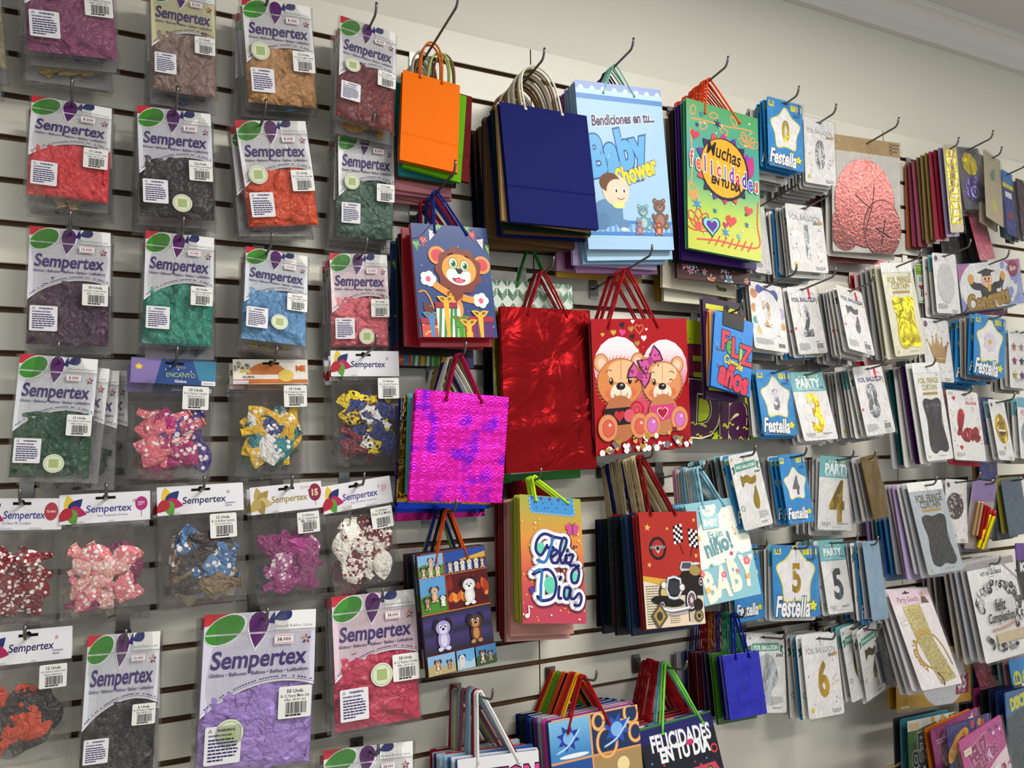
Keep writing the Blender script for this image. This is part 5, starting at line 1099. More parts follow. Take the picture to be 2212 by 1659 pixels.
def card_stack(q, d, short, label, base, artf, t, c, backs='', gap=.008, L=None, kw=None, hk=True, db=None, jit=1., names=None, hu=0.):
    """backs: string of w(hite) b(lue) s(ilver) c(lear) or list of (name, material)"""
    P = fit(q, d, db); white_card(P.m, P.w, P.h, label, base, artf, t, c, **(kw or {}))
    for k, b in enumerate(backs):
        bk = gap*(k+1)+.003
        if bk > d-.006: print('card stack too deep', short, k, len(backs)); break
        if isinstance(b, str): kind = {'w': 'white', 'b': 'blue', 's': 'silver', 'c': 'clear'}[b]; nm = BD[kind]
        else: nm, kind = b
        o = link('balloon_card', back_mesh(kind, rnd.randrange(12) if kind in BD else 0), None, behind(P, bk, jit))
        o.scale = (P.w/.09*rnd.uniform(.96, 1.02), 1, P.h/.17*rnd.uniform(.97, 1.06))
        tag(o, '%s %s behind the %s' % (nm, ORD[k+1], short), 'balloon pack', GC)
    if hk: hook(P.m @ Vector((hu, 0, -.035*P.h)), d, (L or d+.05), 'the '+short)
    return P
# ------------------------------------------------------------------ build
build_room(); make_balloons()
# ---- balloon packs, left.  (quad, depth, colours, short, label, code, tint, seal, extra, backs)
U12 = '12 Unds.'; I12 = 'Inflar: 28-30 cms'; I5 = 'Inflar: 13-15 cms'
PK = [
 ([(-185,-120),(8,-100),(12,160),(-178,140)], ['8a8466'], 'olive balloon pack at the left edge', 'pack of olive balloons cut by the left edge of the picture', None, (U12,'R-12 Fashion Oliva',I12), 'd8d4cc', None, '8.000', ['7a7464','a09a8a'], 0),
 ([(45,-142),(248,-112),(256,140),(45,113)], ['8a3a68'], 'mauve balloon pack', 'pack of mauve balloons in clear film, top left', None, (U12,'R-12 Fashion Purpura',I12), 'e3e1e4', (.30,.49), '8.000', ['6a4a90','a88a4c','b8b4b0','8a7440'], .03),
 ([(320,-42),(465,-14),(473,222),(322,199)], ['8a7068'], 'dusty beige balloon pack', 'pack of dusty beige balloons under a cream printed top', None, (U12,'R-12 Pastel Dusk Rosa',I12), 'd8cfa6', None, '8.000', ['20284c','7a7a84','1c2448','9a9288'], .008),
 ([(524,-6),(680,20),(684,240),(522,228)], ['c08c58'], 'sand balloon pack', 'pack of sand coloured balloons with a round green seal', None, (U12,'R-12 Pastel Mate Nude',I12), 'e3e1e4', (.22,.51), '8.000', ['5f8ab0','7a1f3c','8a8a90','5a1830'], .006),
 ([(733,31),(853,78),(857,290),(716,260)], ['6e1424'], 'dark red balloon pack', 'pack of dark red balloons, topmost beside the orange gift bag', None, (U12,'R-12 Fashion Vino',I12), 'e3e1e4', (.24,.50), '8.000', ['a8742c','c08c48','b8b4b0','8a1c2c'], .006),
 ([(62,204),(243,238),(244,447),(50,426)], ['e0343c'], 'coral red balloon pack', 'pack of coral red balloons with a warning label', None, (U12,'R-12 Fashion Coral Tropical',I12), 'e3e1e4', None, '8.000', ['b09878','16161c','9a7a5c'], .008),
 ([(297,226),(461,252),(468,482),(289,476)], ['15171c'], 'black balloon pack', 'pack of black balloons with a green seal, below the beige pack', None, (U12,'R-12 Fashion Azul Naval',I12), 'dcdce6', (.55,.86), '8.000', ['c02c2c','8a7a7a','b8b4b0'], .008),
 ([(512,260),(668,264),(690,492),(522,500)], ['d8481c'], 'orange balloon pack', 'pack of bright orange balloons under the sand coloured pack', None, (U12,'R-12 Fashion Naranja',I12), 'e3e1e4', (.22,.51), '8.000', ['7a1c4c','5a4a8c','8a8a90','9a9aa0'], .008),
 ([(732,279),(855,294),(850,528),(715,515)], ['4f6e5c'], 'sage green balloon pack', 'pack of sage green balloons beside the orange gift bag', None, (U12,'R-12 Pastel Dusk Verde',I12), 'e3e1e4', (.24,.48), '8.000', ['c83c44','8a8a90','9a3a4c','7a2a4a'], .008),
 ([(58,492),(240,501),(245,762),(49,747)], ['43203c'], 'deep purple balloon pack', 'large pack of deep purple balloons with fifty unit label', None, ('50 Unds','R-5 Fashion Orquidea Morada',I5), 'dedbe4', None, '13.000', ['5a4070','5a4070'], .008),
 ([(308,497),(458,516),(472,758),(301,750)], ['1f8a74'], 'teal balloon pack', 'pack of teal green balloons in the left half', None, ('50 Unds.','R-5 Fashion Aguamarina',I5), 'dedfe4', None, '13.000', ['2a2a3a','b0aeb4'], .008),
 ([(525,528),(664,560),(668,752),(516,742)], ['5a94c4'], 'light blue balloon pack', 'pack of light blue balloons above the header pack of yellow balloons', None, ('50 Unds.','R-5 Pastel Mate Azul',I5), 'dce0e8', (.55,.79), '13.000', ['b8a844','8a8a90','c8c4a0'], .008),
 ([(709,548),(839,550),(843,757),(708,755)], ['e0707c'], 'pink balloon pack', 'pack of pink balloons left of the lion gift bag', None, ('50 Unds.','R-5 Fashion Rosado',I5), 'ecd4da', (.57,.86), '13.000', ['8a8a90','c84830','9a9aa0'], .01),
 ([(38,768),(212,774),(203,1046),(10,1036)], ['0f4a2c'], 'dark green balloon pack', 'pack of dark green balloons above the header card packs', None, (U12,'R-12 Fashion Verde Trebol',I12), 'dfe0e6', (.54,.86), '8.000', ['12301f','163424','14301f'], .01),
 ([(176,1378),(338,1360),(348,1684),(170,1702)], ['14141a'], 'black six unit balloon pack', 'tall pack of black balloons labelled six units', None, ('6 Unds.','R-18 Fashion Negro','Inflar 44-48 cms'), 'dcdce4', None, '12.000', ['1a1a20','8a8a90','7a5a30'], .02),
 ([(425,1338),(676,1307),(690,1660),(419,1680)], ['9a7cc4'], 'big lilac balloon pack', 'biggest pack of lilac balloons at the bottom', None, ('50 Unds.','R-12 Pastel Mate Lila',I12), 'dcd8ea', (.27,.72), '38.000', ['9c9aa0','3f8f2c'], .015),
 ([(708,1288),(900,1274),(914,1555),(716,1596)], ['c0244c'], 'raspberry balloon pack', 'big pack of raspberry pink balloons beside the puppy panel bag', None, ('50 Unds.','R-12 Fashion Fucsia',I12), 'e6cdd8', (.53,.60), '38.000', ['c0303c','c83c4c','d89c3c'], .015),
 ([(682,1627),(890,1596),(900,1872),(690,1900)], ['b8b0d0'], 'cut off balloon pack', 'balloon pack under the raspberry one, only its printed top in view', None, (U12,'R-12 Fashion Blanco',I12), 'e4e4e6', None, '38.000', ['9c9aa0'], .015),
]
for i, (q, cols, short, label, _, code, tint, seal, price, backs, dx) in enumerate(PK):
    d = .085 if i != 13 else .095; P = fit(q, d, lean=.004); sm = code[0].startswith('50') and P.w < .19
    pouch_s(P.m, P.w, P.h, [c+':l' for c in cols], label, code, tint, seal=seal, price=price, seed=i+3, small=sm, n=15 if P.w < .19 else 20)
    for k, bc in enumerate(backs):
        bk = .0185*(k+1)
        if bk > d-.012: break
        mw = behind(P, bk, 1.2, dx=(.016 if i == 13 else .0)*(k+1)+rnd.uniform(-.004, .002), dz=rnd.uniform(-.012, -.002)-(.018 if i == 1 else 0)*(k > 0))
        nm = {'8': 'grey', 'b': 'pale', '9': 'grey'}.get(bc[0], 'coloured')
        pouch_s(mw, P.w*rnd.uniform(.97, 1.03), P.h*rnd.uniform(.98, 1.04), [bc+':l'], '%s %s behind the %s' % ('balloon pack', ORD[k+1], short), code, 'dcdadc', back=True, seed=40+i*5+k)
    hook(P.m @ Vector((-.02 if i in (3, 7, 11) else 0, 0, -.035*P.h)), d, d+(.045 if i not in (1, 2, 6) else .05), 'the '+short)
HK = [
 ([(274,776),(456,778),(467,1040),(280,1031)], ['e0707c:s','e0707c:s','a81c68:s','3a2a7c:s','e0707c:l','a81c68:l','a81c68:s','e0707c:s'], 'enc', 'flower print balloon pack', 'pack of flower printed pink balloons under a blue header card', ('10 Unds','R-12 Fashion Surtido','Infinity Encanto II'), ['9a2a3c','2c5a4a'], .76),
 ([(502,777),(664,777),(669,1021),(507,1029)], ['e0b010:l','e0b010:s','1c7a84:s','e0b010:s','e8e4e0:l','e0b010:l','24346c:s','e0b010:l','1c7a84:l'], 'min', 'yellow and teal balloon pack', 'pack of yellow and teal balloons under an orange header card', ('10 Unds.','R-12 Fashion Surtido','Infinity Fiesta'), ['2f7a3c','1c2c5c','dcdad0'], .80),
 ([(720,757),(860,760),(866,998),(711,1008)], ['e0c010:sk','24306c:l','7a1424:l','24306c:l','e0c010:sk','7a1424:sk','e8e8e4:sk'], 'soc', 'football print balloon pack', 'pack of yellow, navy and maroon football printed balloons', ('12 Globos','R-12 Surtido Tricolor','Infinity Balon'), ['b82c2c','dcdcd8','2f6a4c'], .80),
 ([(-52,1078),(128,1075),(127,1348),(-56,1356)], ['7a1020:s','7a1020:s','6a0c1c:s','8a1828:s'], 'amo', 'crimson heart print pack', 'pack of crimson balloons printed in white, at the left edge', None, ['5a1020'], .7),
 ([(129,1068),(319,1062),(330,1318),(125,1345)], ['e8a8a0:s','e07c84:s','e8a8a0:s','7a1c50:l','e07c84:s','e8a8a0:s'], 'pink', 'pale pink printed balloon pack', 'pack of pale pink triangle printed balloons under a white header', None, ['c8b898','2a2a30'], .7),
 ([(337,1054),(512,1043),(545,1292),(345,1316)], ['3a6898:s','7a6448:l','38302e:l','3a6898:l','7a6448:s','38302e:l','5a8ab8:s'], 'mix', 'blue and brown balloon pack', 'pack of blue, tan and dark brown balloons under white header', ('12 Unds.','R-12 Reflex Surtido','Feliz Dia Familia Bigote'), ['c8b898','20202a','2a4a68'], .74),
 ([(533,1058),(689,1035),(712,1286),(560,1304)], ['8a2868:l','8a2868:l','9a3478:l','a85a90:s','8a2868:l'], 'gold', 'magenta fifteen balloon pack', 'pack of magenta balloons with a gold lettered header card', ('12 Globos','R-12 Cumpleaños','Mis Quince'), ['1f5a74','c8a8b8'], .76),
 ([(692,1054),(835,1026),(876,1256),(722,1288)], ['e8e2d8:sr','e8e2d8:l','6a1020:s','e8e2d8:sr','6a1020:s','e8e2d8:sr','6a1020:s'], 'hearts', 'white and crimson heart pack', 'pack of white and crimson heart printed balloons', ('12 Globos','Feliz Dia Mama',' '), ['8a2c3c'], .78),
 ([(-42,1371),(148,1350),(156,1634),(-44,1662)], ['c83c14:l','18181c:l','c83c14:sk','2c2a2e:l','c83c14:l','18181c:l'], 'hal', 'orange and black balloon pack', 'pack of orange and black balloons in the bottom left corner', ('12 Unds','R-12 Fashion Surtido N-N','Happy Halloween'), ['8a8a90'], .80),
]
for i, (q, cols, kind, short, label, code, backs, lu) in enumerate(HK):
    d = .085; P = fit(q, d, lean=.004)
    pouch_h(P.m, P.w, P.h, cols, kind, label, code, seed=60+i, n=(14, 14, 16, 20, 20, 16, 18, 18, 14)[i], L=(.56, .54, .50, .50, .46, .60, .50, .50, .62)[i], v0=(.40, .42, .36, .40, .40, .36, .40, .34, .42)[i], hh=(.21, .215, .225, .25, .24, .24, .235, .25, .25)[i], lu=lu)
    for k, bc in enumerate(backs):
        mw = behind(P, .021*(k+1), 1.2, dx=rnd.uniform(-.006, .002), dz=rnd.uniform(-.010, 0))
        pouch_h(mw, P.w*rnd.uniform(.97, 1.02), P.h*1.01, [bc+':l'], kind, 'header card balloon pack %s behind the %s' % (ORD[k+1], short), back=True, seed=90+i*3+k, hh=.22)
    hook(P.m @ Vector((-.03*P.w if kind == 'soc' else 0, 0, -.040*P.h)), d, d+(.045 if i not in (2, 8) else .075), 'the '+short)
# ---- gift bags
ar = 'arch'
KR = '8a6a44'; KH = (ar, .0022, '8a6a48'); WH = (ar, .0022, 'e6dcc8')
bag_stack([(865,153),(989,186),(989,377),(865,347)], .115, 'orange paper bag', 'plain bright orange paper gift bag with paper cord handles', 'f07008', 'd85c00', None,
  [('lime green paper bag', '5fa80c', None, (ar, .002, 'b8c870'), (1.02, 1.0), None, (.020, -.012)), ('dark red paper bag', '6a1418', None, (ar, .002, '8a6a48'), (1.03, 1.0), None, (.034, -.005)), ('teal paper bag', '2f8a8c', None, (ar, .002, 'd8d0c0'), (.97, 1.03)), ('brown paper bag', '5a4028', None, KH, (1.05, 1.02)), ('pink paper bag', 'e09098', None, WH, (1.04, 1.1)), ('rose pink paper bag', 'dc8890', None, WH, (1.06, 1.12)), ('dusty pink paper bag', 'e2969c', None, WH, (1.03, 1.13)), ('pale pink paper bag', 'e69ea2', None, WH, (1.0, 1.15))], .0115, hp=(935, 93), L=.235, hd=(ar, .0022, 'd8702c'), uu=(.30, .68), jit=2.)
nb = '0c1458'; gn = '0c2418'
bag_stack([(1073,221),(1264,253),(1291,497),(1103,481)], .165, 'big navy paper bag', 'big plain navy blue paper gift bag with white cord handles', nb, '10184c', None,
  [(n, f, None, h, z) for n, f, h, z in [('kraft paper bag', 'b08a5c', KH, (1, .98)), ('dark green paper bag', gn, WH, (1.02, 1.)), ('brown kraft bag', '6a4e30', KH, (1.0, 1.02)), ('navy paper bag', nb, WH, (1.0, 1.02)), ('dark kraft bag', '5a4228', KH, (1.02, 1.03)), ('deep green paper bag', gn, KH, (1, 1.)), ('navy blue paper bag', nb, KH, (1.0, 1.02)), ('tan kraft bag', '7a5a38', WH, (1.0, 1.04)), ('forest green paper bag', '0c1c14', KH, (1.0, 1.0)), ('medium kraft bag', '6a4e30', KH, (1.0, 1.02)), ('blue black paper bag', '0c102c', KH, (1.0, 1.0))]], .0125, hp=(1157, 143), L=.19, hd=(ar, .0024, 'ece4d2'), uu=(.28, .70), jit=1.5)
bag_stack([(1240,175),(1424,195),(1453,542),(1267,538)], .15, 'baby shower bag', 'tall light blue Baby Shower gift bag with two toy bears', 'a4c6e4:g', '9ab8d8', a_baby,
  [('light blue gift bag', 'a8c8e0:g', None, ('line', .0016, '7ab8a8'), (1, 1.05)), ('powder blue gift bag', '8ab0d4:g', None, ('line', .0017, '2a2454'), (.97, 1.06)), ('lilac gift bag', 'b8a8d0:g', None, ('line', .0017, '2a2454'), (.98, 1.07)), ('mauve gift bag', '9a6a9c:g', None, ('line', .0017, '8a1c3c'), (.98, 1.09)), ('plum gift bag', '5a1c48:g', None, ('line', .0017, '8a1c3c'), (1, 1.06)), ('orchid pink gift bag', 'b884b0:g', None, ('line', .0017, '8a1c3c'), (1, 1.07)), ('mustard yellow gift bag', 'c8983c:g', None, ('line', .0017, '5a2a4c'), (1.0, 1.1)), ('wine red gift bag', '5a1428:g', None, ('line', .0017, '8a1c3c'), (.98, 1.0))], .0145, hp=(1325, 143), L=.215, hd=('line', .0016, '8ac8b4'), uu=(.31, .67), v=.06)
gg = grad([(0, 'b8c030'), (.12, 'a0c040'), (.35, '3f9a78'), (.6, '2f9490'), (.85, '48a070'), (1, '4a9a58')], -.30, 0)
bag_stack([(1477,213),(1631,257),(1644,568),(1485,536)], .15, 'green felicidades bag', 'green gift bag lettered Muchas felicidades with orange cords', gg, '4a9a70', a_muchas,
  [('green gift bag', '3f8f6c:g', None, ('line', .002, 'f0481c'), (.98, .98)), ('purple gift bag', '3f1c6c:g', None, ('line', .002, 'f0481c'), (1.03, 1.03)), ('black gift bag', '1c1c20:g', None, ('line', .002, 'f0481c'), (1.0, 1.04)), ('dark star printed gift bag', '4a2a2c:g', None, ('line', .002, 'f0481c'), (1.02, 1.12), a_stars), ('teal gift bag', '2f7f70:g', None, ('line', .002, 'f0481c'), (.95, 1.0)), ('cream gift bag', 'cfc4ae:g', None, ('line', .002, 'f0481c'), (1.02, 1.17), a_tuki), ('long cream gift bag', 'cdc6b2:g', None, ('line', .002, 'f0481c'), (1.02, 1.22), a_tuki), ('pale green gift bag', '4f8f78:g', None, ('line', .002, 'f0481c'), (1.0, 1.0)), ('mustard gift bag', '9a7c2c:g', None, ('line', .002, 'f0481c'), (1.1, 1.2))], .014, hp=(1531, 172), L=.205, hd=('line', .0024, 'f8501c'), uu=(.25, .73), v=.07)
bag_stack([(881,483),(1047,495),(1074,731),(909,730)], .13, 'lion gift bag', 'blue gift bag with a smiling cartoon lion behind presents', '23407c:g', 'a81c2c:g', a_lion,
  [('red gift bag', 'a8202c:g', None, ('line', .0022, 'a01c34'), (.93, 1.04)), ('bright red gift bag', '9a1c28:g', None, ('line', .0022, '20307c'), (1.02, 1.05)), ('dark brown gift bag', '2a1418:g', None, ('line', .0022, 'a01c34'), (1.0, 1.02)), ('black gift bag with red cords', '20141a:g', None, ('line', .0022, 'a01c34'), (1.0, 1.05)), ('second lion printed gift bag', '23407c:g', None, ('line', .0022, '20307c'), (1.1, 1.12), a_lion)], .0195, hp=(943, 412), L=.215, hd=('rope', .0022, '1f2c7c'), uu=(.30, .72), v=.07, jit=1.6)
bag_stack([(1080,661),(1274,673),(1284,1010),(1089,1024)], .10, 'red foil gift bag', 'large shiny red foil gift bag with crumpled front', '840c10:f', '700c10:f', None,
  [('white gift bag', 'dcdcd4:g', None, ('rope', .002, 'e0e0dc'), (.96, 1.0)), ('gold foil gift bag', 'a88a20:f', None, ('rope', .002, '8a1c24'), (1.03, 1.0)), ('green chevron gift bag', 'd8e0d4:g', None, ('rope', .002, '2f7a34'), (.9, 1.0), a_green_geo, (-.01, .07)), ('bright green gift bag', '2f8a2c:g', None, ('rope', .002, '2f7a34'), (.9, 1.05)), ('dark foil gift bag', '1c1a20:f', None, ('rope', .002, 'e0e0dc'), (1.05, 1.0))], .013, hp=(1172, 588), L=.135, hd=('rope', .0022, '9a1420'), uu=(.30, .73), v=.04, wob=.0022)
bag_stack([(899,843),(1095,855),(1083,1089),(881,1078)], .15, 'magenta foil gift bag', 'holographic magenta foil gift bag embossed with swirls', 'ff2cc0:h', 'c01c8c:h', None,
  [('red foil gift bag', 'b01c20:f', None, ('line', .0022, '8a6a44'), (1.0, .98)), ('sky blue paper gift bag', '5aa8b8', None, ('line', .0022, 'd8d4cc'), (1.03, .92)), ('gold embossed foil bag', 'a8842c:hd', None, ('line', .0022, 'e0dcd4'), (1.03, .98)), ('royal blue foil bag', '1c3cb0:f', None, ('line', .0022, '24286c'), (1.0, 1.03)), ('silver dotted foil bag', 'a0a4b0:hd', None, ('line', .0022, 'b09470'), (1.02, .98)), ('navy foil bag', '1c2c8c:f', None, ('line', .0022, 'a8843c'), (1.0, 1.05)), ('purple magenta foil bag', 'a01c6c:f', None, ('line', .0022, 'e0dcd4'), (1.0, 1.1))], .017, hp=(990, 768), L=.175, hd=('line', .0028, '9a1440'), uu=(.31, .70), v=.07, wob=.0012)
bag_stack([(1275,694),(1475,684),(1494,969),(1283,981)], .13, 'teddy bear gift bag', 'red gift bag with two cuddling teddy bears and hearts', 'a81018:g', '901420:g', a_teddy,
  [('second red gift bag', 'b01820:g', None, ('rope', .002, '9a1420'), (.99, .99)), ('third red gift bag', 'a01820:g', None, ('rope', .002, '9a1420'), (.98, .99))], .03, hp=(1347, 583), L=.225, hd=('rope', .0026, '9a141c'), uu=(.17, .68), v=.06)
def die_handle(P, lbl=None): pass
Pd = fit([(1470,696),(1612,700),(1631,954),(1491,943)], .07)
def black_grip(A): A.rect(.2, -.12, .5, .0, '18181c:g')
gift_bag(Pd, Pd.m, 'lime yellow gift bag lettered Día behind the small blue bag', 'b4c41c:g', 'a0b018:g', a_dia, hd=None, ap=(0, .04))
g2 = fit([(1513,643),(1594,656),(1609,873),(1522,862)], .125)
gift_bag(g2, g2.m, 'purple and yellow gift bag between the lime and blue ones', '34143c:g', '34143c:g', lambda A: ([A.rect(.08, .06+i*.2, .9, .11+i*.2, 'c8c830:g') for i in range(5)], A.txt('Día', .5, .5, .7, 'c8c830:g', bold=.05)), hd=None, ap=(0, .04))
g3 = fit([(1528,668),(1606,688),(1612,850),(1530,832)], .137)
gift_bag(g3, g3.m, 'orange edged gift bag right behind the small blue bag', 'd8842c:g', 'd8842c:g', None, hd=None, ap=(0, .04))
g4 = fit([(1540,670),(1624,699),(1617,859),(1533,834)], .150)
rt = gift_bag(g4, g4.m, 'small blue gift bag lettered Feliz Cumple años', '2a7cc8:g', '2468a8:g', a_feliz, hd=None, ap=(0, .04))
m = MB(); o_ = [(.20, .26), (.20, -.12), (.28, -.22), (.66, -.22), (.74, -.12), (.74, .26)]; i_ = [(.32, -.02), (.32, -.08), (.38, -.14), (.56, -.14), (.62, -.08), (.62, -.02)]
vs = [((u-.5)*g4.w, yy, -v*g4.w) for yy in (-.0075, -.0058) for u, v in o_+i_]; n = 6; fs = []
for b in (0, 12):
    for k in range(5): fs.append((b+k, b+k+1, b+6+k+1, b+6+k))
    fs.append((b, b+6, b+11, b+5))
for k in range(6): fs.append((k, (k+1) % 6, 12+(k+1) % 6, 12+k)); fs.append((6+k, 6+(k+1) % 6, 18+(k+1) % 6, 18+k))
m.add(vs, fs, '1a1a1e:g'); link('handle', m.mesh('die_cut_handle'), rt)
hook(g4.m @ Vector((0, 0, .14*g4.w)), .15, .165, 'the small blue gift bag')
bag_stack([(897,1200),(1042,1176),(1071,1429),(921,1464)], .12, 'puppy panel gift bag', 'gift bag printed with panels of cartoon puppies, orange cords', '2c1c28:g', '14141a:g', a_panels,
  [('second puppy panel bag', '2c1c28:g', None, ('line', .0018, '18181c'), (1.0, .95), lambda A: a_panels(A, 3)), ('black gift bag', '16161c:g', None, ('line', .0018, '20307c'), (1.0, .9)), ('dark red gift bag', '4a141c:g', None, ('line', .0018, '8aa83c'), (1.0, .9))], .024, hp=(968, 1102), L=.15, hd=('line', .0019, 'c84814'), uu=(.27, .73), v=.08)
gd = grad([(0, 'b8324c'), (.3, 'd0543c'), (.6, 'd88a2c'), (.85, 'b09c30'), (1, '9aa030')], -.22, 0)
bag_stack([(1115,1068),(1245,1079),(1270,1347),(1131,1347)], .14, 'Feliz Día gift bag', 'orange and red Feliz Día gift bag with lime cords', gd, 'b0a030:g', a_felizdia,
  [('lime edged gift bag', 'a0a030:g', None, ('line', .0022, 'b8e02c'), (.98, .98)), ('olive gift bag', '8c9030:g', None, ('line', .0022, '9a1c24'), (1.0, .97)), ('salmon pink gift bag', 'c88a80:g', None, ('rope', .002, '9a1c24'), (1.02, 1.08)), ('pale salmon gift bag', 'c08c84:g', None, ('rope', .002, '9a1c24'), (1.02, 1.13)), ('dark red gift bag', '7a1418:g', None, ('rope', .002, '8a1420'), (1.0, 1.14)), ('crimson gift bag', '8a181c:g', None, ('rope', .002, '8a1420'), (.98, 1.1)), ('wine gift bag', '641014:g', None, ('rope', .002, '8a1420'), (1.0, 1.12)), ('red gift bag', '90181c:g', None, ('rope', .002, '8a1420'), (1.0, 1.08))], .0145, hp=(1157, 1030), L=.15, hd=('line', .0028, 'b8e82c'), uu=(.26, .78), v=.04)
ro = lambda c: ('rope', .0024, c)
bag_stack([(1373,1108),(1498,1104),(1523,1347),(1396,1358)], .18, 'vintage car gift bag', 'red leather look gift bag with a silver vintage car', 'a82c22:g', '8a1418:g', a_car,
  [('red checked gift bag', '9a1c20:g', None, ro('c8b48a'), (1.0, 1.0)), ('navy gift bag', '14203c:g', None, ro('c8b48a'), (.98, 1.0)), ('navy patterned gift bag', '1c2c4c:g', None, ro('c8b48a'), (1.12, 1.06)), ('white edged gift bag', 'b8b4ac:g', None, ro('c8b48a'), (1.0, 1.0)), ('teal gift bag', '1f4a5c:g', None, ro('20246c'), (1.0, 1.0)), ('black gift bag', '16161a:g', None, ro('c8b48a'), (1.14, 1.06)), ('red gift bag', '8a1c20:g', None, ro('c8b48a'), (1.0, 1.0)), ('deep teal gift bag', '14404c:g', None, ro('b8a88a'), (1.0, 1.0)), ('grey glitter gift bag', '707478:q', None, ro('c8b48a'), (1.0, .98)), ('dark green gift bag', '10281f:g', None, ro('20246c'), (1.0, 1.0)), ('dark navy gift bag', '121c30:g', None, ro('c8b48a'), (1.15, 1.05)), ('black leather look bag', '141418:g', None, ro('c8b48a'), (1.1, 1.0))], .0128, hp=(1392, 985), L=.20, hd=('rope', .0028, '7a1418'), uu=(.20, .62), v=.02)
bag_stack([(1473,1090),(1597,1072),(1641,1282),(1522,1310)], .16, 'baby boy gift bag', 'pale blue gift bag with clouds reading niño and BABY', '8cbcc8:g', '84b4c0:g', a_nino,
  [('light blue gift bag', '88b8c8:g', None, ('rope', .0024, '8cb8c8'), (.98, .98)), ('sky blue gift bag', '6aa4c4:g', None, ('rope', .0024, 'c8c8c4'), (1.0, .95)), ('mid blue gift bag', '3f84ac:g', None, ('line', .004, '7aacc0'), (1.0, .9)), ('silver grey gift bag', '9aa0a8:g', None, ('rope', .0024, 'c8c8c4'), (1.0, 1.0)), ('pink gift bag', 'c89aa8:g', None, ('line', .004, 'c890a0'), (1.0, .95))], .017, hp=(1514, 1010), L=.17, hd=('rope', .0028, '8cc0d4'), uu=(.30, .66), v=.06)
bag_stack([(979,1643),(1157,1618),(1177,1850),(1000,1880)], .15, 'white gift bag with pink lettering', 'white gift bag with pink lettering at the bottom edge', 'dad8dc:g', '2c5a9c:g', a_ton,
  [('white paper gift bag', 'd4d4d8:g', None, ('line', .0024, 'a01c2c'), (1.05, 1)), ('blue gift bag', '2c5a9c:g', None, ('line', .0024, '8ab4cc'), (1.05, 1)), ('pale blue gift bag', '9cc0d8:g', None, ('line', .0024, '8ab4cc'), (1.1, 1)), ('red edged gift bag', 'b02c34:g', None, ('line', .0024, 'c88a98'), (1.0, 1)), ('sky gift bag', 'a8c8dc:g', None, ('line', .0024, '9a5a6c'), (1.05, 1)), ('light grey gift bag', 'b8c0c8:g', None, ('line', .0024, '8a9aa4'), (1.05, 1)), ('navy floral gift bag', '2c3a6c:g', None, ('line', .0024, 'd0c880'), (1.05, 1)), ('white and red gift bag', 'd8d4d4:g', None, ('line', .0024, 'a0b0b8'), (1.0, 1.03)), ('deep red gift bag', '8a1c28:g', None, ('line', .0024, 'a01c2c'), (1.0, 1.03))], .0145, hp=(1047, 1496), L=.175, hd=('line', .0028, 'e4e2e0'), uu=(.24, .74), v=.09)
bag_stack([(1177,1563),(1370,1519),(1398,1760),(1205,1810)], .15, 'ring panel gift bag', 'gift bag printed with four panels of rings and stars', '24407c:g', '24306c:g', a_runner,
  [('pink gift bag', 'b83c8c:g', None, ('line', .0022, 'e0a014'), (1.02, 1.0)), ('grey gift bag', '8a8894:g', None, ('line', .0022, '9a1c20'), (1.03, 1.02)), ('purple gift bag', '5a2c74:g', None, ('line', .0022, 'c8401c'), (1.05, 1.03)), ('black gift bag', '1a181e:g', None, ('line', .0022, '18181c'), (1.03, 1.08)), ('blue gift bag', '24508c:g', None, ('line', .0022, 'c8401c'), (1.0, 1.1)), ('dark blue gift bag', '1c2c6c:g', None, ('line', .0022, '5a8a1c'), (1.0, 1.1)), ('navy gift bag', '14205c:g', None, ('line', .0022, '5a8a1c'), (1.0, 1.12)), ('dark green gift bag', '1c3a34:g', None, ('line', .0022, 'c8a01c'), (1.02, 1.12)), ('midnight blue gift bag', '141c4c:g', None, ('line', .0022, 'a01c18'), (1.02, 1.1))], .0145, hp=(1262, 1462), L=.185, hd=('line', .0026, 'a0141c'), uu=(.20, .66), v=.12)
bag_stack([(1375,1575),(1528,1536),(1583,1740),(1420,1800)], .15, 'black felicidades bag', 'black gift bag with silver FELICIDADES EN TU DÍA lettering', '1c1c26:g', '141418:g', a_felicid,
  [('geometric print gift bag', '2c4c8c:g', None, ('rope', .0022, '6aa8b8'), (1.0, 1.04), lambda A: [A.shp(circ(14) if i % 2 else star(3, .5), .1+.2*i, .02+.02*(i % 2), .1, ('d8c8a0', '2f8a90', 'd88a3c', '1c2c5c', 'd8d0c0')[i]+':g') for i in range(5)]), ('red gift bag', '8a1420:g', None, ('rope', .0022, 'a0141c'), (1.0, 1.05)), ('crimson gift bag', '7a1018:g', None, ('rope', .0022, 'a0141c'), (1.0, 1.05)), ('ruby gift bag', '901420:g', None, ('rope', .0022, 'a0141c'), (1.02, 1.05)), ('dark gift bag', '1c1416:g', None, ('rope', .0022, '8a1018'), (1.0, 1.05)), ('black red corded bag', '18141a:g', None, ('rope', .0022, '8a1018'), (1.0, 1.05))], .0175, hp=(1456, 1432), L=.18, hd=('rope', .0024, '7ad048'), uu=(.30, .86), v=.10)
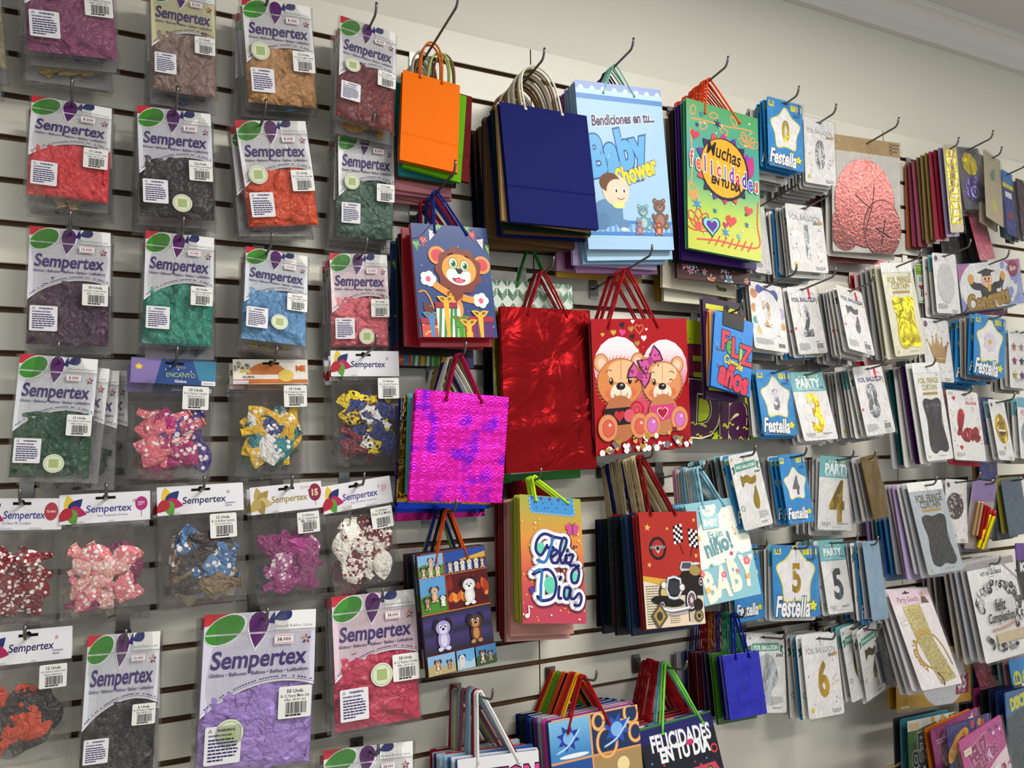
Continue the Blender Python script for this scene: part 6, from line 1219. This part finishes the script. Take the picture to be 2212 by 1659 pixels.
bag_stack([(1556,1416),(1636,1406),(1653,1540),(1574,1556)], .17, 'glossy blue gift bag', 'small glossy cobalt blue foil gift bag', '10109c:k', '0c0c7c:k', None,
  [('dark blue foil bag', '0c0c5c:k', None, ('line', .002, '2f8a5c'), (1.0, 1.0)), ('green foil bag', '2c5a14:k', None, ('line', .002, '2f8a5c'), (1.05, 1.12)), ('black foil bag', '141018:k', None, ('line', .002, '24286c'), (1.0, 1.0)), ('deep purple foil bag', '30144c:k', None, ('line', .002, 'b0709c'), (1.0, 1.0)), ('maroon foil bag', '4a0c14:k', None, ('line', .002, 'c87c1c'), (1.0, 1.1)), ('dark red foil bag', '5a0c10:k', None, ('line', .002, 'b01c20'), (1.0, 1.12)), ('wine foil bag', '4a0c10:k', None, ('line', .002, 'b01c20'), (1.0, 1.12)), ('striped foil bag', '2c3468:k', None, ('line', .002, '3a2a6c'), (1.0, 1.0)), ('pale printed gift bag', 'a8a4b0:g', None, ('line', .002, '3a2a6c'), (1.2, 1.3))], .0165, hp=(1595, 1327), L=.18, hd=('line', .0022, '10148c'), uu=(.35, .72), v=.07, wob=.0012)
# ---- cards and packs, right
B_, W_ = '1f86cc:g', 'e4e2e0:g'
SV, GD = '96969c:f', 'd0a818:f'
CS = card_stack; rg = dict
CS([(1657,208),(1731,228),(1738,373),(1659,355)], .165, 'blue star zero card', 'blue star card with a gold number zero balloon', B_, festella, '0', 'e0c414:f', 'bbbwwcwwwwwwc', .0105, L=.20)
CS([(1735,253),(1798,264),(1808,406),(1740,392)], .14, 'silver zero card', 'white card with a silver number zero balloon', W_, plainfoil, '0', SV, 'wwcwwwcwwww', .0105, L=.185)
P = CS([(1803,291),(1938,309),(1950,551),(1791,541)], .12, 'rose gold round pack', 'pack of big round rose gold foil plates under kraft header', 'c8c4bc:g', lambda A, F_, t, c: (A.rect(0, 0, 1, .13, 'b09468'), [A.ring(circ(8), .86, .03+.03*i, .02, .008, '3a3028') for i in range(3)], A.lines(.89, .02, .98, .11, 3, '3a3028', .3, 2), F_.shp(circ(30), .18, .80, .22, '8a4e4c:fh', 0, 1.0), F_.shp(circ(40), .47, .57, .44, '6a3a38', -25, 1.02), F_.shp(circ(40), .47, .565, .435, '965450:fh', -25, 1.02), F_.shp(circ(36), .72, .78, .285, '6a3a38', 0, 1.05), F_.shp(circ(36), .725, .78, .275, '8e504e:fh', 0, 1.05), F_.line([(.32, .50), (.55, .61)], .012, '4a2a28', False), F_.line([(.60, .40), (.57, .58), (.46, .82)], .012, '4a2a28'), F_.line([(.76, .70), (.70, .93)], .014, '3a2220', False), F_.line([(.62, .78), (.86, .86)], .014, '3a2220', False)), '', '', [('kraft headed foil pack', 'c8c4bc'), ('clear foil plate pack', 'clear'), ('rose foil plate pack', 'b0686a:f')], .02, L=.21)
CS([(1692,440),(1774,448),(1790,592),(1713,583)], .125, 'silver one card', 'white card with a silver number one balloon', W_, plainfoil, '1', SV, 'wwcbwwccww', .0105, L=.205)
CS([(1612,440),(1650,447),(1668,594),(1634,588)], .06, 'hidden dotted card', 'white dotted card half hidden right of the green bag', W_, confetti and (lambda A, F_, t, c: confetti(A, 30)), '', '', 'wwcw', .011, L=.20)
CS([(1613,606),(1687,620),(1704,764),(1633,751)], .105, 'Fiesta number two card', 'card with a pale gold two inside drawn balloons', W_, fiesta, '2', 'b89c84:f', 'wcbcwc', .011, L=.20)
CS([(1697,620),(1762,619),(1787,762),(1727,766)], .11, 'silver two card', 'white card with a silver number two balloon', W_, onepc, '2', SV, 'wwbwcww', .011, L=.21)
CS([(1804,613),(1861,633),(1889,768),(1835,754)], .15, 'silver seven card', 'white card with a silver number seven balloon, beside the yellow fringe', W_, onepc, '7', '8a8a90:f', 'wwwwcwwwcww', .0115, L=.215)
CS([(1633,798),(1701,802),(1727,940),(1646,940)], .11, 'blue star three card', 'blue star card with a silver number three balloon', B_, festella, '3', SV, 'bwwcw', .011, L=.205)
CS([(1702,804),(1775,804),(1810,947),(1738,954)], .11, 'gold three card', 'teal topped party card with a gold number three', W_, party, '3', GD, 'wwcww', .012, L=.21)
CS([(1839,793),(1905,788),(1932,932),(1874,944)], .155, 'silver eight card', 'white card with a silver number eight balloon', W_, onepc, '8', '8a8a90:f', 'wwwcwwwcwwww', .0112, L=.20)
CS([(1568,985),(1638,973),(1666,1131),(1612,1147)], .175, 'gold seven banner card', 'white card with a gold number seven under a green banner', W_, banner, '7', 'a8881c:f', 'bwswsswwsswws', .012, L=.205)
CS([(1684,980),(1739,982),(1755,1123),(1699,1138)], .14, 'blue star four card', 'blue star card with a silver number four balloon', B_, festella, '4', '8a8a90:f', 'bbwcwwsw', .0115, L=.18)
CS([(1773,984),(1845,990),(1841,1146),(1764,1144)], .12, 'gold four card', 'teal topped party card with a gold number four', W_, party, '4', GD, 'wwwcwww', .0115, L=.16)
CS([(1863,985),(1897,982),(1916,1112),(1882,1128)], .165, 'gold strip pack', 'narrow clear pack of bronze gold fringe', '7a5c18:f', generic, '', '', 'cccswc', .0125, L=.175)
CS([(1664,1179),(1765,1177),(1772,1333),(1674,1333)], .12, 'blue star five card', 'wide blue star card with a gold number five', B_, festella, '5', GD, 'wwcwwww', .0115, L=.155)
CS([(1768,1166),(1822,1166),(1842,1319),(1788,1330)], .11, 'silver five card', 'teal topped party card with a silver number five', W_, party, '5', '7c7c80:f', 'wwcwww', .0115, L=.185)
CS([(1572,1183),(1639,1175),(1649,1333),(1592,1348)], .10, 'blue star card behind the baby bag', 'blue star card partly hidden by the pale blue baby bag', B_, festella, '', '', 'wwcw', .0115, L=.17)
CS([(1862,1170),(1898,1167),(1919,1336),(1884,1342)], .17, 'blue edged pack', 'narrow blue and white pack right of the silver five card', '7a98b0:k', generic, '', '', 'cbwcwbcwcwcw', .0115, L=.18)
CS([(1610,1367),(1694,1371),(1698,1539),(1618,1541)], .08, 'silver banner card', 'card with crumpled silver foil under a green banner', W_, lambda A, F_, t, c: (banner(A, F_, '', W_), F_.poly(smooth([(.35, .3), (.6, .26), (.75, .4), (.78, .6), (.6, .75), (.65, .9), (.35, .85), (.3, .6), (.25, .45)], 4, True), 'd4d4d8:f')), '', '', 'wcww', .012, L=.135)
CS([(1730,1373),(1809,1368),(1820,1539),(1748,1557)], .13, 'gold six card', 'white card with a big gold number six', W_, plainfoil, '6', 'd8a820:f', 'wbwwcww', .012, L=.17)
CS([(1812,1360),(1868,1338),(1887,1496),(1842,1518)], .13, 'gold zero banner card', 'white card with gold zero under a green banner', W_, banner, '0', 'a08424:f', 'wwsww', .012, L=.17)
CS([(1857,1357),(1900,1339),(1904,1489),(1866,1525)], .165, 'small gold seven card', 'narrow white card with a thin gold seven', W_, banner, '7', '7a6420:f', 'w', .012, L=.195)
CS([(1896,1348),(1922,1352),(1951,1475),(1906,1484)], .15, 'black crinkled pack', 'crumpled clear pack of black film', '2c2c30:k', generic, '', '', 'c', .012, L=.18, hk=False)
CS([(1894,569),(1972,567),(1996,764),(1941,770)], .15, 'yellow fringe pack', 'foil fringe curtain pack with bright yellow foil', 'e0dcc4:g', fringe, 'y', 'c8b80c:f', [('cream fringe pack', 'd4d0bc:g'), ('olive fringe pack', 'c8c4ac:g'), ('silver fringe pack', '98989c:k'), ('grey fringe pack', 'b0acaa:k'), ('pink headed pack', 'c8a0a4:k'), ('red topped pack', 'a8202c:k')], .016, L=.215)
CS([(1973,569),(2013,573),(2015,656),(1983,654)], .09, 'green printed card', 'small green printed card between fringe and oval balloon', 'dce4dc:g', green_print, '', '', 'wcw', .015, L=.12, hk=False)
CS([(2014,546),(2062,550),(2076,678),(2023,676)], .13, 'pearl oval card', 'dotted white card with a pearl oval balloon', W_, oval, '', 'c4c4c4:g', 'wwcw', .014, L=.20)
CS([(1985,688),(2045,691),(2063,829),(2007,820)], .11, 'crown card', 'dotted white card with a gold crown balloon', W_, crown, '', '9a7c50:m', 'wwcw', .014, L=.20)
CS([(2066,575),(2200,557),(2213,656),(2081,672)], .12, 'graduate pack', 'wide pack with a cartoon graduate and gold lettering', 'a0a8d0:g', cortege, '', '', [('blue wide pack', '2a6aa0:g'), ('pale wide pack', 'b8bcc8:g'), ('violet wide pack', '6a2a5c:k')], .016, L=.17)
CS([(2105,676),(2172,691),(2169,818),(2102,808)], .165, 'blue star daisy card', 'blue star card with a white daisy balloon', B_, festella, 'flower', '', 'bccbbbbbw', .0145, L=.195)
CS([(2173,714),(2226,712),(2236,845),(2187,833)], .13, 'six star card', 'white card with rows of little coloured star balloons', W_, stars6, '', '', 'wwcw', .014, L=.15)
CS([(1970,783),(2028,784),(2057,989),(2001,999)], .165, 'silver black fringe pack', 'foil fringe curtain pack with crinkled dark silver foil', 'e4e4e2:g', fringe, 's', '4a464c:f', [('white fringe pack', 'dcdcd8:g'), ('purple window pack', '3a0c4c:k'), ('pale lilac pack', 'c8c4d0:g'), ('white headed pack', 'd8d4d0:g'), ('teal foil fringe pack', '1f8a94:f'), ('grey fringe pack', 'a8a8a8:k')], .014, L=.185)
CS([(2041,843),(2108,847),(2133,999),(2065,991)], .13, 'love card', 'white card with red love lettering balloon', W_, love, '', 'b0141c:f', [('red edged card', 'a01c2c:g'), ('white card', 'd8d4d0:g'), ('dark blue card', '2c3c5c:g')], .014, L=.15)
CS([(2112,858),(2138,859),(2162,1035),(2110,1035)], .10, 'navy ribbon pack', 'long navy blue pack hanging behind the love card', '14186c:k', generic, '', '', [('bronze pack', '7a6030:k')], .014, L=.12, hk=False)
CS([(2135,861),(2169,867),(2191,994),(2157,994)], .12, 'laughing face card', 'white card with a yellow laughing face balloon', W_, emoji, '', 'c8a41c:f', 'wcww', .015, L=.165)
CS([(2197,858),(2240,862),(2250,992),(2204,991)], .14, 'pale blue card', 'pale blue topped card at the right edge', W_, lambda A, F_, t, c: (A.rect(0, 0, 1, .16, '6aa8bc:g'), A.txt('FOIL', .3, .25, .3, 'c86a70', bold=.03, ys=1.3), F_.el(.5, .6, .4, .45, 'a8c4d4:f')), '', '', 'wcscw', .014, L=.16, hk=False)
CS([(1961,1040),(2035,1040),(2078,1226),(2002,1248)], .175, 'black fringe pack', 'grey foil fringe curtain pack with black foil', 'a8b0b8:g', fringe, 'b', '17171b:k', [('grey fringe pack', 'b8bcc0:g'), ('white fringe pack', 'd0ccd0:g'), ('lilac fringe pack', 'a898c0:g'), ('rose fringe pack', 'c8a8b4:g'), ('silver fringe pack', 'a0a0a8:k'), ('blue fringe pack', '2f6a98:k'), ('deep blue fringe pack', '24508c:k'), ('teal fringe pack', '1f7a90:k'), ('grey film pack', '98989c:k'), ('lilac film pack', '8a70a8:k')], .0135, L=.20)
CS([(2036,1035),(2091,1037),(2087,1173),(2050,1172)], .12, 'round photo card', 'dotted white card with a round photo balloon', W_, photo, '', '', 'wcw', .014, L=.18)
P = CS([(2095,1042),(2150,1036),(2136,1192),(2090,1178)], .14, 'candle pouch', 'clear pouch of red and gold spiral candles', 'a89a9c:k', lambda A, F_, t, c: A.rect(.02, 0, .98, .30, '8a70a8:g'), '', '', 'cc', .015, L=.16, kw=dict(foil=False))
root = thing('candle_bundle', P.m, 'bundle of gold spiral candles with red tips in pouch', 'candles', GC)
for k, (x, top, cc) in enumerate(((-.30, .30, 'b08a60'), (-.15, .30, 'b08a60'), (.0, .34, 'a01820'), (.14, .36, 'a01820'), (.24, .48, 'd8c010'), (.42, .50, 'd8c010'))):
    m = MB(); x0 = x*P.w; L_ = P.h*.5; x1 = x0-(P.w*.3 if k > 3 else P.w*.05)
    pts = [(x0+(x1-x0)*i/30, -.010, -P.h*top-L_*i/30) for i in range(31)]; m.tube(pts, P.w*.055, cc+':m', 8, 0)
    for i in range(0, 30, 1):
        t = i/30+.01; m.tube([(x0+(x1-x0)*t-P.w*.06, -.0145, -P.h*top-L_*t), (x0+(x1-x0)*t+P.w*.06, -.0145, -P.h*top-L_*t-.003)], .0009, cc+':m', 4) if k > 3 else None
    if k > 3: m.tube([(x0, -.010, -P.h*top), (x0+.001, -.010, -P.h*top+P.h*.09)], P.w*.05, 'b01820:g', 8)
    link('candle', m.mesh('candle'), root)
CS([(2078,1221),(2189,1198),(2226,1406),(2137,1432)], .17, 'balloon arch kit', 'balloon arch kit pack reading feliz Cumpleaños', 'e4e2e2:g', arch, '', '', [('white arch kit', 'c8c4c4:g'), ('blue balloon arch kit', 'b8bcc8:g'), ('grey arch kit', 'b0aaa8:g'), ('cream arch kit', 'a8a094:g'), ('dark arch kit', '2c2426:k'), ('pale arch kit', 'c0bcbc:g'), ('grey brown arch kit', '8a8078:k'), ('clear arch kit', 'a8a4a4:k')], .017, L=.19)
P = CS([(1918,1279),(1994,1269),(2086,1475),(1990,1492)], .18, 'golden sash pack', 'Party Goods pack with a glitter sash and gold headband', 'dcd4d6:g', sash, '', '', [('white sash pack', 'c8c4c8:g'), ('pale sash pack', 'd0ccd0:g'), ('clear sash pack', 'a8a4a4:k')], .014, L=.20, hk=False)
CS([(1934,1408),(2094,1392),(2098,1513),(1936,1537)], .10, 'yellow fifty five piece pack', 'yellow pack marked 55 PCS below the golden sash', 'b88a14:k', yellow55, '', '', [('yellow hundred piece pack', 'b88a1c:k')], .02, L=.13, hk=False)
CS([(2177,1428),(2240,1410),(2250,1465),(2187,1481)], .15, 'blue eighteen twelve card', 'blue card with yellow 18 and 12 tags, right edge', B_, birthday('', '1812'), '', '', [('pink slim pack', 'b07880:g'), ('mint slim pack', '7aa8a4:g'), ('dark slim pack', '3a3a44:g')], .016, L=.18, hk=False)
CS([(1958,1560),(2062,1536),(2080,1760),(1970,1790)], .16, 'green birthday pack', 'green FELIZ CUMPLEAÑOS pack with balloons', '3a5a34:g', birthday('', 'green'), 'x', '', [('teal pack', '3a7a8a:k'), ('black printed pack', '2c2c30:k')], .02, L=.17, hk=False, db=.165)
CS([(2012,1576),(2115,1524),(2140,1740),(2040,1800)], .19, 'purple pink birthday pack', 'purple pink pack behind the yellow arrow pack', '9a2c74:g', birthday('', 'rosa'), 'xx', '', [('orange pack', 'c86a14:g')], .014, L=.17, hk=False, db=.195)
CS([(2045,1566),(2130,1545),(2160,1740),(2060,1790)], .215, 'yellow arrow birthday pack', 'blue, red and yellow GOL birthday pack', '2c2a6c:g', birthday('', 'gol'), 'xxx', '', '', .014, L=.22, hk=False, db=.22)
CS([(2076,1600),(2170,1536),(2190,1740),(2105,1800)], .24, 'pink birthday pack', 'pink FELIZ CUMPLEAÑOS pack nearest the camera', 'b8448c:g', birthday('', 'pink'), 'xxxx', '', '', .014, L=.26, hk=False, db=.245)
CS([(2164,1500),(2240,1477),(2260,1700),(2190,1720)], .20, 'blue disc pack', 'dark blue pack with yellow lettering at right edge', '1c5a94:k', birthday('', 'disc'), '', '', [('navy pack', '14204c:k'), ('dark navy pack', '101838:k'), ('black pack', '141418:k'), ('pink pack', '7a2450:k'), ('dark blue pack', '101c3c:k'), ('deep navy pack', '0e1630:k')], .022, L=.22, hk=False, db=.205)
# upper right corner
P = CS([(2039,313),(2062,313),(2085,501),(2051,503)], .14, 'yellow ladder strip pack', 'narrow pack with a yellow ladder strip', 'c8b898:k', lambda A, F_, t, c: ([F_.rect(.12, .06+i*.085, .88, .13+i*.085, ('e0d020:f', 'c8a8a8:f')[0]) for i in range(10)], [F_.rect(.3, .07+i*.085, .7, .11+i*.085, 'c8a8a0:f') for i in range(10)]), '', '', [('lilac slim pack', '8a80a8:k'), ('crimson slim pack', '8a1c30:k'), ('rose slim pack', 'a83a50:k'), ('khaki slim pack', '8a7440:k'), ('tan slim pack', '94784c:k'), ('bronze slim pack', '7a6438:k'), ('pink slim pack', 'a05068:k'), ('mauve slim pack', '8a3c58:k'), ('orange slim pack', 'a85838:k')], .014, L=.155)
CS([(2065,315),(2114,323),(2132,451),(2081,453)], .12, 'bird balloon pouch', 'clear pouch with yellow and violet foil balloon', '585460:k', lambda A, F_, t, c: (F_.shp(cloud(), .5, .27, .30, 'd8c420:f', 50, 1.2), F_.shp(circ(16), .55, .68, .38, '5a4a94:f', 0, 1.0), F_.ring(circ(12), .55, .72, .15, .05, 'b8b4d8:f'), A.lines(.5, .05, .9, .14, 3, '2a2a2c', .4, 2)), '', '', 'cc', .014, L=.19)
CS([(2097,455),(2122,456),(2150,556),(2110,566)], .10, 'pink cloth pouch', 'pink fabric pouch dangling under the bird balloon', 'b85068:k', generic, '', '', [('black film pack', '16161a:k'), ('dark film pack', '1c1a20:k'), ('charcoal film pack', '222026:k')], .018, L=.13, hk=False)
CS([(2124,322),(2160,348),(2168,492),(2130,468)], .12, 'cream feather pouch', 'cream pouch with feathers, upper right', 'b0a488:k', lambda A, F_, t, c: (A.shp(drop(), .5, .3, .2, '6a8a70:g', 20, 1.5), A.shp(drop(), .5, .75, .2, 'c0b868:g', -10, 1.5), A.shp(drop(), .75, .85, .2, 'c8a088:g', 10)), '', '', [('pale feather pouch', 'a89c84:k')], .016, L=.14)
CS([(2166,366),(2188,381),(2194,511),(2170,502)], .13, 'blue printed pack', 'slim blue printed pack near the right edge', '1c2c78:k', lambda A, F_, t, c: (A.rect(0, 0, 1, .22, '2a70b8:g'), A.rect(0, .2, 1, .27, 'd0c030:g'), A.rect(.2, .33, .8, .42, 'd8d8d8'), A.el(.5, .7, .3, .2, '8a1c2c:g')), '', '', [('dark teal pack', '1c3c4c:k')], .016, L=.18)
CS([(2196,385),(2212,392),(2222,512),(2203,508)], .12, 'dark maroon pack', 'dark maroon pack at the far right edge', '34182c:k', generic, '', '', [('dark navy film pack', '141c34:k'), ('violet film pack', '2c1c3c:k'), ('dark plum pack', '30182c:k')], .016, L=.15, hk=False)
CS([(2030,500),(2080,505),(2092,600),(2040,598)], .05, 'black film pack', 'black glossy pack behind the pearl oval card', '141418:k', generic, '', '', [('jet black pack', '101014:k')], .018, L=.07, hk=False)
CS([(2108,1045),(2150,1042),(2166,1160),(2128,1158)], .08, 'grey film pack', 'dark grey film pack right of the candle pouch', '3a3a40:k', generic, '', '', [('charcoal pack', '2c2c32:k')], .018, L=.09, hk=False)
CS([(2160,1035),(2205,1030),(2222,1150),(2180,1160)], .13, 'blue brown film pack', 'blue grey film pack at the right edge', '40546c:k', generic, '', '', [('yellow edged pack', '8a8430:k'), ('grey blue pack', '4a545c:k'), ('slate pack', '3c444c:k')], .014, L=.16)
CS([(2188,1180),(2240,1168),(2260,1300),(2205,1290)], .16, 'purple corner pack', 'purple and black pack at the right edge', '5a2c8c:k', lambda A, F_, t, c: (A.rect(0, .3, 1, 1, '17141a:g'), A.txt('KE', .3, .42, .3, 'e8e8ea', bold=.05)), '', '', '', .014, L=.18, hk=False)
CS([(2096,1425),(2150,1420),(2172,1490),(2120,1492)], .08, 'pink film pack', 'small pink film pack under the arch kit', '9a3048:k', generic, '', '', [('teal film pack', '2a4c60:k'), ('dark red film pack', '5a1c2c:k'), ('wine film pack', '4a1824:k')], .014, L=.09, hk=False)
# crumpled brown paper bag standing below the wall, only its rim in view
pb = unp(1940, 1668, .16); root = thing('paper_bag', Matrix.Translation((pb.x, -.2, 0)), 'crumpled brown paper bag below the packs, its rim in view', 'paper bag')
m = MB(); n = 26; vs = []; K = 16; r = random.Random(3)
for j in range(K+1):
    for i in range(n):
        a = 2*math.pi*i/n; q = .10+.010*math.sin(5*a+j*.9)+r.uniform(-.004, .004); vs.append((q*1.35*math.cos(a), q*.8*math.sin(a), (pb.z+.012*math.sin(3*a))*j/K))
m.add(vs, [(j*n+i, j*n+(i+1) % n, (j+1)*n+(i+1) % n, (j+1)*n+i) for j in range(K) for i in range(n)]+[list(range(n))[::-1]], '6a5238:b', True); link('bag_body', m.mesh('bag_body'), root)
m = MB(); m.tube([(.145*math.cos(2*math.pi*i/30)*(1+.03*math.sin(7*i)), .088*math.sin(2*math.pi*i/30), pb.z+.012*math.sin(6*math.pi*i/30)) for i in range(31)], .005, 'a08a68:b', 6); link('rolled_rim', m.mesh('rolled_rim'), root)
print('objects', len(bpy.data.objects))
